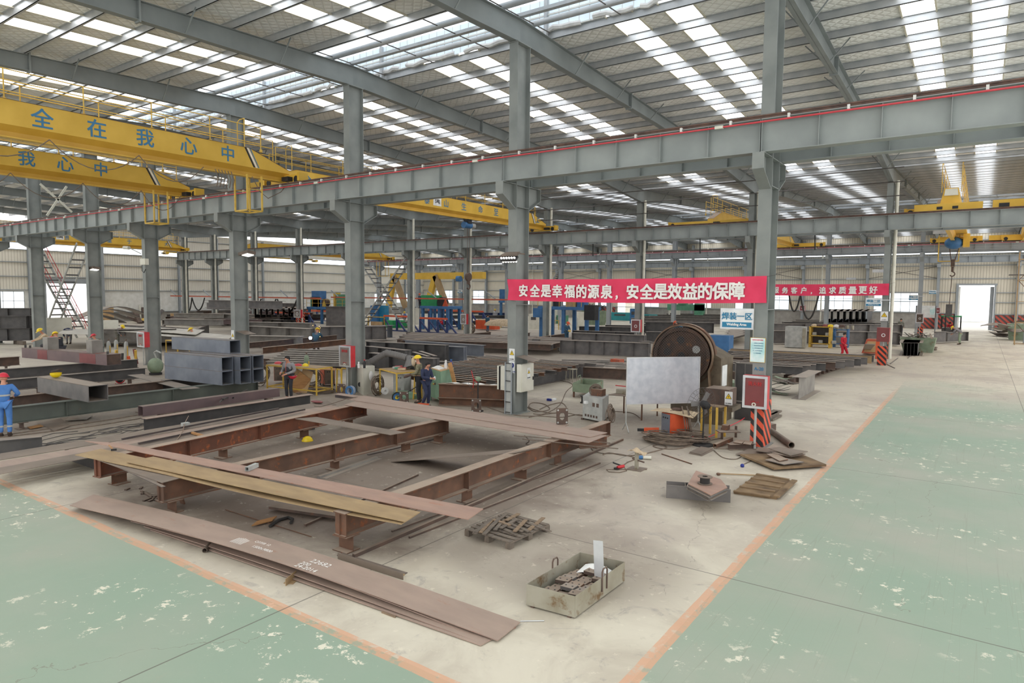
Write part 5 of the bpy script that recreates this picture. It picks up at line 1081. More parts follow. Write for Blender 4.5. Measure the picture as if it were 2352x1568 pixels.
# ------------------------------------------------------------------ benches and welders
def bench(label, p, L, W, h, ang, m='safety_yellow', shelf=True, top='plate_tan'):
    """frame table: p = near-left foot, runs L along ang, W across"""
    t = Thing('work_bench', label, 'bench'); d = Vector((math.cos(ang), math.sin(ang), 0)); n = Vector((-d.y, d.x, 0)); P = [p, p+d*L, p+d*L+n*W, p+n*W]
    for q in P: t.part('leg', m).bar(q, q+Z*h, .05, .05, up=d)
    for z in ([.2, h] if shelf else [h]):
        r = t.part('rail', m)
        for i in range(4): r.bar(P[i]+Z*(z-.025), P[(i+1) % 4]+Z*(z-.025), .04, .05)
    t.part('top', top).prism([q+Z*h for q in P], (0, 0, .012))
    t.done(); return P, d, n
def coilset(name, label, c, R, n, ax, r=.016, drape=.06):
    mb = MB('cable'); ax = Vector(ax).normalized(); a = ax.cross(Z).normalized() if abs(ax.z) < .9 else Vector((1, 0, 0)); b = ax.cross(a)
    for i in range(n):
        rr = R*random.uniform(.55, 1.1); o = ax*random.uniform(-.09, .09)+a*random.uniform(-.12, .12)*R+b*random.uniform(-.15, .15)*R+Z*random.uniform(-drape, drape); k = random.uniform(.6, 1.15); mb.tube([c+o+a*rr*math.cos(t)+b*rr*k*math.sin(t) for t in [2*math.pi*j/16 for j in range(16)]], r, 5, closed=True)
    return one(name, label, 'cable', mb)
def welder(label, c, ang, w=.36, l=.6, h=.62, side='orange', front='pipe_steel', wheels=True):
    t = Thing('welding_machine', label, 'welder'); d = Vector((math.cos(ang), math.sin(ang), 0)); n = Vector((-d.y, d.x, 0)); z0 = .1 if wheels else .02
    t.part('case', side).prism([c+d*l/2+n*w/2+Z*z0, c-d*l/2+n*w/2+Z*z0, c-d*l/2-n*w/2+Z*z0, c+d*l/2-n*w/2+Z*z0], (0, 0, h-z0))
    f = t.part('front_panel', front); f.bar(c+d*(l/2+.008)-n*w*.46+Z*(z0+(h-z0)*.5), c+d*(l/2+.008)+n*w*.46+Z*(z0+(h-z0)*.5), .02, (h-z0)*.96)
    for k in range(3): t.part('dial', 'black').cyl(c+d*(l/2+.018)+n*(-.1+.1*k)+Z*(h-.13), c+d*(l/2+.03)+n*(-.1+.1*k)+Z*(h-.13), .025, 8)
    g = t.part('grille', 'black')
    for k in range(4): g.bar(c+d*(l/2+.02)-n*.1+Z*(z0+.06+.04*k), c+d*(l/2+.02)+n*.1+Z*(z0+.06+.04*k), .004, .014)
    t.part('handle', 'black').tube([c+d*.2+Z*h, c+d*.2+Z*(h+.06), c-d*.2+Z*(h+.06), c-d*.2+Z*h], .015, 6)
    if wheels:
        for sx in (-1, 1):
            for sy in (-1, 1): q = c+d*l*.35*sx+n*w*.5*sy; t.part('wheel', 'rubber').cyl(q+Z*.07-n*.02, q+Z*.07+n*.02, .07, 12)
    t.done()
# station left of the third column
P, d, n = bench('yellow work bench behind the grey-jacketed man', G(614, 896), 2.9, .9, 1.12, .12)
for k, (s, w, col, r) in enumerate([(.05, .5, 'red_busbar', .16), (.22, .4, 'glove', .16), (.50, .4, 'red_busbar', .15), (.65, .4, 'helmet_yellow', .14)]):
    q = P[0]+d*2.9*s+n*w+Z*1.132; one(['red_gloves', 'work_gloves', 'red_gloves', 'hard_hat'][k], ['red gloves at the left end of the yellow bench', 'brown gloves on the yellow bench', 'red gloves in the middle of the yellow bench', 'yellow hard hat on the yellow bench behind the grey-jacketed man'][k], ['gloves', 'gloves', 'gloves', 'helmet'][k], MB(col).ball(q, r, 1.3 if k < 3 else 1, 1, .6 if k < 3 else .9, 12, 6, lo=0))
q = P[0]+d*.95+n*.3+Z*1.132; t = Thing('water_jug', 'blue water bottle on the yellow bench', 'bottle'); t.part('bottle', 'machine_blue').lathe(q, Z, [(.09,0),(.09,.24),(.04,.3),(.04,.34),(0,.34)], 12); t.part('cap', 'sign_white').cyl(q+Z*.34, q+Z*.37, .045, 10); t.done()
welder('orange welding machine on the shelf of the yellow bench', G(640, 880)+Vector((0, .15, .12)), -.9, .5, .6, .72, 'orange_worn', wheels=False)
coilset('cable_coil', 'dark hose coil hung at the left end of the yellow bench', G(606, 886)+Z*.5+Vector((0, -.1, .05)), .45, 7, (1, .3, 0), .022)
t = Thing('cardboard_sheets', 'flattened brown cardboard box leaning on the yellow bench', 'cardboard'); c = G(690, 900)
t.part('sheet', 'cardboard').bar(c+Vector((-.45, -.1, .03)), c+Vector((.0, .12, .85)), .6, .02, up=(-.3, .9, .3)); t.part('sheet', 'wood_tan').bar(c+Vector((-.1, -.25, .02)), c+Vector((.35, .0, .75)), .55, .02, up=(-.3, .9, .3)); t.part('sheet', 'cardboard').bar(c+Vector((.2, -.1, .03)), c+Vector((.35, .15, .95)), .5, .02, up=(-.3, .9, .3)); t.done()
coilset('cable_coil', 'big tangle of brown welding cable right of the cardboard', G(716, 892)+Z*.46, .46, 12, (.8, -.5, 0), .016)
coilset('cable_heap', 'flat heap of brown cable on the floor by the orange welders', G(740, 897, .08), .55, 12, (0, 0, 1), .014, .05)
welder('orange and grey welding machine left of the third column', G(752, 885), -.4, .5, .7, .8, 'orange_worn')
flatbar('cardboard_piece', 'pale cardboard lid on the orange and grey welder', 'cardboard', [(738,848),(770,850),(772,845),(742,843)], .885, .02, 'wood_tan')
t = Thing('trestle_stand', 'yellow steel trestle stand left of the third column', 'trestle'); c = G(775, 900)
for a, b_ in (((-.05, 0, 0), (.0, 0, 1.0)), ((.42, -.1, 0), (.36, -.1, 1.0)), ((.3, .35, 0), (.3, .3, 1.0)), ((-.15, .35, 0), (-.05, .3, 1.0))): t.part('leg', 'safety_yellow').bar(c+Vector(a), c+Vector(b_), .05, .05)
t.part('top_rail', 'safety_yellow').bar(c+Vector((0, 0, 1)), c+Vector((.36, -.1, 1)), .05, .05); t.part('top_rail', 'safety_yellow').bar(c+Vector((-.05, .3, 1)), c+Vector((.3, .3, 1)), .05, .05); t.done()
t = Thing('strapping_coil', 'roll of white and blue strapping by the third column foot', 'coil'); c = G(803, 909)+Z*.21
for k in range(5): t.part('roll', 'bag_white' if k % 2 else 'machine_blue').lathe(c+Vector((0, .03*k, 0)), (.2, -1, .1), [(.13,0),(.21,0),(.21,.025),(.13,.025),(.13,0)], 16)
t.done()
# fume extractor cabinet
q0, q1, q2 = G(818, 897), G(835, 908), G(861, 901); t = Thing('fume_extractor', 'cream fume extractor cabinet with flexible duct, right of the third column', 'cabinet'); q3 = q0+(q2-q1)
t.part('body', 'cabinet_white').prism([q1, q2, q3, q0], (0, 0, 1.15)); nrm = (q2-q1).cross(Z).normalized(); c = q1.lerp(q0, .45)+Z*.38; f = (q0-q1).normalized(); nf = Z.cross(f)
t.part('vent', 'black').cyl(c-f.cross(Z)*-.0-(q2-q1).normalized()*.012, c-(q2-q1).normalized()*.006, .10, 18)
pts = [GY(825, 845, 20.0), GY(845, 834, 20.0), GY(872, 819, 20.0), GY(889, 810, 20.0), GY(906, 814, 20.0), GY(922, 818, 20.0), GY(936, 822, 20.0)]; dpt = []
for i in range(len(pts)-1):
    for k in range(6): dpt.append(pts[i].lerp(pts[i+1], k/6))
dpt.append(pts[-1]); dpt.insert(0, Vector((pts[0].x-.1, 19.6, 1.1)))
t.part('duct', 'duct').tube(dpt, .15, 14, rs=[.125+.02*(i % 2) for i in range(len(dpt))]); e = pts[-1]; t.part('hood', 'duct').lathe(e+Vector((.05, 0, .05)), (.35, 0, -1), [(.1,-.05),(.12,.1),(.32,.42),(.30,.42),(.09,.1)], 16); t.done()
one('plastic_bag', 'white plastic bag hanging on the cream fume extractor', 'bag', MB('bag_white').ball(GX(852, 862, q1.lerp(q2, .6).x+.13)+Vector((0, 0, -.02)), .14, .35, .8, 1.5, 12, 8))
for k, (px, col, h) in enumerate([((824, 845), 'bag_white', .22), ((837, 845), 'black', .32)]):
    q = G(*px, 1.15); t = Thing('bottle', ['clear bottle', 'black thermos'][k]+' on top of the cream fume extractor', 'bottle'); t.part('bottle', col).lathe(q, Z, [(.05,0),(.055,h*.7),(.03,h*.85),(.03,h),(0,h)], 10); t.part('cap', 'red_paint' if k else 'sign_white').cyl(q+Z*h, q+Z*(h+.04), .035, 8); t.done()
# bench with grey welder
P, d, n = bench('yellow tool bench with red grinders, left of the camouflaged man', G(873, 907), 1.75, 1.0, 1.12, -.38, shelf=False)
for k in range(5):
    q = P[0]+d*(.3+.22*k)+n*random.uniform(.3, .7)+Z*1.135; one(['hand_grinder', 'tool_case', 'green_clamp', 'hand_grinder', 'rag'][k], ['red grinder at the left of the tool bench', 'pale tool case on the tool bench', 'green tool on the tool bench', 'red grinder in the middle of the tool bench', 'brown rag at the right of the tool bench'][k], ['grinder', 'case', 'tool', 'grinder', 'rag'][k], MB(['red_busbar', 'cylinder_grey', 'machine_green', 'red_paint', 'tarp'][k]).bar(q+Vector((-.14, -.05, .04)), q+Vector((.14, .08, .06)), .1, .08))
welder('grey-faced welding machine standing under the tool bench', G(897, 906)+Vector((.15, .55, 0)), -1.2, .5, .75, .85, 'cylinder_grey', 'cylinder_grey')
coilset('cable_coil', 'big bundle of dark cable hanging left of the grey-faced welder', G(868, 908)+Z*.42, .42, 14, (1, .25, .1), .017, .05)
t = Thing('wire_spool', 'white wire reel stood by the grey-faced welder', 'spool'); c = G(884, 910)+Z*.23; t.part('reel', 'bag_white').lathe(c, (1, -.4, 0), [(.05,-.05),(.15,-.05),(.15,-.03),(.09,-.03),(.09,.03),(.15,.03),(.15,.05),(.05,.05),(.05,-.05)], 18); t.done()
one('sacking', 'pale green sacking lying under the tool bench', 'sacking', MB('cabinet_green').ball(G(930, 912)+Z*.05, .45, 1.5, .8, .5, 12, 6, lo=-15))
one('hard_hat', 'yellow hard hat on the floor before the tool bench', 'helmet', MB('helmet_yellow').ball(G(911, 920, .0), .15, 1, 1.15, 1, 14, 7, lo=0))
t = Thing('hand_barrow', 'blue-wheeled barrow partly under the tool bench', 'barrow'); c = G(912, 912, .17); t.part('wheel', 'machine_blue').lathe(c, (.9, -.5, 0), [(.09,-.03),(.17,-.03),(.17,.03),(.09,.03),(.09,-.03)], 16); t.part('tyre', 'rubber').lathe(c, (.9, -.5, 0), [(.17,-.035),(.21,-.035),(.21,.035),(.17,.035)], 16); t.part('handle', 'black').tube([c, c+Vector((.5, .3, .3)), c+Vector((.9, .5, .6))], .02, 6); t.done()
t = Thing('trestle_stand', 'yellow steel stand beside the camouflaged man', 'trestle'); c = G(962, 918)
for a, b_ in (((-.3, 0, 0), (-.2, 0, .95)), ((.1, .0, 0), (.0, .0, .95)), ((-.2, .4, 0), (-.15, .3, .95))): t.part('leg', 'safety_yellow').bar(c+Vector(a), c+Vector(b_), .05, .05)
t.part('rail', 'safety_yellow').bar(c+Vector((-.28, 0, .25)), c+Vector((.08, 0, .25)), .04, .04); t.part('rail', 'safety_yellow').bar(c+Vector((-.2, 0, .95)), c+Vector((0, 0, .95)), .04, .04); t.done()
# green cabinet
q0, q1, q2 = G(988, 919), G(1012, 929), G(1042, 918); q3 = q0+(q2-q1); t = Thing('tool_cabinet', 'green steel tool cabinet beside the man in navy', 'cabinet')
for q in (q0, q1, q2, q3): c_ = (q0+q2)/2; t.part('leg', 'cabinet_green').bar(q.lerp(c_, .04), q.lerp(c_, .04)+Z*.17, .05, .05, up=(1, 0, 0))
t.part('body', 'cabinet_green').prism([q+Z*.16 for q in (q1, q2, q3, q0)], (0, 0, 1.12)); f = (q0-q1); fn = -(q2-q1).normalized()
for a, b_ in ((.04, .49), (.51, .96)): t.part('door', 'cabinet_green').bar(q1+f*a+Z*.72+fn*.008, q1+f*b_+Z*.72+fn*.008, .016, 1.02)
t.part('lock', 'rust_dark').cyl(q1+f*.46+Z*.75+fn*.01, q1+f*.46+Z*.75+fn*.05, .05, 10); t.part('padlock', 'safety_yellow').ball(q1+f*.62+Z*.72+fn*.04, .035)
t.part('top_board', 'cardboard').prism([q+Z*1.28 for q in (q1, q2, q3, q0)], (0, 0, .02)); t.done()
tt = lambda a, b_: q1+(q0-q1)*a+(q2-q1)*b_+Z*1.302
one('paper_stack', 'loose white papers on the green cabinet', 'paper', MB('paper').sheet(lambda a, b_: tt(.25+.7*a, .1+.45*b_)+Z*(.01+.09*math.sin(3*a)*math.sin(3*b_)), 8, 6, .01))
for k, (a, b_, col, lab, cap) in enumerate([(.2, .55, 'bag_white', 'clear white-capped bottle', 'sign_white'), (.12, .9, 'sign_navy', 'blue drinking bottle', 'machine_blue')]): q = tt(a, b_); t = Thing('bottle', lab+' on the green cabinet', 'bottle'); t.part('bottle', col).lathe(q, Z, [(.06,0),(.06,.2),(.035,.26),(.035,.3),(0,.3)], 10); t.part('cap', cap).cyl(q+Z*.3, q+Z*.34, .04, 8); t.done()
one('timber_board', 'tall brown board leaning on the green cabinet', 'board', MB('wood_tan').bar(G(1056, 929, .01), GX(1033, 833, q2.x+.16), .17, .035, up=(0, -1, .3)))
t = Thing('table_fan', 'small grey fan with red blades by the paper-strewn beam', 'fan'); c = GY(1098, 870, 18.95); t.part('motor', 'bin_green').ball(c, .1, 1.3, 1, 1); b0 = c+Vector((-.12, -.1, -.02)); bl = t.part('blade', 'red_paint'); bl.bar(b0, b0+Vector((-.1, -.02, .33)), .09, .006, up=(1, .4, 0)); t.part('blade', 'red_paint').bar(b0, b0+Vector((-.03, 0, -.3)), .09, .006, up=(1, .4, 0)); t.part('blade', 'red_paint').bar(b0, b0+Vector((.1, .12, -.12)), .09, .006, up=(1, .4, .4)); t.part('stand', 'black').tube([c, Vector((c.x, c.y, .02))], .025, 6)
gd = t.part('guard', 'wire'); gd.tube([b0+Vector((.12*math.cos(a_)*.9, .3*math.cos(a_)*.6, .36*math.sin(a_))) for a_ in [2*math.pi*i/20 for i in range(20)]], .006, 4, closed=True); t.part('foot', 'black').cyl((c.x, c.y, 0), (c.x, c.y, .03), .2, 16); t.done()
# long rusty beam used as desk, with rack of angle bars
one('steel_beam', 'rust-brown beam used as a desk behind the table fan', 'beam', MB('rust').ibeam((-16.9, 19.15, .28), (-13.85, 20.6, .28), .55, .4, .02, .016, stiff=0).ibeam((-16.9, 19.15, 0), (-13.85, 20.6, 0), .28, .3))
for k in range(5): q = Vector((-16.5, 19.35, .835)).lerp(Vector((-14.4, 20.35, .835)), k/4); one('paper_sheet', 'white paper on the rust-brown desk beam, %s from the left' % ORD[k], 'paper', MB('paper').sheet(lambda a, b_: q+Vector((-.17+.36*a+.1*b_, -.12+.24*b_+.14*a, .008+.03*math.sin(3*a+k))), 5, 4, .004), 'papers on the desk beam')
lengthbeam('left bearer of the rusty angle-bar rack', -20.4, 21.8, 31, .0, .55, .25, 'rust_dark'); lengthbeam('right bearer of the rusty angle-bar rack', -16.9, 20.2, 31, .0, .55, .25, 'mill_dark')
for k in range(20):
    y = 20.9+k*.5; x0 = -20.9-.12*k+random.uniform(-.1, .1); x1 = -16.35+random.uniform(-.25, .35)
    one('angle_bar', '%s rusty bar of the rack behind the signed column' % (ORD[k] if k < 12 else str(k+1)+'th') + ', counted from the near side', 'bar', MB(random.choice(['rust', 'mill_steel', 'rust_dark', 'mill_dark', 'rust'])).ibeam((x0, y, .552), (x1, y, .552), .17, .2, .012, .01), 'bars of the rusty rack')
one('steel_beam', 'long brown beam on the floor behind the stool', 'beam', MB('rust_dark').ibeam(G(1312, 872)+Vector((0, 1.2, 0)), G(1450, 880)+Vector((0, 1.2, 0)), .55, .3))
# ------------------------------------------------------------------ press, board, welders right of the signed column
t = Thing('flywheel_press', 'rusty flywheel press with mesh guard behind the metal board', 'machine'); Cw = Vector((-8.2, 21.6, 2.25)); axn = Vector((.10, -1, 0)).normalized(); rr = Vector((1, .10, 0)).normalized()
t.part('body', 'drum_body').prism([(-7.9,21.9,0), (-6.95,21.9,0), (-6.95,21.9,2.2), (-7.9,21.9,2.7)], (0,1.3,0)); t.parts[-1][1].box(-8.6, 21.75, 0, -6.8, 22.2, .95)
t.part('hub_box', 'rust_dark').box(-7.05, 20.7, .82, -6.3, 21.5, 1.35); t.part('ledge', 'drum_body').box(-7.1, 20.6, .68, -6.15, 21.5, .82)
h = t.part('housing', 'drum_rim'); N = 40; pts_o = []
for i in range(N+1):
    a = math.radians(-28+(360-100)*i/N); pts_o.append(Cw+rr*(1.02*math.cos(a))+Z*(1.02*math.sin(a)))
pts_o = [Vector((-7.55, 21.65, .55)), Vector((-7.2, 21.7, .6))]+pts_o
for a, b_ in zip(pts_o, pts_o[1:]): h.bar(a-axn*.28, b_-axn*.28, .62, .035, up=axn.cross((b_-a).normalized()))
bk = t.part('flywheel', 'drum_rust'); bk.lathe(Cw-axn*.12, axn, [(0,.12),(.16,.14),(.2,.05),(.80,.05),(.84,.16),(.95,.16),(.95,-.3),(0,-.3)], 36)
for k in range(5): a = math.radians(25+72*k); q = Cw+rr*.52*math.cos(a)+Z*.52*math.sin(a); t.part('lightening_hole', 'black' if k else 'cylinder_grey').cyl(q-axn*.065, q+axn*-.055, .13, 14)
t.part('shaft_cap', 'black').cyl(Cw, Cw+axn*.06, .12, 16)
ms = t.part('mesh_guard', 'wire'); n = 22
for i in range(-n, n+1):
    for s in (1, -1):
        x0 = i*.09; L = math.sqrt(max(0, 1-(x0*.7071)**2*1.0)); 
        if L <= .05: continue
        d = (rr*.7071+Z*.7071*s); o = (rr*.7071-Z*.7071*s)*x0*.7071*1.0
        if o.length > .95: continue
        hl = math.sqrt(.97**2-o.length**2); ms.bar(Cw+axn*.14+o-d*hl, Cw+axn*.14+o+d*hl, .007, .007)
t.part('nameplate', 'sign_white').box(-6.95, 22.0, 1.25, -6.93, 22.5, 1.95)
warn(t, (-6.68+.38, 20.69, 1.09), .24, .42, (1, .0, 0), cap='当心触电')
t.part('rust_rim', 'rust').lathe(Cw-axn*.45, axn, [(1.05,0),(1.08,0),(1.08,.25),(1.05,.25)], 40); t.done()
a, b_ = GY(1437, 922, 19.75), GY(1607, 823, 19.75); A0, B0 = Vector((-8.95, 19.0, 0)), Vector((-7.22, 20.75, 0))
A0, B0 = G(1437, 990), G(1603, 985)
t = Thing('metal_board', 'blank silvery metal notice board on a folding pipe stand', 'board'); d = (B0-A0).normalized(); nb = d.cross(Z)
fr = t.part('frame', 'aluminium'); z0, z1 = .86, 2.32
t.part('face', 'board_face').bar(A0+Z*((z0+z1)/2), B0+Z*((z0+z1)/2), .012, z1-z0)
for p, q in ((A0+Z*z0, B0+Z*z0), (A0+Z*z1, B0+Z*z1)): fr.bar(p, q, .03, .03)
fr.bar(A0+Z*(z0-.015), A0+Z*(z1+.015), .03, .03, up=d); fr.bar(B0+Z*(z0-.015), B0+Z*(z1+.015), .03, .03, up=d)
for p in (A0, B0):
    t.part('leg', 'cylinder_grey').bar(p+Z*.2, p+Z*z0, .03, .03, up=d)
    for s in (-1, 1): t.part('foot', 'cylinder_grey').bar(p+Z*.28, p+nb*(.28*s)+Z*.012, .025, .025)
t.done()
welder('orange welding machine under a plywood sheet, before the metal board', G(1543, 1004)+Vector((.0, .25, 0)), -2.1, .42, .7, .72, 'orange', 'mill_blue', wheels=False)
c = G(1543, 1004)+Vector((-.0, .25, .78)); one('plywood_sheet', 'warped pale plywood sheet lying on the orange welder', 'plywood', MB('tarp').sheet(lambda a, b_: c+Vector((-.62+1.25*a, -.36+.5*b_+.25*a-.1, .03*math.sin(4*a)-.10*a*(1-b_))), 10, 4, .012))
one('rag', 'dirty rag bundle on the plywood sheet', 'rag', MB('glove').ball(c+Vector((.02, .05, .03)), .12, 1.5, .9, .5, 10, 5))
for k, (px, R, nn) in enumerate([((1540, 1006), .62, 14), ((1585, 1004), .55, 10), ((1515, 1005), .5, 8)]): coilset('cable_heap', '%s of the heaped cable coils round the orange welder' % ['middle', 'right', 'left'][k], G(*px, .12), R, nn, (.2, .1, 1), .017, .10)
coilset('cable_coil', 'loops of cable hung over the right side of the orange welder', G(1572, 1004)+Vector((0, .2, .4)), .45, 9, (.9, .4, .15), .016)
t = Thing('pipe_cutter', 'orange hand machine lying among cables left of the orange welder', 'tool'); c = G(1495, 992, .08); t.part('motor', 'orange').bar(c+Vector((-.2, -.05, .05)), c+Vector((.22, .1, .08)), .14, .13); t.part('grip', 'black').bar(c+Vector((-.2, -.05, .05)), c+Vector((-.38, -.15, .05)), .08, .08); t.done()
t = Thing('pedestal_fan', 'big black pedestal fan with wire guard beside the press', 'fan'); b0 = G(1614, 1022); t.part('foot', 'rubber').lathe(b0, Z, [(0,0),(.3,0),(.3,.03),(.05,.06),(0,.06)], 24); t.part('pole', 'black').cyl(b0, b0+Z*1.05, .025, 8); t.part('ring', 'pipe_steel').lathe(b0+Z*.1, Z, [(.06,0),(.13,0),(.13,.02)], 14)
c = b0+Z*1.18; ax = Vector((.75, -.55, -.12)).normalized(); t.part('motor', 'black').lathe(c, ax, [(0,-.05),(.10,-.05),(.12,.08),(.09,.2),(0,.22)], 14); g = t.part('guard', 'wire'); a_ = ax.cross(Z).normalized(); u_ = a_.cross(ax)
for R in (.46, .3, .15): g.tube([c-ax*(.12+.06*(1-R/.46))+a_*R*math.cos(x)+u_*R*math.sin(x) for x in [2*math.pi*i/28 for i in range(28)]], .005, 4, closed=True)
for i in range(24): x = 2*math.pi*i/24; g.tube([c-ax*.2, c-ax*.16+a_*.25*math.cos(x)+u_*.25*math.sin(x), c-ax*.12+a_*.46*math.cos(x)+u_*.46*math.sin(x), c-ax*.0+a_*.4*math.cos(x)+u_*.4*math.sin(x), c+ax*.06+a_*.12*math.cos(x)+u_*.12*math.sin(x)], .0035, 3)
for i in range(3): x = 2*math.pi*i/3; t.part('blade', 'mill_steel').bar(c-ax*.08, c-ax*.1+a_*.36*math.cos(x)+u_*.36*math.sin(x), .14, .004, up=ax+u_*.3)
t.done()
t = Thing('yellow_stand', 'yellow pipe frame with wooden top right of the pedestal fan', 'stand'); c = G(1622, 1000)
for dx, dy in ((-.15, 0), (.35, -.12), (.5, .2), (0, .35)): t.part('leg', 'safety_yellow').bar(c+Vector((dx, dy, 0)), c+Vector((dx, dy, .92)), .06, .06)
t.part('top', 'wood').bar(c+Vector((-.2, .1, .94)), c+Vector((.5, .0, .94)), .3, .03); t.done()
t = Thing('welding_machine', 'grey welding machine with cables on top, behind the right trestle', 'welder'); q0, q1, q2 = G(1338, 963), G(1383, 973), G(1397, 960); q3 = q0+(q2-q1)
t.part('case', 'cylinder_grey').prism([q+Z*.06 for q in (q0, q1, q2, q3)], (0, 0, .76)); f = (q1-q0); fn = f.cross(Z).normalized(); v = t.part('vent', 'rust_dark')
for i in range(5): v.bar(q0+f*(.12+.14*i)+Z*.18+fn*.004, q0+f*(.2+.14*i)+Z*.18+fn*.004, .01, .08)
for i in range(2): v.bar(q0+f*(.5+.2*i)+Z*.58+fn*.004, q0+f*(.62+.2*i)+Z*.58+fn*.004, .01, .13)
t.part('switch', 'sign_white').bar(q0+f*.14+Z*.62+fn*.04, q0+f*.28+Z*.62+fn*.04, .08, .09)
for q in (q0, q1, q2, q3): t.part('skid', 'rust_dark').box(q.x-.04, q.y-.04, 0, q.x+.04, q.y+.04, .06)
t.done()
c = (q0+q2)/2; coilset('cable_coil', 'cable bundle with rusty wire feeder on top of the grey welder', c+Z*.98, .22, 9, (.3, -.8, .3), .018, .08)
one('wire_feeder', 'small rusty wire feeder on the grey welder', 'machine', MB('rust').box(c.x-.1, c.y-.15, .822, c.x+.3, c.y+.15, 1.05)); coilset('cable_coil', 'cables hanging down the right side of the grey welder', G(1396, 950, .6)+Vector((.08, 0, 0)), .26, 9, (1, .2, .1), .016, .12)
t = Thing('steel_tray', 'green rusty tray on legs behind the grey welder', 'tray'); q0, q1, q2 = G(1315, 912, .0), G(1362, 918, .0), G(1385, 905, 0); q3 = q0+(q2-q1)
for p, q in ((q0, q1), (q1, q2), (q2, q3), (q3, q0)): t.part('side', 'bin_green').bar(p+Z*.42, q+Z*.42, .015, .36)
t.part('bottom', 'rust').prism([q+Z*.26 for q in (q0, q1, q2, q3)], (0, 0, .015))
for q in (q0, q1, q2, q3): t.part('leg', 'rust').bar(q.lerp((q0+q2)/2, .08), q.lerp((q0+q2)/2, .08)+Z*.26, .06, .06, up=(1, 0, 0))
t.part('handle', 'bin_green').tube([q3.lerp(q0, .3)+Z*.6, q3.lerp(q0, .3)+Z*.8, q3.lerp(q0, .5)+Z*.8, q3.lerp(q0, .5)+Z*.6], .015, 5); t.done()
t = Thing('cutting_table', 'low brown pipe table with red-tubed cutting machine', 'table'); q0, q1 = G(1395, 958), G(1437, 945); dd = Vector((.9, -.3, 0))
for q in (q0, q0+Vector((1.2, .2, 0)), q0+Vector((1.3, 1.3, 0)), q0+Vector((.1, 1.1, 0))): t.part('leg', 'rust').bar(q, q+Z*.78, .04, .04, up=(1, 0, 0))
t.part('top', 'pipe_steel').prism([q0+Z*.78, q0+Vector((1.2, .2, .78)), q0+Vector((1.3, 1.3, .78)), q0+Vector((.1, 1.1, .78))], (0, 0, .02)); t.done()
t = Thing('cutting_machine', 'small gas cutting machine with red tubes on the brown pipe table', 'machine'); c = q0+Vector((.4, .5, .8)); t.part('tractor', 'bin_steel').bar(c+Vector((-.3, 0, .08)), c+Vector((.2, .1, .08)), .22, .15); t.part('torch_bar', 'red_paint').bar(c+Vector((-.4, .1, .26)), c+Vector((.5, .0, .26)), .03, .03); t.part('torch', 'aluminium').bar(c+Vector((.3, 0, .05)), c+Vector((.3, 0, .4)), .03, .03); t.part('hose', 'black').tube([c+Vector((.3, 0, .4)), c+Vector((.1, .1, .7)), c+Vector((.25, .2, 1.0)), c+Vector((.45, .3, .6))], .015, 5); t.done()
t = Thing('stool', 'small square steel stool on the bare floor behind the signed column', 'stool'); c = G(1312, 876); 
for sx in (-1, 1):
    for sy in (-1, 1): t.part('leg', 'bin_steel').bar(c+Vector((.2*sx, .2*sy, 0)), c+Vector((.18*sx, .18*sy, .6)), .03, .03, up=(1, 0, 0))
t.part('seat', 'bin_steel').box(c.x-.22, c.y-.22, .6, c.x+.22, c.y+.22, .63); t.part('stretcher', 'bin_steel').bar(c+Vector((-.2, -.2, .15)), c+Vector((.2, -.2, .15)), .02, .02); t.done()
t = Thing('wire_spool', 'black wire spool standing on the floor near the green tray', 'spool'); c = G(1342, 925); t.part('core', 'black').cyl(c, c+Z*.28, .12, 14)
for z in (0, .26): t.part('rim', 'rubber').cyl(c+Z*z, c+Z*(z+.03), .17, 16)
t.done()
one('plug', 'white and blue multi-plug on the floor by the cable coil', 'plug', MB('sign_navy', 'sign_white').bar(G(1257, 917, .05), G(1267, 918, .05), .1, .08).bar(G(1267, 918, .05), G(1276, 916, .05), .1, .08, m=1))
t = Thing('steel_locker', 'dark open steel cabinet standing on edge left of the striped column', 'cabinet'); a = G(1687, 962); 
t.part('panel', 'mill_dark').box(a.x, a.y, .0, a.x+.75, a.y+.35, 1.95); fr = t.part('frame', 'mill_pale'); fr.box(a.x-.03, a.y-.03, 0, a.x, a.y+.38, 1.98); fr.box(a.x-.03, a.y-.03, 1.95, a.x+.8, a.y, 1.98).box(a.x, a.y-.02, .62, a.x+.75, a.y, .66).box(a.x+.3, a.y-.015, .66, a.x+.315, a.y, 1.95); t.done()
t = Thing('scrap_skip', 'green riveted steel skip behind the press', 'skip'); q0 = G(1640, 938); 
t.part('body', 'bin_green').prism([q0+Vector((.05, 0, .12)), q0+Vector((1.5, .3, .12)), q0+Vector((1.5, .3, 1.0)), q0+Vector((-.1, 0, 1.0))], (-.1, 1.0, 0)); t.part('rim', 'bin_green').bar(q0+Vector((-.1, -.02, 1.0)), q0+Vector((1.5, .28, 1.0)), .05, .06); t.part('skid', 'rust_dark').bar(q0+Vector((.05, .05, .06)), q0+Vector((1.5, .35, .06)), .1, .12); t.done()
t = Thing('steel_box', 'blue-sided steel box among the beams behind the press', 'box'); c = G(1650, 820); t.part('body', 'machine_blue').box(c.x-.7, c.y, 0, c.x+.7, c.y+1.0, 1.5); t.done()
t = Thing('stool', 'small white-legged stool behind the press by the beam rack', 'stool'); c = G(1646, 830)
for sx in (-1, 1):
    for sy in (-1, 1): t.part('leg', 'cylinder_grey').bar(c+Vector((.22*sx, .22*sy, 0)), c+Vector((.2*sx, .2*sy, .75)), .035, .035, up=(1, 0, 0))
t.part('seat', 'machine_blue').box(c.x-.3, c.y-.28, .75, c.x+.3, c.y+.28, .79); t.done()
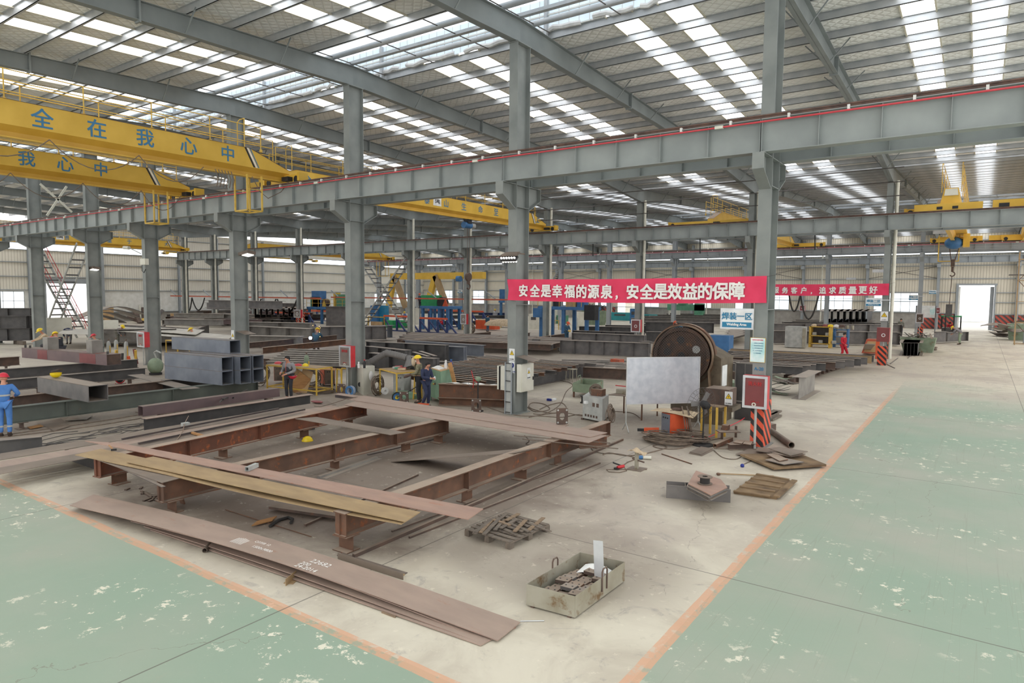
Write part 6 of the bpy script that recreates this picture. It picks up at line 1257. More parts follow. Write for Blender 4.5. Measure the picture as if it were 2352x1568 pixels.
# ------------------------------------------------------------------ beams of the second bay
def gird(label, pa, pb, z, h, b, m='mill_steel', stiff=1.5, group=None, cat='girder', name='steel_girder', top=True):
    """H girder lying with its near bottom edge seen at pa..pb (pixels) at height z"""
    p, q = G(*pa, z), G(*pb, z)
    for w_ in (p, q): w_.x = max(w_.x, -94.5); w_.y = min(w_.y, 100)
    d = (q-p).normalized(); nn = Vector((-d.y, d.x, 0)); nn = nn if nn.y > 0 else -nn; p, q = p+nn*b/2, q+nn*b/2
    t = Thing(name, label, cat, group); t.part('section', m).ibeam(p, q, h, b, .025, .014, stiff=0)
    if stiff:
        L = (q-p).length; k = max(2, int(L/stiff)+1); s = t.part('stiffener', m)
        for i in range(k): c = p+d*(.03+(L-.06)*i/(k-1)); s.bar(c-d*.006, c+d*.006, b*.94, h-.05, oz=h/2)
    t.done(); return p, q
gird('dark girder with stiffeners, left of three behind the fume extractor', (838, 826), (930, 838), .1, .85, .5, 'mill_dark', 1.2)
gird('dark girder with stiffeners, middle of three behind the fume extractor', (840, 818), (1022, 829), .2, .95, .5, 'mill_dark', 1.3)
gird('dark girder with bolt-holed end plate behind the camouflaged man', (845, 845), (995, 862), .1, .85, .5, 'mill_dark', 1.6)
gird('bluish girder with stiffeners, right of three behind the fume extractor', (960, 826), (1065, 831), .12, .9, .55, 'mill_blue', .9)
gird('long dark girder on the bare floor left of the rusty rack', (925, 805), (1106, 819), .1, .75, .5, 'mill_blue', 0)
one('flat_bars', 'two pale flat bars lying across the dark girder end', 'bar', MB('mill_pale').bar(G(950, 808, 1.0), G(985, 818, 1.0), .2, .02).bar(G(965, 806, 1.02), G(1000, 817, 1.02), .2, .02))
for k in range(7): gird('%s long pale-topped bar of the sheaf left of the third column, from the near side' % ORD[k], (610+8*k, 838-5*k), (790, 842-5*k), .42, .2, .3, 'mill_pale', 0, 'sheaf of long bars', 'bar', 'steel_bar')
gird('long brown beam carrying the sheaf of bars left of the third column', (560, 838), (795, 848), 0, .42, .4, 'rust_dark', 0)
gird('rust-red beam crossing behind the bench towards the welder in teal', (600, 812), (795, 790), .3, .4, .3, 'rust', 0, None, 'beam', 'steel_beam')
gird('second rust-red beam crossing behind the bench', (560, 800), (770, 780), .3, .4, .3, 'rust_dark', 0, None, 'beam', 'steel_beam')
gird('white-dusted girder behind the stacked box sections, near', (565, 773), (704, 781), .25, .95, 1.0, 'mill_pale', 2.4)
gird('white-dusted girder behind the stacked box sections, far', (565, 763), (712, 766), .5, .95, 1.0, 'mill_pale', 2.4)
gird('grey girder behind the welder in teal with close stiffeners', (726, 782), (888, 779), .2, 1.15, .8, 'mill_steel', 1.1)
gird('large flat grey girder just below the dusted girders', (565, 795), (690, 797), .1, .8, .9, 'mill_pale', 0)
for k in range(4): gird('blue-grey stub girder, %s from the left beyond the third column' % ORD[k], (840+14*k, 776-.5*k), (852+14*k, 777-.5*k), .25, 1.1, .7, 'mill_blue', 0, 'stub girders')
p0, p1 = G(905, 792, .35), G(1292, 802, .35)
for k in range(16):
    y = p0.y+.35+k*.54; xl = p0.x-.75*k*.6+random.uniform(-.4, .4); xr = p1.x-.15*k+random.uniform(-.6, .3)
    one('long_beam', '%s of the long brown beams in the big rack, from the near side' % (ORD[k] if k < 12 else str(k+1)+'th'), 'beam', MB('rust_dark' if k % 4 == 0 else ('mill_steel' if k % 3 else 'plate_edge')).ibeam((xl, y, .36), (xr, y+3.2, .36), .42 if k == 0 else .34, .35, .02, .014), 'long beams of the big rack')
for k, s in enumerate((.06, .35, .62, .93)):
    q = p0.lerp(p1, s); one('rack_bearer', '%s bearer under the rack of long brown beams, from the left' % ORD[k], 'beam', MB('rust_dark').ibeam(q+Vector((0, -.2, 0)), q+Vector((-2.0, 13.5, 0)), .358, .3), 'bearers of the big rack')
gird('near dark girder with six stiffeners, centre of the second bay', (1285, 812), (1490, 821), .0, .98, .55, 'mill_steel', 1.05)
gird('upper dark girder with stiffeners, centre of the second bay', (1312, 793), (1480, 801), .25, 1.0, .55, 'mill_steel', 1.5)
gird('shallow dark girder behind the upper girder, centre of the second bay', (1315, 780), (1478, 786), .35, .8, .5, 'mill_dark', 1.2)
gird('dark girder stub just right of the near girder', (1475, 813), (1500, 812), .0, .9, .6, 'mill_dark', 0)
for k in range(9):
    one('steel_sheet_bar', '%s thin grey bar on the floor before the near stiffened girder' % ORD[k], 'bar', MB('mill_pale' if k % 2 else 'mill_steel').bar(G(1298+random.uniform(-8, 12), 826+3.4*k, .04+.02*(k % 3)), G(1440+random.uniform(-25, 10), 829+4.2*k, .04+.02*(k % 3)), .25, .05), 'thin bars before the stiffened girder')
for k, (u, v) in enumerate([(1385, 828), (1375, 838), (1400, 846)]): one('angle_bundle', '%s bundle of short grey angles on the thin bars' % ORD[k], 'bundle', MB('mill_pale').bar(G(u-14, v, .14), G(u+14, v+1, .14), .6, .16), 'bundles of short angles')
one('red_bundle', 'bundle of reddish bars beside the short grey angles', 'bundle', MB('orange_worn').bar(G(1408, 827, .1), G(1428, 829, .1), .5, .2))
t = Thing('blue_machine', 'small blue wire feeder on the floor left of the stiffened girders', 'machine'); c = G(1232, 802, 0); t.part('case', 'machine_blue').box(c.x-.3, c.y, .1, c.x+.3, c.y+.4, .55); t.part('spool', 'rubber').cyl(c+Vector((-.3, -.05, .6)), c+Vector((.3, -.05, .6)), .18, 12); t.part('wheel', 'black').cyl(c+Vector((.2, -.1, .1)), c+Vector((.2, .0, .1)), .1, 10); t.done()
one('cardboard_box', 'small brown cardboard box left of the stiffened girders', 'box', MB('cardboard').box(*(G(1263, 802)-Vector((.35, 0, 0))), *(G(1263, 802)+Vector((.35, .5, .45)))))
t = Thing('fire_extinguisher', 'red fire extinguisher standing before the stiffened girder', 'extinguisher'); c = G(1303, 803); t.part('bottle', 'red_paint').lathe(c, Z, [(.1,0),(.11,.4),(.05,.5),(0,.5)], 10); t.part('valve', 'black').cyl(c+Z*.5, c+Z*.62, .05, 8); t.done()
t = Thing('bottle', 'blue-capped bottle on the floor before the stiffened girder', 'bottle'); c = G(1285, 805); t.part('bottle', 'sign_white').lathe(c, Z, [(.1,0),(.1,.3),(.04,.42),(0,.42)], 10); t.part('cap', 'sign_blue').cyl(c+Z*.42, c+Z*.5, .05, 8); t.done()
# bar rack right of the press
b0, b1 = G(1655, 838, 0), G(1850, 862, 0)
for k, (xl, xr, y, m) in enumerate([(-10.4, -7.1, 34.6, 'mill_dark'), (-10.9, -6.9, 35.5, 'mill_steel'), (-11.3, -6.8, 36.3, 'mill_steel'), (-10.6, -6.5, 37.2, 'mill_dark'), (-11.6, -6.2, 38.2, 'rust_dark'), (-11.8, -5.9, 39.2, 'mill_steel'), (-12.2, -5.6, 40.3, 'mill_steel'), (-12.4, -5.4, 41.3, 'mill_dark'), (-13, -5.2, 42.3, 'mill_steel'), (-13.2, -5.1, 43.3, 'plate_tan'), (-13.4, -5.1, 44.2, 'mill_dark')]):
    one('steel_beam', '%s grey beam of the rack right of the striped column, from the near side' % ORD[k], 'beam', MB(m).ibeam((xl, y, .38), (xr, y+.5, .38), .40, .34, .016, .012), 'grey beams of the right rack')
for k, (x, xa) in enumerate([(-7.4, 34.0), (-10.2, 34.2), (-11.9, 38.5)]): one('rack_bearer', '%s rusty bearer under the right rack of grey beams, from the right' % ORD[k], 'beam', MB('rust_dark').ibeam((x, xa, .0), (x+.8, 46, .0), .378, .3, stiff=.9), 'bearers of the right rack')
one('beam_offcut', 'short rusty beam stub lying before the right rack', 'beam', MB('rust_dark').ibeam(G(1800, 868), G(1838, 868), .3, .4)); one('beam_offcut', 'short brown beam stub at the left end of the right rack', 'beam', MB('rust').ibeam(G(1652, 858), G(1680, 858), .3, .35))
t = Thing('beam_offcut', 'short grey beam offcut standing alone on the bare floor, right', 'beam'); t.part('section', 'mill_pale').ibeam((-6.02, 29.2, 0), (-6.02, 32.4, 0), .93, .55, .02, .014); t.done()
for k in range(11): a = random.uniform(-.5, .5); c = G(1780, 905)+Vector((random.uniform(-.3, .5), random.uniform(-.4, .6), .06+.07*k)); one('bent_sheet', 'bent dark offcut in the heap behind the striped column', 'scrap', MB('mill_dark' if k % 3 else 'bin_green').sheet(lambda u, v: c+Vector((-.6*math.cos(a)+1.2*u*math.cos(a), -.6*math.sin(a)+1.2*u*math.sin(a)+.28*v, .09*math.sin(5*u+k)+.1*u)), 6, 1, .012), 'heap of bent offcuts')
# workstation with red overalls man
t = Thing('steel_cupboard', 'grey open cupboard left of the yellow shelf, behind the beam rack', 'cabinet'); a, b_ = G(1802, 798), G(1856, 797); t.part('case', 'cylinder_grey').box(a.x, a.y, .05, b_.x, a.y+1.2, 1.75); t.part('door', 'bin_steel').box(a.x+1.6, a.y-.06, .05, b_.x-.1, a.y, 1.65); t.done()
t = Thing('yellow_shelf', 'yellow-edged tool shelf with rags on top, beside the man in red', 'shelf'); a, b_ = G(1859, 797), G(1911, 797)
for x in (a.x, b_.x): t.part('post', 'safety_yellow').box(x-.08, a.y, 0, x+.08, a.y+.9, 1.75)
for z in (.35, 1.0, 1.75): t.part('shelf_board', 'safety_yellow').box(a.x, a.y, z-.06, b_.x, a.y+.9, z)
t.part('back', 'mill_dark').box(a.x, a.y+.88, .3, b_.x, a.y+.9, 1.7); t.done()
for k in range(6): q = Vector((a.x+.25+.42*k, a.y+.3, 1.76)); one('rag_pile', '%s item from the left in the clutter on the yellow shelf' % ORD[k], 'clutter', MB(['tarp', 'glove', 'red_dark', 'helmet_yellow', 'bag_white', 'glove'][k]).ball(q, .24, 1.1, 1, .8, 9, 5, lo=-10), 'clutter on the yellow shelf')
for k in range(5): q = Vector((a.x+.3+.5*k, a.y+.35, .36 if k % 2 else 1.0)); one('tool_part', 'grey tool part on a lower board of the yellow shelf', 'tool', MB('cylinder_grey').box(q.x-.15, q.y-.15, q.z, q.x+.15, q.y+.15, q.z+.25), 'parts in the yellow shelf')
t = Thing('blue_shelf', 'blue steel shelf with cans behind the man in red', 'shelf'); a2, b2 = G(1914, 797), G(1949, 797)
for x in (a2.x, b2.x): t.part('post', 'machine_blue').box(x-.06, a2.y, 0, x+.06, a2.y+.7, 1.55)
for z in (.3, .9, 1.5): t.part('shelf_board', 'machine_blue').box(a2.x, a2.y, z-.05, b2.x, a2.y+.7, z)
t.done()
for k in range(4): q = Vector((a2.x+.2+.38*k, a2.y+.3, 1.5)); one('can', '%s grey can on the blue shelf, from the left' % ORD[k], 'can', MB('bin_steel').cyl(q, q+Z*.35, .12, 10), 'cans on the blue shelf')
t = Thing('welding_machine', 'orange and grey welder on wheels by the red hose-reel cabinet', 'welder'); c = G(2003, 815); t.part('case', 'orange_worn').prism([c+Vector((-.7, 0, .1)), c+Vector((.6, 0, .1)), c+Vector((.5, 0, 1.15)), c+Vector((-.4, 0, 1.15))], (0, .9, 0)); t.part('side_panel', 'cardboard').prism([c+Vector((-.55, -.02, .2)), c+Vector((.45, -.02, .2)), c+Vector((.38, -.02, 1.0)), c+Vector((-.33, -.02, 1.0))], (0, .02, 0)); t.part('wheel', 'rubber').cyl(c+Vector((.4, -.1, .15)), c+Vector((.4, 0, .15)), .15, 12); t.done()
for k, (u, st) in enumerate([(2014, 1), (2024, 1), (2036, 0)]): q = G(u, 824); one('barrier_post', '%s orange and black post by the red hose-reel cabinet, from the left' % ORD[k], 'post', MB('warning_stripes' if st == 0 else 'orange_stripe').box(q.x-.1, q.y-.06, 0, q.x+.1, q.y+.06, 1.2), 'orange posts')
one('sheet_board', 'grey board leaning by the orange welder', 'board', MB('mill_pale').bar(G(1990, 805), G(1999, 790, 1.6), .5, .03))
for k in range(5): one('stiffener_stub', '%s of the dark stub plates stood together right of the hose-reel column' % ORD[k], 'plate', MB('mill_dark').ibeam(G(2075+8*k, 817), G(2079+8*k, 807), .95, .6, .02, .014), 'stood stub sections')
t = Thing('scrap_skip', 'pale green scrap skip right of the hose-reel column', 'skip'); a = G(2068, 807); t.part('body', 'bin_green').prism([a+Vector((.2, 0, .0)), a+Vector((2.1, .2, .0)), a+Vector((2.3, .2, 1.1)), a+Vector((-.1, 0, 1.1))], (0, 1.6, 0)); t.done()
sc = MB('mill_steel')
for k in range(26): q = a+Vector((random.uniform(.1, 2.0), random.uniform(.2, 1.4), 1.1+random.uniform(0, .25))); dv = Vector((random.uniform(-.5, .5), random.uniform(-.5, .5), random.uniform(-.1, .2))); sc.bar(q-dv, q+dv, .12, .02)
one('scrap_offcuts', 'tangle of scrap offcuts heaped in the pale green skip', 'scrap', sc, None, 'stuff')
coilset('cable_heap', 'heap of dark cable on the floor right of the pale green skip', G(2128, 800, .12), .7, 10, (0, 0, 1), .04, .1)
for k, (pa, pb) in enumerate([((2028, 832), (2055, 845)), ((2045, 835), (2062, 822)), ((2085, 822), (2108, 800))]): one('floor_bar', '%s thin bar lying on the floor by the lane at the stood sections' % ORD[k], 'bar', MB('mill_dark').bar(G(*pa, .02), G(*pb, .02), .05, .04), 'bars by the lane')
gird('long dark girder with stiffeners behind the yellow shelf, near', (1772, 788), (2068, 792), .1, 1.1, .7, 'mill_steel', 2.6)
gird('long dark girder with stiffeners behind the yellow shelf, far', (1775, 769), (2072, 772), .5, 1.1, .7, 'mill_steel', 2.6)
for k in range(8): gird('%s of the dark H sections stacked crosswise behind the second banner column, from the left' % ORD[k], (1882+14*k, 741-.2*k), (1888+15*k, 732), 1.35, 1.25, 1.0, 'mill_dark', 0, 'crosswise H sections')
gird('flat dark girder under the crosswise H sections', (1800, 757), (2062, 760), .3, .9, .8, 'mill_dark', 2.5)
for k in range(6): gird('%s pale-topped bar left of the crosswise H sections' % ORD[k], (1790+8*k, 752-3*k), (1885, 752-3*k), .8, .2, .5, 'mill_pale', 0, 'pale bars', 'bar', 'steel_bar')
for k in range(5): gird('%s slanting pale bar beneath the Welding Area sign' % ORD[k], (1655+3*k, 784-5*k), (1704, 770-5*k), .5, .2, .5, 'mill_pale', 0, 'slanting pale bars', 'bar', 'steel_bar')
gird('long dark girder left behind the press, upper', (1482, 762), (1640, 765), .6, 1.0, .7, 'mill_dark', 3)
gird('long dark girder left behind the press, lower', (1485, 785), (1560, 786), .1, .9, .7, 'mill_dark', 3)
# ------------------------------------------------------------------ left background: dusted plates, boxes and the big steel pile
gird('pale-topped wide box girder behind the red-striped column, left', (228, 788), (402, 786), .3, 1.05, 1.2, 'mill_pale', 0)
boxcol('open-ended box girder at the left, behind the worker on the trestle', G(448, 782, .3), G(300, 770, .3), 1.0, .95, 'mill_steel')
for k, (a, b_, c, d, z) in enumerate([((345,768),(520,783),(535,770),(390,757), 1.1), ((300,757),(450,768),(470,757),(350,748), 1.25), ((225,757),(330,764),(350,754),(250,748), 1.2), ((130,766),(225,768),(250,757),(150,755), 1.1)]): longplate('steel_plate', '%s wide white-dusted plate in the left background, from the right' % ORD[k], [a, b_, c, d], z, .03, 'bag_dust' if 'bag_dust' in MATS else mat('bag_dust', (206,202,192), (184,178,168), 1.2, .8).name)
for k, u in enumerate((330, 430)): one('timber_sleeper', '%s bearer under the white-dusted plates' % ORD[k], 'sleeper', MB('mill_dark').bar(G(u, 776, .6), G(u+45, 760, .6), .4, 1.1))
random.seed(11)
rows = [(372, 560, 741), (380, 570, 733), (395, 700, 737), (410, 560, 724), (380, 520, 727), (470, 705, 729), (440, 575, 719), (460, 700, 717), (560, 720, 722), (400, 500, 716), (500, 690, 710), (560, 700, 706)]
for k in range(22):
    u0 = random.uniform(372, 640); u1 = u0+random.uniform(50, 150); v = random.uniform(712, 741); gird('short grey steel section lying in the big pile in the left background', (u0, v+5), (u1, v+6+random.uniform(-2, 3)), .3+random.random()*.9, .5, .7, random.choice(['mill_pale', 'mill_steel', 'tube_purple']), 0, 'short sections of the big pile')
for k, (u0, u1, v) in enumerate(rows): gird('%s steel section of the big pile in the left background' % ORD[k], (u0, v+5), (u1, v+6+random.uniform(-1, 2)), .05+.35*(k//4), .62, .8, random.choice(['mill_steel', 'mill_pale', 'rust_dark']), random.choice([0, 2]), 'big steel pile')
for k, (u0, u1, v, z) in enumerate([(466, 560, 711, 2.3), (470, 640, 708, 2.75), (560, 690, 707, 2.0)]): gird('%s beam resting on top of the big pile in the left background' % ['lowest', 'uppermost', 'right'][k], (u0, v-2), (u1, v+2), z, .7, .9, 'mill_steel', 0, 'beams on the big pile')
for k in range(12): u = 570+12*k; gird('%s of the brown stub sections stacked in the left background' % ORD[k], (u, 746-.4*k), (u+5, 741-.4*k), .05, 1.2, .9, 'rust_dark', 0, 'brown stub sections')
for k in range(9): u = 575+13*k; gird('%s of the upper brown stub sections in the left background' % ORD[k], (u, 731-.4*k), (u+5, 727-.4*k), 1.27, 1.1, .9, 'rust_dark', 0, 'upper brown stub sections')
gird('dark flat girder lying before the brown stub sections', (600, 744), (690, 747), .2, .6, .7, 'mill_steel', 1.5)
for k, (u, z) in enumerate([(250, 3.1), (258, 3.1), (321, 3.0)]): one('leaning_pipe', '%s pale pipe leaning on the left wall plinth' % ORD[k], 'pipe', MB('pipe_white').tube([GX(u+3, 737, XL+1.2), GX(u, 700, XL+.3)], .09, 6))
for k in range(10): q = G(323+random.uniform(-15, 30), 735+random.uniform(-5, 8)); one('scrap_heap_piece', 'piece of the scrap heap by the left wall', 'scrap', MB(['mill_dark', 'rust_dark', 'mill_steel', 'safety_yellow'][k % 4]).bar(q, q+Vector((random.uniform(-2, 2), random.uniform(-2, 2), random.uniform(.3, 1.8))), .5, .4), 'scrap heap by the left wall')
for k, (u, h) in enumerate([(233, 2.0), (392, 1.3)]): one('sheet_board', '%s pale board standing by the left wall' % ORD[k], 'board', MB('cardboard').box(*(G(u, 742)), *(G(u, 742)+Vector((.1, 1.5, h)))))
# curved dark plates by the left doorway
for k in range(6): a_ = G(105+20*k, 770-2*k, 0); one('curved_plate', '%s dark curved plate stacked by the left doorway' % ORD[k], 'plate', MB('mill_dark').sheet(lambda u, v: a_+Vector((-2*v, 6*u, .4+.25*k+.9*math.sin(math.pi*u))), 8, 1, .06), 'curved plates by the doorway')
one('white_cabinet', 'white cabinet with pink label behind the left trestles', 'cabinet', MB('cabinet_white', 'banner_red').box(*(G(100, 782)), *(G(100, 782)+Vector((-.4, 2.2, 1.9)))))
one('white_cabinet', 'white cabinet beside the red-capped man on the left', 'cabinet', MB('cabinet_white').box(*(G(215, 792)), *(G(215, 792)+Vector((-.5, 1.9, 1.9)))))
# stairs crossing at the far left columns and by the second column row
def stair(label, p, q, w, n, rail=None, m='cylinder_grey', side=(0, 1, 0)):
    t = Thing('stair_ladder', label, 'ladder'); p, q = Vector(p), Vector(q); s = Vector(side).normalized()
    for k in (-1, 1): t.part('stringer', m).bar(p+s*w/2*k, q+s*w/2*k, .08, .17)
    tr = t.part('tread', 'mill_dark')
    for i in range(1, n): c = p.lerp(q, i/n); tr.bar(c-s*w/2, c+s*w/2, .25, .10)
    if rail:
        for k in (-1, 1):
            r = t.part('handrail', rail); r.tube([p+s*w/2*k+Z*1.0, q+s*w/2*k+Z*1.0], .03, 5).tube([p+s*w/2*k+Z*.5, q+s*w/2*k+Z*.5], .02, 5)
            for i in range(0, n, 3): c = p.lerp(q, i/n)+s*w/2*k; r.tube([c, c+Z], .02, 5)
    t.done()
YS = 21.6
stair('steel stair with red handrails crossing the left doorway, falling to the right', GY(72, 555, YS+.4), G(190, 775)+Vector((0, 0, 0)), .9, 16, 'red_busbar')
stair('plain steel stair crossing the left doorway, rising to the right', G(110, 775), GY(192, 560, YS+.2), .9, 14)
stair('steel stair by the second row, rising to the right', G(828, 756), GY(938, 595, 49.6), 1.0, 16)
stair('steel stair by the second row, falling to the right', GY(832, 598, 50.2), G(940, 760), 1.0, 16)
stair('dark stair beyond the slogan banner, rising to the right', GY(1270, 650, 78.5), GY(1292, 612, 78.5), .9, 10, None, 'far_paint')
# festoon cable rail in the second bay
def festoonrail(label, y, z, x0, x1, m='orange_worn', loops=()):
    t = Thing('cable_rail', label, 'rail'); t.part('rail', m).bar((x0, y, z), (x1, y, z), .12, .16)
    for (u0, u1, dz) in loops:
        a, b_ = GY(u0, 690, y), GY(u1, 690, y); c = t.part('cable_loop', 'rubber'); c.tube([(a.x+(b_.x-a.x)*i/10, y, z-.2-dz*4*(i/10)*(1-i/10)) for i in range(11)], .09, 6)
    x = x0
    while x < x1: t.part('bracket', 'far_paint').bar((x, y-.0, z+.9), (x+1.4, y+.0, z+.1), .1, .1); x += 8.5
    t.done()
festoonrail('orange cable rail with hanging black loops along the left of the second bay', 49.9, 3.55, -95, -62, 'orange_worn', [(424, 441, 1.9), (441, 470, 1.7), (590, 634, 1.5), (637, 682, 1.6), (560, 600, 1.3)])
festoonrail('long orange cable rail beyond the second column row', 58, 3.6, -70, -34, 'orange_worn')
festoonrail('cable rail with black loops behind the second banner', 76.0, 4.6, -24, -12, 'far_paint', [(1812, 1838, 1.8), (1838, 1880, 2.6)])
# ------------------------------------------------------------------ gantry welders, semi-gantry and other plant in the middle distance
def blueplatform(label, u0, u1, vtop, vbot, y, boxes, legs=4, m='machine_blue', depth=2.5, rail=True):
    a, b_ = GY(u0, vtop, y), GY(u1, vtop, y); t = Thing('welding_gantry', label, 'machine'); z = a.z
    t.part('deck', m).box(a.x, y, z-.3, b_.x, y+depth, z); 
    for i in range(legs):
        x = a.x+.3+(b_.x-a.x-.6)*i/(legs-1)
        for yy in (y+.1, y+depth-.3): t.part('leg', m).box(x-.16, yy, 0, x+.16, yy+.25, z-.3)
    if rail:
        r = t.part('guard_rail', 'safety_yellow')
        for h in (.5, 1.0): r.bar((a.x, y+.05, z+h), (b_.x, y+.05, z+h), .04, .04)
        n = 7
        for i in range(n+1): x = a.x+(b_.x-a.x)*i/n; r.bar((x, y+.05, z), (x, y+.05, z+1), .04, .04)
    for (ua, ub, va, mm) in boxes:
        p, q = GY(ua, vtop, y+.6), GY(ub, va, y+.6); t.part('cabinet', mm).box(p.x, y+.6, z, q.x, y+1.5, q.z)
    return t, a, b_
Yg = 58.0
t, a, b_ = blueplatform('blue welding gantry with green cabinets left of the third column', 704, 800, 704, 745, Yg, [(713, 735, 682, 'machine_green'), (772, 800, 676, 'machine_green'), (716, 737, 668, 'machine_blue'), (766, 770, 672, 'safety_yellow')])
c = GY(745, 695, Yg+.4); t.part('wire_drum', 'rust_dark').cyl(c, c+Vector((0, .5, 0)), .55, 18); t.part('drum_foot', 'safety_yellow').prism([c+Vector((-.4, -.1, -.5)), c+Vector((.4, -.1, -.5)), c+Vector((0, -.1, .3))], (0, .1, 0)); t.done()
t, a, b_ = blueplatform('blue platform with big bright green box and cable drum, second bay', 964, 1030, 702, 752, Yg, [(967, 1003, 678, 'vivid_green' if 'vivid_green' in MATS else mat('vivid_green', (44,160,96), (40,146,88), 2, .5).name)], rail=False)
c = GY(1013, 694, Yg+.4); t.part('wire_drum', 'black').cyl(c, c+Vector((0, .6, 0)), .62, 18); t.part('drum_foot', 'orange').prism([c+Vector((.2, -.1, -.6)), c+Vector((1.2, -.1, -.6)), c+Vector((.7, -.1, .4))], (0, .1, 0)); t.done()
t, a, b_ = blueplatform('blue welding gantry with yellow rails below the slogan banner', 1235, 1352, 703, 760, 55, [(1248, 1262, 691, 'sign_white'), (1300, 1322, 690, 'cardboard'), (1325, 1342, 688, 'machine_blue'), (1270, 1277, 690, 'black')], 3)
q = GY(1240, 705, 54.9); t.part('arm', 'machine_blue').box(q.x-.6, 54.6, q.z-1.0, q.x+.4, 55, q.z-.1); q = GY(1352, 705, 54.9); t.part('motor', 'black').box(q.x-.2, 54.4, q.z-1.2, q.x+.9, 55.2, q.z+.2); t.done()
one('electrical_cabinet', 'pale cabinet standing under the blue gantry with yellow rails', 'cabinet', MB('cabinet_white').box(*(G(1315, 752)), *(G(1315, 752)+Vector((1.3, .8, 2.0)))))
t, a, b_ = blueplatform('tall blue stand left of the slogan banner', 1145, 1170, 690, 730, 78, [(1147, 1160, 664, 'machine_blue')], 2, rail=False); t.done()
for k, (u, m) in enumerate([(855, 'machine_blue'), (868, 'sign_blue')]): q = G(u-4, 748); one('control_cabinet', '%s blue control cabinet between the crossed stairs' % ['left', 'right'][k], 'cabinet', MB(m).box(q.x, q.y, .5, q.x+1.1+.4*k, q.y+.8, 2.6).box(q.x+.1, q.y+.1, 0, q.x+.3, q.y+.3, .5).box(q.x+.8, q.y+.1, 0, q.x+1.0, q.y+.3, .5))
t = Thing('yellow_stand', 'yellow stand with cardboard below the crossed stairs', 'stand'); q = G(846, 757)
for dx in (0, 2.6): t.part('leg', 'safety_yellow').bar(q+Vector((dx, 0, 0)), q+Vector((dx, 0, 1.5)), .1, .1, up=(1, 0, 0))
t.part('rail', 'safety_yellow').bar(q+Vector((0, 0, 1.5)), q+Vector((2.6, 0, 1.5)), .1, .1); t.part('card', 'cardboard').bar(q+Vector((.8, -.3, .5)), q+Vector((2.6, -.3, .5)), .1, 1.0); t.done()
for k, u in enumerate((878, 905)): q = G(u, 752); one('green_crate', '%s bright green crate below the crossed stairs' % ['left', 'right'][k], 'crate', MB('vivid_green').box(q.x, q.y, 0, q.x+1.8, q.y+1, .9))
one('electrical_cabinet', 'white cabinet on the second-row column right of the crossed stairs', 'cabinet', MB('cabinet_white').box(*(G(937, 745, 1.0)), *(G(937, 745, 1.0)+Vector((1.0, .6, 1.7)))))
# conveyor stands: navy trestles with orange-red rails
def conveyor(label, u0, u1, v0, y, n):
    t = Thing('roller_stand', label, 'stand'); a, b_ = GY(u0, v0, y), GY(u1, v0, y); z = max(.9, a.z); t.part('red_rail', 'orange_stripe').bar((a.x, y, z), (b_.x, y, z), .16, .2)
    for i in range(n):
        x = a.x+(b_.x-a.x)*i/max(1, n-1); t.part('post', 'navy_steel').bar((x, y, 0), (x, y, z-.1), .18, .18, up=(1, 0, 0)); t.part('brace', 'navy_steel').bar((x+1.4, y-.1, .05), (x, y-.05, z-.2), .14, .14)
    t.part('skid', 'navy_steel').bar((a.x, y, .06), (b_.x+1.4, y, .06), .16, .12); t.done()
for k, ar in enumerate([(633, 710, 717, 52.5, 3), (882, 942, 725, 53, 3), (965, 1027, 730, 53, 4), (985, 1110, 712, 64, 6), (705, 800, 713, 64, 5), (430, 480, 712, 60, 3)]): conveyor('navy trestle stand with orange rail, %s' % ['left of the blue gantry with green cabinets', 'under the crossed stairs', 'before the platform with the green box', 'behind the platform with the green box', 'behind the blue gantry with green cabinets', 'behind the big steel pile'][k], *ar)
gird('big dark girder standing beside the blue gantry with green cabinets', (748, 748), (802, 748), .1, 2.4, .9, 'mill_steel', 0)
for k, (u0, u1, v, z) in enumerate([(985, 1170, 742, .3), (1010, 1170, 728, .6), (1100, 1170, 722, .9), (960, 1110, 716, .7)]): gird('%s dark long beam on the navy stands, from the near side' % ORD[k], (u0, v+4), (u1, v+4), z, .5, .7, 'mill_dark' if k != 2 else 'navy_steel', 0, 'long beams on the navy stands', 'beam', 'steel_beam')
# yellow semi-gantry
t = Thing('gantry_crane', 'yellow A-frame gantry crane in the third bay', 'crane'); Yq = 70.0; a, b_ = GY(896, 633, Yq), GY(1108, 633, Yq)
t.part('girder', 'crane_yellow').box(a.x, Yq, a.z-.55, b_.x, Yq+.8, a.z+.35)
for (ut, ub, vb) in ((905, 893, 705), (905, 932, 705), (1000, 985, 690), (1000, 1027, 705)): p, q = GY(ut, 633, Yq), GY(ub, vb, Yq); q.z = max(q.z, .9); t.part('leg', 'crane_yellow' if ut > ub else 'plate_tan').bar(p, q, .8, .5, up=(0, 1, 0))
t.part('hoist', 'machine_blue').cyl(GY(1050, 640, Yq-.4), GY(1058, 640, Yq-.4), .4, 10); t.done()
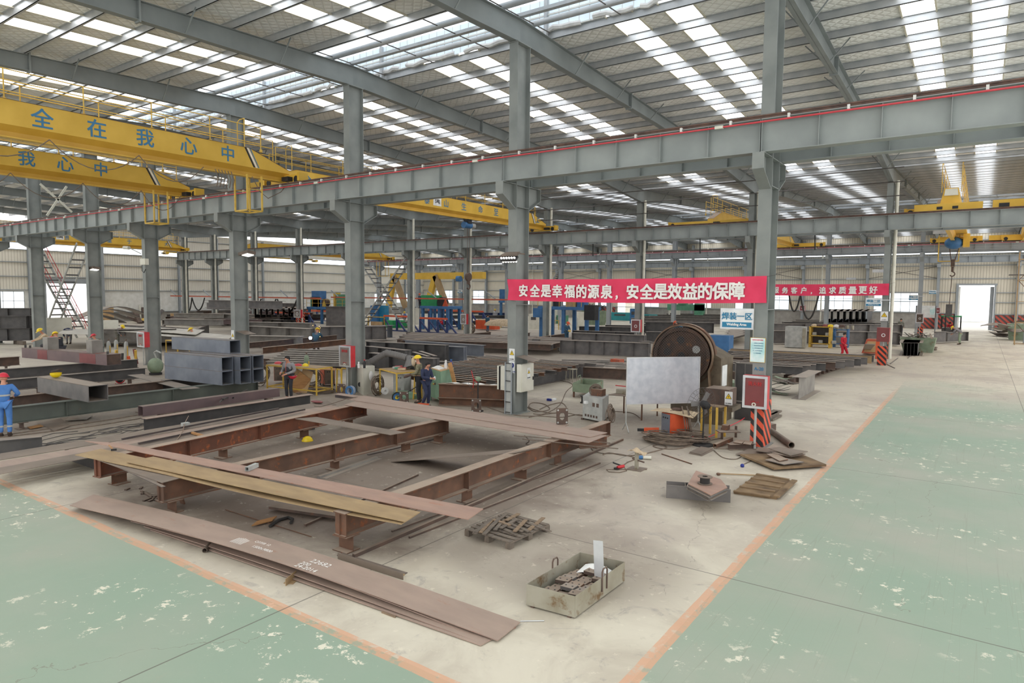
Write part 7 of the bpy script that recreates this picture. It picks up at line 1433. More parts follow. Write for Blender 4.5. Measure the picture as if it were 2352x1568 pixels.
# second-bay cranes
def crane2(label, x, zt, y0, y1, txt, f, step, badge=None, rail=True, ec=2.6, zr=9.45):
    t = crane(label, x, y0, y1, zt, txt, f, rail, zr, (ec, .6), char=.5, step=step)
    if badge: t.part('plate_badge', 'sign_white').box(x+.005, badge[1]-.4, zt-.66, x+.012, badge[1]+.4, zt-.1); t.part('badge_text', mb=letters(badge[0], (x+.014, badge[1], zt-.36), (0, 1, 0), Z, .3, 'black', bold=.02))
    return t
xg = GY(1262, 505, 47.4).x
t = crane2('yellow crane in the second bay behind the signed column, 5-ton plate', xg-.4, 10.75, 20.7, 47.5, '安全责任重于泰山生命至高无上', 21.5, 1.9, ('5吨', 33.9)); hoist(t, xg-.7, 37.6, 9.15, 3.6); t.done()
xg2 = GY(425, 562, 47.4).x
t = crane2('yellow crane far left in the second bay with 10-ton plate', xg2-.5, 10.7, 20.7, 47.5, '安全生产责任重于天大', 24.5, 2.3, ('10吨', 33)); t.done()
xr = GY(2190, 470, 47.5).x
t = Thing('bridge_crane', 'yellow crane end carriage with ladder at the right of the second runway', 'crane'); a, b_ = GY(2100, 487, 49.4), GY(2258, 468, 49.4); z0 = 9.52
t.part('end_carriage', 'crane_yellow', 'black').box(a.x, 49.2, z0, b_.x, 49.8, z0+.5); 
for u in (2158, 2194): q = GY(u, 478, 49.2); t.parts[-1][1].box(q.x-.15, 49.18, z0+.15, q.x+.15, 49.2, z0+.32, 1)
m0, m1 = GY(2163, 470, 49.4).x, GY(2200, 470, 49.4).x; t.part('girder', 'crane_yellow').prism([(m0-.1,49.5,z0+.5),(m1+.1,49.5,z0+.5),(m1,49.5,z0+1.45),(m0+.1,49.5,z0+1.45)], (0, 27, 0)); t.part('girder_end', 'pipe_white').prism([(m0+.1,49.45,z0+1.0),(m1,49.45,z0+1.0),(m1-.05,49.45,z0+1.4),(m0+.15,49.45,z0+1.4)], (0, .02, 0))
r = t.part('railing', 'safety_yellow')
for xx in (m0-.05, m1+.15):
    for h in (.6, 1.2, 1.8): r.tube([(xx, 49.5, z0+1.3+h), (xx, 75, z0+1.3+h)], .02, 4)
    for i in range(9): y = 49.5+3*i; r.tube([(xx, y, z0+1.2), (xx, y, z0+3.1)], .02, 4)
t.part('far_carriage', 'crane_yellow').box(a.x, 76.4, 9.55, b_.x, 76.8, 10); t.done()
t = Thing('bridge_crane', 'yellow crane end carriage at the right edge of the second runway', 'crane'); a, b_ = GY(2280, 474, 49.4), GY(2352, 460, 49.4); t.part('end_carriage', 'crane_yellow', 'black').box(a.x, 49.2, 9.52, 7, 49.8, 10.05).box(a.x+.3, 49.16, 9.62, a.x+.8, 49.2, 9.85, 1); t.part('girder', 'crane_yellow').box(4.2, 49.5, 9.9, 4.9, 76.4, 10.9); t.part('far_carriage', 'crane_yellow').box(a.x, 76.4, 9.55, 7, 76.8, 10); t.done()
# third bay cranes
t = crane('yellow crane in the third bay with big blue hoist drum, right', 0, 50, 76.5, 10.6, None, None, False, 9.45, (3.8, .6)); 
for p in t.parts:
    for v in p[1].v: v.x += GY(2192, 555, 76.6).x+.2
hx = GY(2192, 548, 74).x; h = t.part('hoist_drum', 'machine_blue'); h.ball((hx, 73.5, 9.2), .75, 1, 1.1, .75, 14, 8); t.part('trolley', 'crane_yellow').box(hx+.7, 73, 8.8, hx+1.2, 74, 10.0); cage(t, hx-1.2, 74.2, 7.6, 1.6, 2.4)
k = t.part('hook_block', 'rust_dark'); hz = GY(2191, 604, 73.5).z; k.tube([(hx-.3, 73.5, 8.7), (hx-.1, 73.5, hz)], .04, 4).tube([(hx+.4, 73.5, 8.7), (hx+.1, 73.5, hz)], .04, 4).cyl((hx-.15, 73.5, hz), (hx+.15, 73.5, hz), .36, 14).box(hx-.1, 73.4, hz-.8, hx+.1, 73.6, hz-.3).tube([(hx+.2*math.sin(a), 73.5, hz-1.0+.2*math.cos(a)) for a in [math.radians(d) for d in range(0, 270, 30)]], .055, 6); k.tube([(hx, 73.5, hz-1.2), (hx-.1, 73.5, 3.6)], .03, 5); t.done()
one('hook_sling', 'grey chain sling hanging from the hook near the far doorway', 'sling', MB('mill_dark').bar((hx-.1, 73.5, 3.6), (hx-.1, 73.5, 2.5), .5, .15, up=(0, 1, 0)))
t = crane('yellow crane in the third bay behind the second banner', 0, 50, 76.5, 10.7, None, None, True, 9.45, (6.5, .6)); xc = GY(1825, 552, 76.6).x
for p in t.parts:
    for v in p[1].v: v.x += xc
t.done()
t = crane('yellow crane in the third bay at the right edge', 0, 50, 76.5, 10.6, None, None, False, 9.45, (3.2, .6)); xc = GY(2352, 535, 76.6).x+.2
for p in t.parts:
    for v in p[1].v: v.x += xc
t.done()
t = crane2('yellow crane in the third bay left of centre', GY(790, 575, 76.6).x-8, 10.6, 50, 76.5, '安全生产', 58, 3); t.done()
t = crane2('yellow crane in the third bay behind the blue gantries', GY(905, 590, 76.6).x-1, 10.6, 50, 76.5, '安全', 62, 3, None, False); cage(t, GY(870, 600, 76).x, 75.5, 6.9, 2, 2.3); t.done()
# area signs far
def asign(label, u0, u1, v0, v1, y, a, b_):
    p, q = GY(u0, v1, y), GY(u1, v0, y); t = Thing('area_sign', label, 'sign'); h = q.z-p.z; cx = (p.x+q.x)/2; t.part('frame', 'aluminium').box(p.x, y, p.z, q.x, y+.05, q.z); t.part('face', 'sign_white').box(p.x+.05*h, y-.02, p.z+.06*h, q.x-.05*h, y, q.z-.06*h); t.part('blue_band', 'sign_blue').box(p.x+.05*h, y-.03, p.z+.06*h, q.x-.05*h, y-.02, p.z+.3*h)
    t.part('characters', mb=letters(a, (cx, y-.025, p.z+.62*h), (1, 0, 0), Z, .34*h, 'sign_blue', bold=.02)); t.part('english', mb=letters(b_, (cx, y-.035, p.z+.18*h), (1, 0, 0), Z, .13*h, 'sign_white', bold=.02)); t.part('bracket', 'aluminium').box(q.x, y, q.z-.3*h, q.x+.5, y+.05, q.z-.2*h); t.done()
asign('small Welding Two Area sign in the second row', 1988, 2025, 684, 703, 47.9, '焊装二区', 'Welding Two Area')
asign('small welding-three sign on the third-row column', 2087, 2110, 677, 689, 76.5, '焊装三区', 'Welding Area')
asign('tiny welding-four sign near the far wall column', 2133, 2151, 666, 675, 100, '焊装四区', 'Welding Area')
asign('tiny blue sign beyond the yellow gantry crane', 1051, 1062, 665, 673, 76.5, '下料区', 'Cutting Area')
t = Thing('warning_sign', 'yellow triangle sign on the second-row column left of the lane', 'sign'); q = GY(2031, 726, 48.2); warn(t, (q.x, 48.2, q.z), .42, .6, (1, 0, 0)); t.done()
t = Thing('notice_board', 'white notice board with map near the far doorway', 'board'); p, q = GY(2103, 740, 80), GY(2150, 702, 80); t.part('panel', 'sign_white').box(p.x, 80, p.z+.5, q.x, 80.1, q.z); t.part('sheet', 'poster').box(p.x+1.2, 79.97, p.z+.8, q.x-.1, 80, q.z-.2); 
for x in (p.x, q.x): t.part('post', 'far_paint').box(x-.05, 80, 0, x+.05, 80.1, q.z)
t.done()
# forklift, crooked girder, right-hand scrap and scaffold
t = Thing('forklift', 'green-roofed forklift with red-clad driver before the far doorway', 'forklift'); c = G(2196, 783)+Vector((-.6, 1.2, 0))
t.part('chassis', 'mill_dark').box(c.x-.7, c.y, .25, c.x+.9, c.y+2.2, 1.2); t.part('overhead_guard', 'vivid_green').box(c.x-.8, c.y+.2, 2.3, c.x+.9, c.y+1.9, 2.4)
for dx in (-.75, .85):
    for dy in (.25, 1.85): t.part('guard_post', 'black').bar(c+Vector((dx, dy, 1.1)), c+Vector((dx, dy, 2.3)), .08, .08, up=(1, 0, 0))
for dx in (-.45, .25): t.part('mast', 'black').box(c.x+dx, c.y-.25, .1, c.x+dx+.12, c.y-.1, 2.6)
for dx in (-.75, .85):
    for dy in (.4, 1.8): t.part('wheel', 'rubber').cyl(c+Vector((dx-.12, dy, .32)), c+Vector((dx+.12, dy, .32)), .32, 14)
t.done(); FORK = c.copy()
one('bent_girder', 'dark bent girder in front of the forklift', 'girder', MB('mill_steel').ibeam(G(2145, 785, .15), G(2172, 784, .15), .95, .5).ibeam(G(2170, 784, .12), G(2219, 782, .15), .85, .5, stiff=2))
for k in range(22): q = Vector((random.uniform(1.2, 6), random.uniform(82, 101), .1+.07*k)); a = random.uniform(0, 3); one('scrap_sheet', 'twisted grey scrap sheet in the heap right of the far doorway', 'scrap', MB('mill_pale' if k % 3 else 'mill_dark').sheet(lambda u, v: q+Vector(((u-.5)*2.6*math.cos(a)-(v-.5)*1.2*math.sin(a), (u-.5)*2.6*math.sin(a)+(v-.5)*1.2*math.cos(a), .3*math.sin(4*u+k)*v)), 5, 2, .04), 'scrap heap right of the doorway')
t = Thing('scrap_skip', 'dark green skip at the right edge under the scaffold', 'skip'); q = G(2312, 780); t.part('body', 'bin_green').prism([q+Vector((.2, 0, 0)), q+Vector((3, 0, 0)), q+Vector((3, 0, 1.6)), q+Vector((0, 0, 1.6))], (0, 2, 0)); t.done()
t = Thing('scaffold_tower', 'rusty scaffold tower at the right edge of the photo', 'scaffold'); q = G(2330, 792); hh = GY(2330, 578, q.y).z
for dx in (0, 1.5):
    for dy in (0, 1.5): t.part('standard', 'plate_tan').bar(q+Vector((dx, dy, 0)), q+Vector((dx, dy, hh)), .07, .07, up=(1, 0, 0))
lv = t.part('ledger', 'plate_tan'); z = .1
while z < hh:
    for a, b_ in (((0,0),(1.5,0)), ((1.5,0),(1.5,1.5)), ((1.5,1.5),(0,1.5)), ((0,1.5),(0,0))): lv.bar(q+Vector((*a, z)), q+Vector((*b_, z)), .05, .05)
    z += 1.9
bc = t.part('brace', 'rust'); z = .1; s = 0
while z+1.9 < hh: bc.bar(q+Vector((0 if s else 1.5, 0, z)), q+Vector((1.5 if s else 0, 0, z+1.9)), .05, .05); z += 1.9; s = 1-s
t.part('deck', 'mill_dark').box(q.x-.7, q.y, GY(2325, 632, q.y).z, q.x+1.6, q.y+1.5, GY(2325, 632, q.y).z+.08); t.done()
# third-bay plant seen under the banner
for k, (u, v, w, h, m, lab) in enumerate([(1362, 738, 2.6, 2.0, 'bin_green', 'grey-green trapezoid skip heaped with swarf'), (1430, 728, 5.0, 1.3, 'teal', 'teal covered machine bed'), (1490, 728, 3.0, 1.0, 'teal', 'teal machine tail behind the hydrant cabinet'), (1444, 716, 1.6, 4.2, 'cabinet_white', 'tall cream machine column'), (1455, 735, 1.2, 2.2, 'machine_blue', 'small blue-screened control desk'),
      (1545, 734, 1.4, 1.9, 'cabinet_white', 'white cabinet by the green drilling machine'), (1255, 735, 2.2, 2.2, 'cabinet_white', 'white cabinet left under the banner'), (1228, 747, 1.8, 1.8, 'cabinet_white', 'cream box by the grass broom'), (1275, 735, 3, 1.2, 'machine_green', 'green machine base under the banner')]):
    q = G(u, v+8); t = Thing('machine_unit', lab+' in the middle distance', 'machine'); t.part('body', m).prism([q+Vector((-w/2, 0, .0)), q+Vector((w/2, 0, .0)), q+Vector((w/2+(.4 if 'skip' in lab else 0), 0, h)), q+Vector((-w/2-(.6 if 'skip' in lab else 0), 0, h))], (0, 1.2, 0)); t.part('trim', 'mill_dark').box(q.x-w*.3, q.y-.03, h*.6, q.x+w*.1, q.y, h*.8); t.done()
sw = MB('wire')
q = G(1362, 746)
for k in range(60): c = q+Vector((random.uniform(-1.1, 1.2), random.uniform(.2, 1.1), 2.0+random.uniform(0, .7))); sw.tube([c, c+Vector((random.uniform(-.4, .4), random.uniform(-.3, .3), random.uniform(-.2, .3))), c+Vector((random.uniform(-.6, .6), 0, random.uniform(-.3, .2)))], .05, 4)
one('metal_swarf', 'tangled metal swarf heaped in the grey-green skip', 'swarf', sw, None, 'stuff')
t = Thing('radial_drill', 'green radial drilling machine under the banner, right part', 'machine'); q = G(1598, 742); t.part('column', 'machine_green').box(q.x-.3, q.y, 0, q.x+1.0, q.y+1, 3.0); t.part('arm', 'machine_green').box(q.x-4.6, q.y, 1.9, q.x+1, q.y+.8, 2.8); t.part('head', 'machine_green').box(q.x-2.8, q.y-.2, 2.8, q.x-1.6, q.y+.8, 4.4); t.part('base', 'machine_green').box(q.x-4, q.y-.5, 0, q.x+1.2, q.y+1.5, .4); t.done()
one('grass_broom', 'straw broom leaning on the second-row column under the banner', 'broom', MB('tarp').tube([G(1259, 752)+Vector((0, -.3, .05)), G(1259, 752)+Vector((0, -.3, 1.6)), G(1259, 752)+Vector((0, -.1, 2.6))], .2, 8, rs=[.16, .06, .5]))
one('cloth_heap', 'pale cloth heap on a yellow-legged table', 'cloth', MB('tarp').ball(G(1152, 748, 1.1), 1.1, 1.9, .8, .62, 12, 6, lo=0))
t = Thing('low_table', 'yellow-legged table under the pale cloth heap', 'table'); q = G(1152, 752); t.part('top', 'mill_dark').box(q.x-2.2, q.y-.5, 1.0, q.x+2.2, q.y+.9, 1.08)
for dx in (-1.4, -.6, .2): t.part('leg', 'safety_yellow').bar(q+Vector((dx, -.4, 0)), q+Vector((dx, -.4, 1.0)), .08, .08, up=(1, 0, 0))
t.done()
t = Thing('welding_machine', 'orange-red welder box beside the man in teal, centre', 'welder'); q = G(1114, 758); t.part('case', 'orange').box(q.x-1.4, q.y, .1, q.x+1.4, q.y+1.0, 1.15); t.part('lid', 'tarp').box(q.x-1.1, q.y, 1.15, q.x+.4, q.y+1, 1.25); t.done()
coilset('cable_coil', 'thick cable coil on a stand by the hydrant post, centre', G(1083, 755, .7), .55, 8, (.4, 1, 0), .05, .05)
t = Thing('gas_rack', 'pair of pale gas cylinders in a yellow rack left of the worker in blue', 'gas cylinder'); q = G(1285, 757)
for k in range(2): t.part('bottle', 'cylinder_grey').lathe(q+Vector((.3+1.9*k, 0, 0)), Z, [(.24,0),(.25,1.4),(.1,1.65),(.06,1.9),(0,1.9)], 10)
for dx in (-1.2, -.6, 0): t.part('rack_post', 'safety_yellow').bar(q+Vector((dx, -.2, 0)), q+Vector((dx, -.2, 1.1)), .07, .07, up=(1, 0, 0))
t.part('rack_rail', 'safety_yellow').bar(q+Vector((-1.2, -.2, 1.1)), q+Vector((0, -.2, 1.1)), .07, .07); t.done()
for k in range(4): gird('%s dark long section behind the stiffened girders, third bay side' % ORD[k], (1330+60*k, 768-4*k), (1480+40*k, 770-4*k), .3, .8, .8, 'mill_dark', 3, 'dark sections of the third bay side')
for k in range(5): gird('%s dark long section in the third bay under the banner end' % ORD[k], (1450+20*k, 742-3*k), (1680, 745-3*k), .3+.1*k, .7, .8, 'mill_dark' if k % 2 else 'mill_steel', 0, 'dark sections under the banner end')
# floodlights hung in the far bays
for k, (u, v, y) in enumerate([(2020, 622, 76), (1955, 640, 104), (2160, 533, 76)]): q = GY(u, v, y); one('flood_light', '%s small floodlight in the far bays' % ORD[k], 'lamp', MB('aluminium').bar(q-Vector((.6, 0, 0)), q+Vector((.6, 0, 0)), .4, .3))
# gas and cable clutter behind the left red cabinet
for k in range(8): q = G(255+random.uniform(-15, 60), 838+random.uniform(-6, 6)); one('torch_cart', 'reddish torch cart part behind the left trestles', 'cart', MB(['orange', 'safety_yellow', 'red_dark', 'rubber'][k % 4]).bar(q, q+Vector((random.uniform(-.3, .3), random.uniform(-.2, .2), random.uniform(.5, 1.0))), .12, .12), 'torch carts')
P, d, n = bench('small yellow bench behind the stacked box sections', G(382, 812), 1.6, .8, .95, -.05, shelf=False)
q = P[0]+d*.6+n*.4+Z*.97; one('hard_hat', 'yellow hard hat on the small bench behind the box sections', 'helmet', MB('helmet_yellow').ball(q, .2, 1.2, 1, .8, 12, 6, lo=0)); q = P[0]+d*1.2+n*.4+Z*.97; one('rag', 'pink and blue rags on the small bench', 'rag', MB('red_busbar').ball(q, .2, 1.2, 1, .7, 10, 5, lo=0))
t = Thing('air_tank', 'small dark green tank by the stacked box sections', 'tank'); c = G(357, 840, .45); t.part('vessel', 'bin_green').ball(c, .38, 1, 1, 1.1, 14, 8); t.part('pipework', 'cylinder_grey').tube([c+Vector((.1, 0, .4)), c+Vector((.1, -.1, .7)), c+Vector((.35, -.1, .8)), c+Vector((.6, 0, .7))], .04, 6); t.part('foot', 'black').cyl((c.x, c.y, 0), (c.x, c.y, .1), .3, 12); t.done()
# ------------------------------------------------------------------ people
def skinmesh(name, V, E, Rr, mname, root=0, sub=2):
    """one continuous surface grown round a skeleton: V joints, E bones, Rr radii"""
    me = bpy.data.meshes.new(name); me.from_pydata([tuple(v) for v in V], E, []); o = bpy.data.objects.new(name, me); COL.objects.link(o)
    m = o.modifiers.new('s', 'SKIN'); m.use_smooth_shade = True; m.branch_smoothing = .35
    for i, d in enumerate(me.skin_vertices[0].data):
        r = Rr[i]; d.radius = (r, r) if isinstance(r, (int, float)) else r; d.use_root = (i == root)
    s = o.modifiers.new('u', 'SUBSURF'); s.levels = sub; s.render_levels = sub
    dg = bpy.context.evaluated_depsgraph_get(); dg.update(); out = bpy.data.meshes.new_from_object(o.evaluated_get(dg)); bpy.data.objects.remove(o); bpy.data.meshes.remove(me)
    mb = MB(mname); mb.add([v.co for v in out.vertices], [tuple(p.vertices) for p in out.polygons]); mb.smooth = 80; bpy.data.meshes.remove(out); return mb
STAND = dict(pel=(0,0,.95), spi=(0,.01,1.12), che=(0,.01,1.30), nek=(0,.02,1.47), hed=(0,.05,1.60), top=(0,.04,1.70), look=(0,1,0),
    sl=(-.19,0,1.41), el=(-.25,-.02,1.13), wl=(-.25,.08,.90), sr=(.19,0,1.41), er=(.25,-.02,1.13), wr=(.25,.08,.90), hl=(-.09,0,.92), kl=(-.10,.03,.50), al=(-.10,-.01,.09), hr=(.09,0,.92), kr=(.10,.03,.50), ar=(.10,-.01,.09), fl=None, fr=None)
def person(label, loc, face, pose=None, jacket='cloth_navy', trousers='cloth_charcoal', boots='leather', helmet=None, hair=True, s=1.0, gloves=None, mask=None, near=False, extra=None, sub=1, shin=None, sleeves=True):
    J = dict(STAND); J.update(pose or {}); c, sn = math.cos(face-math.pi/2), math.sin(face-math.pi/2)
    def W(p): p = Vector(p)*s; return Vector((loc[0]+p.x*c-p.y*sn, loc[1]+p.x*sn+p.y*c, (loc[2] if len(loc) > 2 else 0)+p.z))
    P = {k: W(v) for k, v in J.items() if v is not None and k != 'look'}
    lk = Vector(J['look']); look = Vector((lk.x*c-lk.y*sn, lk.x*sn+lk.y*c, lk.z)).normalized()
    upv = (P['top']-P['nek']).normalized(); side = look.cross(upv).normalized(); look = upv.cross(side)
    t = Thing('person', label, 'person'); V = []; E = []; R = []
    def av(p, r, par=None):
        V.append(p); R.append(r if not isinstance(r, (int, float)) else r*s)
        if par is not None: E.append((par, len(V)-1))
        return len(V)-1
    pel = av(P['pel'], .115); spi = av(P['spi'], .105, pel); che = av(P['che'], .125, spi); nb = av(P['nek'], .058, che); hb = av(P['nek'].lerp(P['hed'], .45)+look*.012*s, .062, nb); hd = av(P['hed']-upv*.01*s+look*.012*s, .088, hb); hu = av(P['hed']+upv*.06*s, .086, hd); av(P['top']-upv*.02*s, .055, hu)
    if near: nz = av(P['hed']-upv*.005*s+look*.095*s, .017, hd); ch = av(P['hed']-upv*.075*s+look*.06*s, .034, hb)
    for q in (-1, 1): av(P['hed']+side*.088*s*q-upv*.005*s, .017, hd)
    def arm(sh, el, wr, q):
        a = av(sh, .066, che); b = av(sh.lerp(el, .5), .052, a); e = av(el, .043, b); f = av(el.lerp(wr, .4), .041, e); w = av(wr, .028, f); d = (wr-el).normalized(); out = d.cross(look); out = out.normalized() if out.length > .1 else side.copy()
        pm = av(wr+d*.06*s, (.034*s, .024*s), w); fw = look*.4+d*.8
        if near:
            for k, (o_, L) in enumerate(((-.026,.066),(-.009,.078),(.009,.073),(.026,.056))): k1 = av(wr+d*.095*s+out*o_*s, .0095, pm); k2 = av(wr+d*(.095+L*.55)*s+out*o_*s+look*.012*s, .0088, k1); av(wr+d*(.095+L*.9)*s+out*o_*s+look*.034*s, .0078, k2)
            th = av(wr+d*.045*s-out*.04*s*q+look*.01*s, .012, pm); av(wr+d*.085*s-out*.052*s*q+look*.03*s, .010, th)
        else: av(wr+d*.13*s+look*.015*s, .024, pm)
    arm(P['sl'], P['el'], P['wl'], -1); arm(P['sr'], P['er'], P['wr'], 1)
    fwd = W((0, 1, 0))-W((0, 0, 0)); fwd.normalize()
    for x in 'lr':
        h, k, a = P['h'+x], P['k'+x], P['a'+x]; q = av(h, .088, pel); m = av(h.lerp(k, .5), .072, q); kk = av(k, .055, m); m2 = av(k.lerp(a, .4), .053, kk); aa = av(a, .037, m2); av(a+fwd*.13*s-Z*(.045*s if J.get('f'+x) is None else 0), .032, aa)
    t.parts.append(('body', skinmesh('body', V, E, R, 'skin', 0, sub), None, None)); V0 = V
    # jacket and sleeves
    V = []; E = []; R = []
    low = P['pel'].lerp(P['spi'], -.25); a0 = av(low, .150); a1 = av(P['spi'], .145, a0); a2 = av(P['che'], .158, a1); a3 = av(P['nek'].lerp(P['che'], .22), .080, a2)
    for sh, el, wr in ((P['sl'], P['el'], P['wl']), (P['sr'], P['er'], P['wr'])):
        b = av(sh, .088, a2); m = av(sh.lerp(el, .5), .070, b); e = av(el, .060, m); f = av(el.lerp(wr, .5), .055, e); av(wr.lerp(el, .04), .042, f)
    t.parts.append(('jacket', skinmesh('jacket', V, E, R, jacket, 0, sub), None, None))
    V = []; E = []; R = []; a0 = av(P['pel']+Z*.03*s, .142)
    for x in 'lr':
        h, k, a = P['h'+x], P['k'+x], P['a'+x]; q = av(h, .106, a0); m = av(h.lerp(k, .5), .088, q); kk = av(k, .072, m); m2 = av(k.lerp(a, .5), .066, kk); av(a+(k-a).normalized()*.02*s, .058, m2)
    t.parts.append(('trousers', skinmesh('trousers', V, E, R, trousers, 0, sub), None, None))
    for x in 'lr':
        a = P['a'+x]; b = t.part('boot', boots); b.tube([a+Z*.03*s-fwd*.03*s, a-Z*.035*s-fwd*.0*s, a-Z*.05*s+fwd*.1*s, a-Z*.06*s+fwd*.17*s], .05, 8, rs=[.052*s, .056*s, .046*s, .03*s])
    ctr = P['hed']+upv*.03*s
    if helmet:
        hm = t.part('hard_hat', helmet); rot = Matrix((side, look, upv)).transposed(); k0 = len(hm.v); hm.ball((0, 0, 0), .125*s, 1, 1.18, 1.02, 16, 7, lo=0, hi=90); hm.tube([(0, 0, 0), (0, 0, .012*s)], .15*s, 18, rs=[.145*s, .14*s]); hm.bar((0, .10*s, .005*s), (0, .20*s, -.01*s), .19*s, .012*s)
        for i in range(k0, len(hm.v)): hm.v[i] = ctr+upv*.025*s+rot @ hm.v[i]
    elif hair:
        hm = t.part('hair', 'hair'); rot = Matrix((side, look, upv)).transposed(); k0 = len(hm.v); hm.ball((0, -.012*s, .005*s), .104*s, .96, 1.08, 1.06, 14, 8, lo=-25, hi=90)
        for i in range(k0, len(hm.v)):
            v = hm.v[i]
            if v.y > .055*s and v.z < .055*s: v.y = .055*s
            hm.v[i] = ctr+rot @ v
    if near:
        for q in (-1, 1): t.part('eye', 'black').ball(P['hed']+upv*.012*s+look*.090*s+side*.032*s*q, .011*s, 1, 1, .7, 8, 6)
        t.part('mouth', 'red_dark').bar(P['hed']-upv*.05*s+look*.085*s-side*.016*s, P['hed']-upv*.05*s+look*.085*s+side*.016*s, .007*s, .006*s)
    if mask: t.part('face_mask', mask).ball(P['hed']-upv*.035*s+look*.085*s, .055*s, 1, 1, 1, 12, 8)
    if gloves:
        for w, e in ((P['wl'], P['el']), (P['wr'], P['er'])):
            d = (w-e).normalized(); t.part('glove', gloves).tube([w-d*.06*s, w+d*.02*s, w+d*.09*s, w+d*.15*s], .05, 8, rs=[.052*s, .046*s, .05*s, .03*s])
    if extra: extra(t, P, look, upv, side, fwd, s)
    return t.done()
DEG = math.radians
# man in grey jacket holding a red helmet
def ex(t, P, look, upv, side, fwd, s):
    t.part('chest_panel', 'cloth_charcoal').ball(P['spi'].lerp(P['che'], .35)+fwd*.012, .158, 1.0, 1.0, .95, 16, 8)
    t.part('lanyard', 'orange_stripe').tube([P['nek']+fwd*.07+side*.05, P['che']+fwd*.165, P['spi']+fwd*.165], .007, 5)
person('man in grey and charcoal jacket looking down at a red helmet in his hand', G(664, 917), DEG(-72), dict(look=(.15, .85, -.6), hed=(0,.075,1.585), top=(.0,.09,1.69), el=(-.27,-.04,1.14), wl=(-.05,.23,1.02), er=(.27,.0,1.14), wr=(.13,.30,1.08), hl=(-.1,0,.93), hr=(.08,0,.93)), 'cloth_grey', 'cloth_charcoal', near=True, sub=2, s=1.02, extra=ex)
c = G(681, 917)+Vector((-.02, -.15, .90)); t = Thing('hard_hat', 'red hard hat held upside down by the man in grey', 'helmet'); t.part('shell', 'helmet_red').ball(c+Z*.06, .15, 1.1, 1, .85, 16, 7, lo=-90, hi=0); t.part('lining', 'sign_white').cyl(c+Z*.045, c+Z*.055, .11, 14); t.part('brim', 'helmet_red').lathe(c+Z*.06, Z, [(.145, 0), (.18, -.01), (.18, .005), (.145, .01)], 18); t.done()
# man in camouflage with yellow helmet and white mask
person('man in camouflage jacket, yellow helmet and white dust mask, gloved', G(963, 925), DEG(-150), dict(look=(-.05,1,-.1), wl=(-.25,.32,1.05), el=(-.28,.04,1.14), wr=(.05,.16,1.50), er=(.24,.20,1.24), ), 'camo', 'cloth_black', helmet='helmet_yellow', gloves=None, mask='mask_white', near=True, sub=2, s=1.06,
    extra=lambda t, P, look, upv, side, fwd, s: t.part('work_glove', 'glove').tube([P['wl']+(P['el']-P['wl'])*.35, P['wl'], P['wl']+(P['wl']-P['el']).normalized()*.1, P['wl']+(P['wl']-P['el']).normalized()*.22-Z*.03], .06, 10, rs=[.062, .056, .07, .03]))
one('bundled_sacking', 'crumpled tan fabric hanging beside the face of the camouflaged man', 'cloth', MB('tarp').ball(G(946, 925)+Vector((.05, .05, 1.62)), .11, .8, .8, 1.7, 12, 8))
# man in navy leaning on the cabinet looking at his phone
person('man in navy work clothes looking down at a mask in his hands', G(979, 934), DEG(-8), dict(look=(0,.75,-.66), hed=(0,.09,1.58), top=(0,.12,1.68), el=(-.22,.08,1.15), wl=(-.06,.36,1.13), er=(.24,.08,1.15), wr=(.08,.36,1.12), kr=(.10,.14,.52), ar=(.10,-.10,.12), kl=(-.1,.04,.5)), 'cloth_navy', 'cloth_navy', near=True, sub=2, s=1.0)
one('face_mask', 'pale blue face mask held by the man in navy', 'mask', MB('poster').ball(G(979, 934)+Vector((.45, -.02, 1.12)), .05, .5, 1, 1.6, 10, 6))
one('foot_stool', 'orange tool on the floor at the feet of the man in navy', 'tool', MB('orange').bar(G(962, 930, .08), G(982, 932, .1), .12, .16))
# blue worker at the left edge
def ex(t, P, look, upv, side, fwd, s):
    b = t.part('reflective_band', 'cylinder_grey'); c_ = P['spi'].lerp(P['che'], .25); b.lathe(c_-Z*.025, Z, [(.168, 0), (.172, .02), (.168, .05)], 18)
    for x in 'lr': q = P['k'+x].lerp(P['a'+x], .5); t.part('reflective_band', 'cylinder_grey').lathe(q-Z*.02, Z, [(.078, 0), (.08, .02), (.078, .05)], 12)
person('worker in blue overalls and red helmet at the left edge, seen from behind', G(13, 1003), DEG(150), dict(look=(.0,1,-.1), el=(-.3,.1,1.2), wl=(-.1,.28,1.38), er=(.32,.05,1.18), wr=(.2,.25,1.1)), 'cloth_blue', 'cloth_blue', helmet='helmet_red', near=True, sub=2, s=1.06, extra=ex)
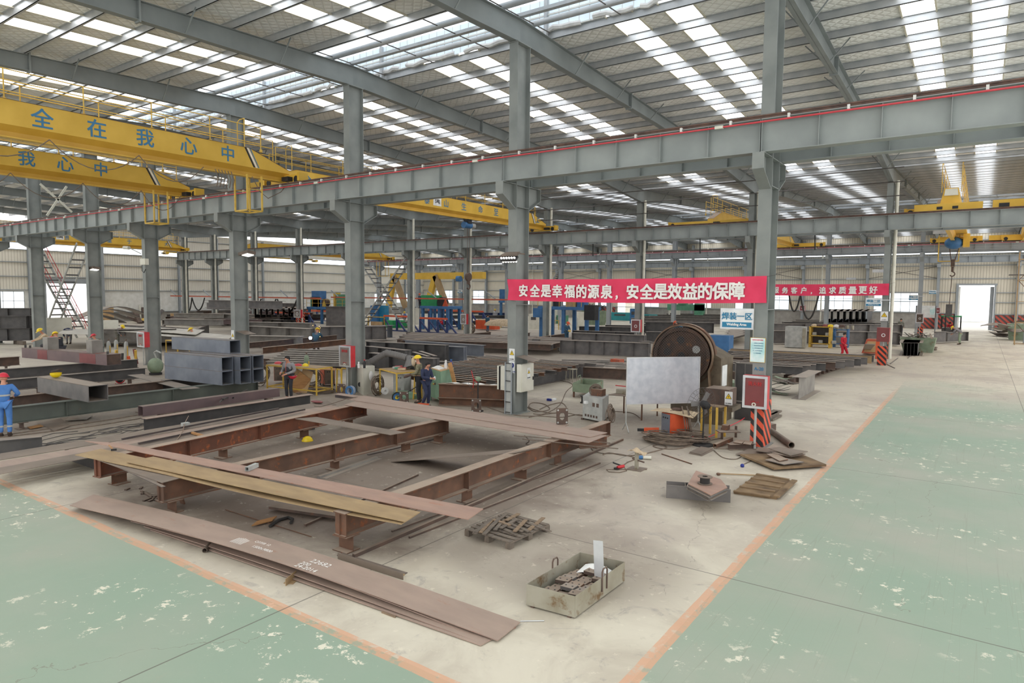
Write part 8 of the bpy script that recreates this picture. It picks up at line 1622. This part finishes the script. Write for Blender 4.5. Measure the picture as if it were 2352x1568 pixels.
# crouching and bending workers behind the long box column
person('welder in black with yellow helmet behind the long box column', G(139, 826), DEG(-168), dict(pel=(0,-.1,.62), spi=(0,.0,.80), che=(0,.12,.98), nek=(0,.22,1.12), hed=(0,.30,1.22), top=(0,.33,1.32), look=(0,.9,-.4), sl=(-.19,.16,1.06), sr=(.19,.16,1.06), el=(-.24,.35,.88), wl=(-.1,.58,.98), er=(.24,.35,.88), wr=(.1,.58,.98), hl=(-.09,-.08,.6), hr=(.09,-.08,.6), kl=(-.14,.32,.5), kr=(.14,.3,.5), al=(-.12,.02,.09), ar=(.12,.0,.09)), 'cloth_black', 'cloth_charcoal', helmet='helmet_yellow', s=1.25)
one('welding_screen', 'purple and white welding hood held up at the left box column', 'hood', MB('banner_red').ball(GX(119, 784, -39.4), .22, .6, 1, 1.3, 10, 6))
person('worker in camouflage with red helmet beside the right stub of the box column', G(226, 834), DEG(-160), dict(pel=(0,-.05,.80), spi=(0,.02,.98), che=(0,.1,1.15), nek=(0,.17,1.3), hed=(0,.24,1.41), top=(0,.26,1.51), look=(0,.9,-.4), sl=(-.19,.1,1.24), sr=(.19,.1,1.24), el=(-.26,.22,1.0), wl=(-.12,.45,.92), er=(.26,.22,1.0), wr=(.12,.45,.92), hl=(-.09,-.04,.78), hr=(.09,-.04,.78), kl=(-.12,.16,.45), kr=(.12,.16,.45)), 'camo_grey', 'cloth_charcoal', helmet='helmet_red', s=1.1)
person('worker in grey with yellow helmet bending behind the gas cylinders', G(274, 795), DEG(10), dict(pel=(0,-.05,.92), spi=(0,.06,1.08), che=(0,.2,1.22), nek=(0,.32,1.34), hed=(0,.42,1.42), top=(0,.46,1.52), look=(0,.85,-.5), sl=(-.19,.22,1.28), sr=(.19,.22,1.28), el=(-.24,.3,1.02), wl=(-.15,.42,.85), er=(.24,.3,1.02), wr=(.15,.42,.85)), 'cloth_grey', 'camo_grey', helmet='helmet_yellow', s=1.06)
person('worker in grey overalls stooping right over by the stairs on the left', G(158, 790), DEG(178), dict(pel=(0,-.15,.98), spi=(0,.02,1.05), che=(0,.2,1.02), nek=(0,.34,.95), hed=(0,.44,.88), top=(0,.52,.84), look=(0,.5,-.9), sl=(-.19,.2,.98), sr=(.19,.2,.98), el=(-.22,.28,.72), wl=(-.12,.36,.5), er=(.22,.28,.72), wr=(.12,.36,.5), hl=(-.1,-.14,.95), hr=(.1,-.14,.95), kl=(-.14,-.08,.5), kr=(.14,.0,.5)), 'cloth_navy', 'cloth_grey', s=1.15)
person('worker in tan crouching behind the left stub of the box column', G(112, 816), DEG(-100), dict(pel=(0,-.1,.62), spi=(0,.0,.80), che=(0,.12,.98), nek=(0,.22,1.12), hed=(0,.30,1.22), top=(0,.33,1.32), look=(0,.9,-.4), sl=(-.19,.16,1.06), sr=(.19,.16,1.06), el=(-.24,.35,.88), wl=(-.1,.58,.78), er=(.24,.35,.88), wr=(.1,.58,.78), hl=(-.09,-.08,.6), hr=(.09,-.08,.6), kl=(-.14,.32,.5), kr=(.14,.3,.5), al=(-.12,.02,.09), ar=(.12,.0,.09)), 'tarp', 'cloth_charcoal', helmet='helmet_yellow', s=1.3)
CROUCH = dict(pel=(0,-.1,.45), spi=(0,.0,.62), che=(0,.12,.80), nek=(0,.22,.94), hed=(0,.30,1.04), top=(0,.33,1.14), look=(0,.9,-.4), sl=(-.19,.16,.88), sr=(.19,.16,.88), el=(-.24,.35,.70), wl=(-.1,.58,.70), er=(.24,.35,.70), wr=(.1,.58,.70), hl=(-.09,-.08,.43), hr=(.09,-.08,.43), kl=(-.14,.34,.5), kr=(.14,.32,.5), al=(-.12,.02,.09), ar=(.12,.0,.09))
# welder in teal seen from behind with sparks
wl = G(726, 803); person('welder in teal with yellow helmet, seen from behind beside blue arc light', wl, DEG(125), dict(CROUCH), 'cloth_teal', 'cloth_charcoal', helmet='helmet_yellow', s=1.35)
q = GY(713, 776, wl.y+.5); t = Thing('welding_arc', 'bright blue-white welding arc beside the crouching welder', 'arc'); t.part('flare', 'weld_arc').ball(q, .12); sp = t.part('sparks', 'spark')
for k in range(14): r_ = q+Vector((random.uniform(-.1, 1.6), random.uniform(-.3, .4), random.uniform(-.3, 1.0))); sp.ball(r_, .022, n=5, k=3)
t.done()
person('worker with yellow helmet just showing behind the stacked box sections', G(452, 800), DEG(-150), dict(CROUCH), 'cloth_grey', 'cloth_charcoal', helmet='helmet_yellow', s=1.3)
# workers further away
person('worker in blue with orange helmet and gloves, grinding by the stiffened girders', G(1301, 790), DEG(-20), dict(look=(0,.8,-.6), hed=(0,.14,1.56), top=(0,.18,1.66), che=(0,.06,1.29), nek=(0,.09,1.45), el=(-.24,.1,1.14), wl=(-.05,.36,1.05), er=(.24,.1,1.14), wr=(.1,.38,1.02)), 'cloth_teal', 'cloth_teal', helmet='orange', gloves='safety_yellow', s=1.12)
person('man in red overalls walking behind the right beam rack', G(1936, 828), DEG(-25), dict(look=(.2,1,0), kl=(-.1,.20,.50), al=(-.1,.26,.09), kr=(.1,.02,.5), ar=(.1,-.28,.12), wl=(-.27,-.12,.92), wr=(.26,.30,1.0), er=(.27,.04,1.14)), 'cloth_red', 'cloth_red', s=1.08)
person('worker in grey with yellow helmet stooping at the bent girder, right', G(2204, 791), DEG(165), dict(pel=(0,-.1,.95), spi=(0,.06,1.08), che=(0,.24,1.2), nek=(0,.38,1.28), hed=(0,.5,1.32), top=(0,.57,1.40), look=(0,.8,-.6), sl=(-.19,.26,1.24), sr=(.19,.26,1.24), el=(-.24,.4,1.0), wl=(-.15,.55,.85), er=(.24,.4,1.0), wr=(.15,.55,.85)), 'cloth_grey', 'bin_green', helmet='helmet_yellow', s=1.12)
person('forklift driver in bright red seated under the green guard', (FORK.x+.0, FORK.y+1.1, .55), DEG(-95), dict(CROUCH, kl=(-.14,.4,.45), kr=(.14,.4,.45), al=(-.12,.45,.08), ar=(.12,.45,.08)), 'cloth_red', 'cloth_charcoal', s=1.05)
person('dark-haired man in patterned jacket standing among girders right of centre', G(2068, 772), DEG(-80), {}, 'camo_grey', 'cloth_black', s=1.1)
person('man in teal seen from behind by the orange-red welder, centre', G(1120, 762), DEG(80), {}, 'cloth_teal', 'cloth_teal', s=1.12)
person('worker in white with yellow helmet standing in the middle distance', G(1137, 740), DEG(-60), {}, 'cloth_white', 'cloth_white', helmet='helmet_yellow', s=1.12)
person('worker in blue with orange helmet bending behind the press', G(1564, 784), DEG(-170), dict(pel=(0,-.1,.92), spi=(0,.04,1.06), che=(0,.2,1.18), nek=(0,.32,1.28), hed=(0,.42,1.34), top=(0,.48,1.43), look=(0,.8,-.6), sl=(-.19,.22,1.22), sr=(.19,.22,1.22), el=(-.24,.4,1.02), wl=(-.15,.55,.9), er=(.24,.4,1.02), wr=(.15,.55,.9)), 'cloth_teal', 'cloth_charcoal', helmet='orange', s=1.25)
person('worker in red top crouching under the platform with the green box', G(1015, 758), DEG(-90), dict(CROUCH), 'cloth_red', 'cloth_teal', s=1.2)
person('worker in blue with yellow helmet behind the white cabinet, centre left', G(930, 748), DEG(-90), {}, 'cloth_blue', 'cloth_charcoal', helmet='helmet_yellow', s=1.05)
person('far worker in purple with helmet by the third-bay machines', G(1534, 735), DEG(-90), {}, 'cloth_grey', 'cloth_charcoal', helmet='orange', s=1.05)
person('worker in orange helmet up on the platform with the green box', (GY(962, 690, 59).x, 59.2, GY(962, 690, 59).z-.9), DEG(-90), {}, 'cloth_teal', 'cloth_charcoal', helmet='orange', s=1.0)
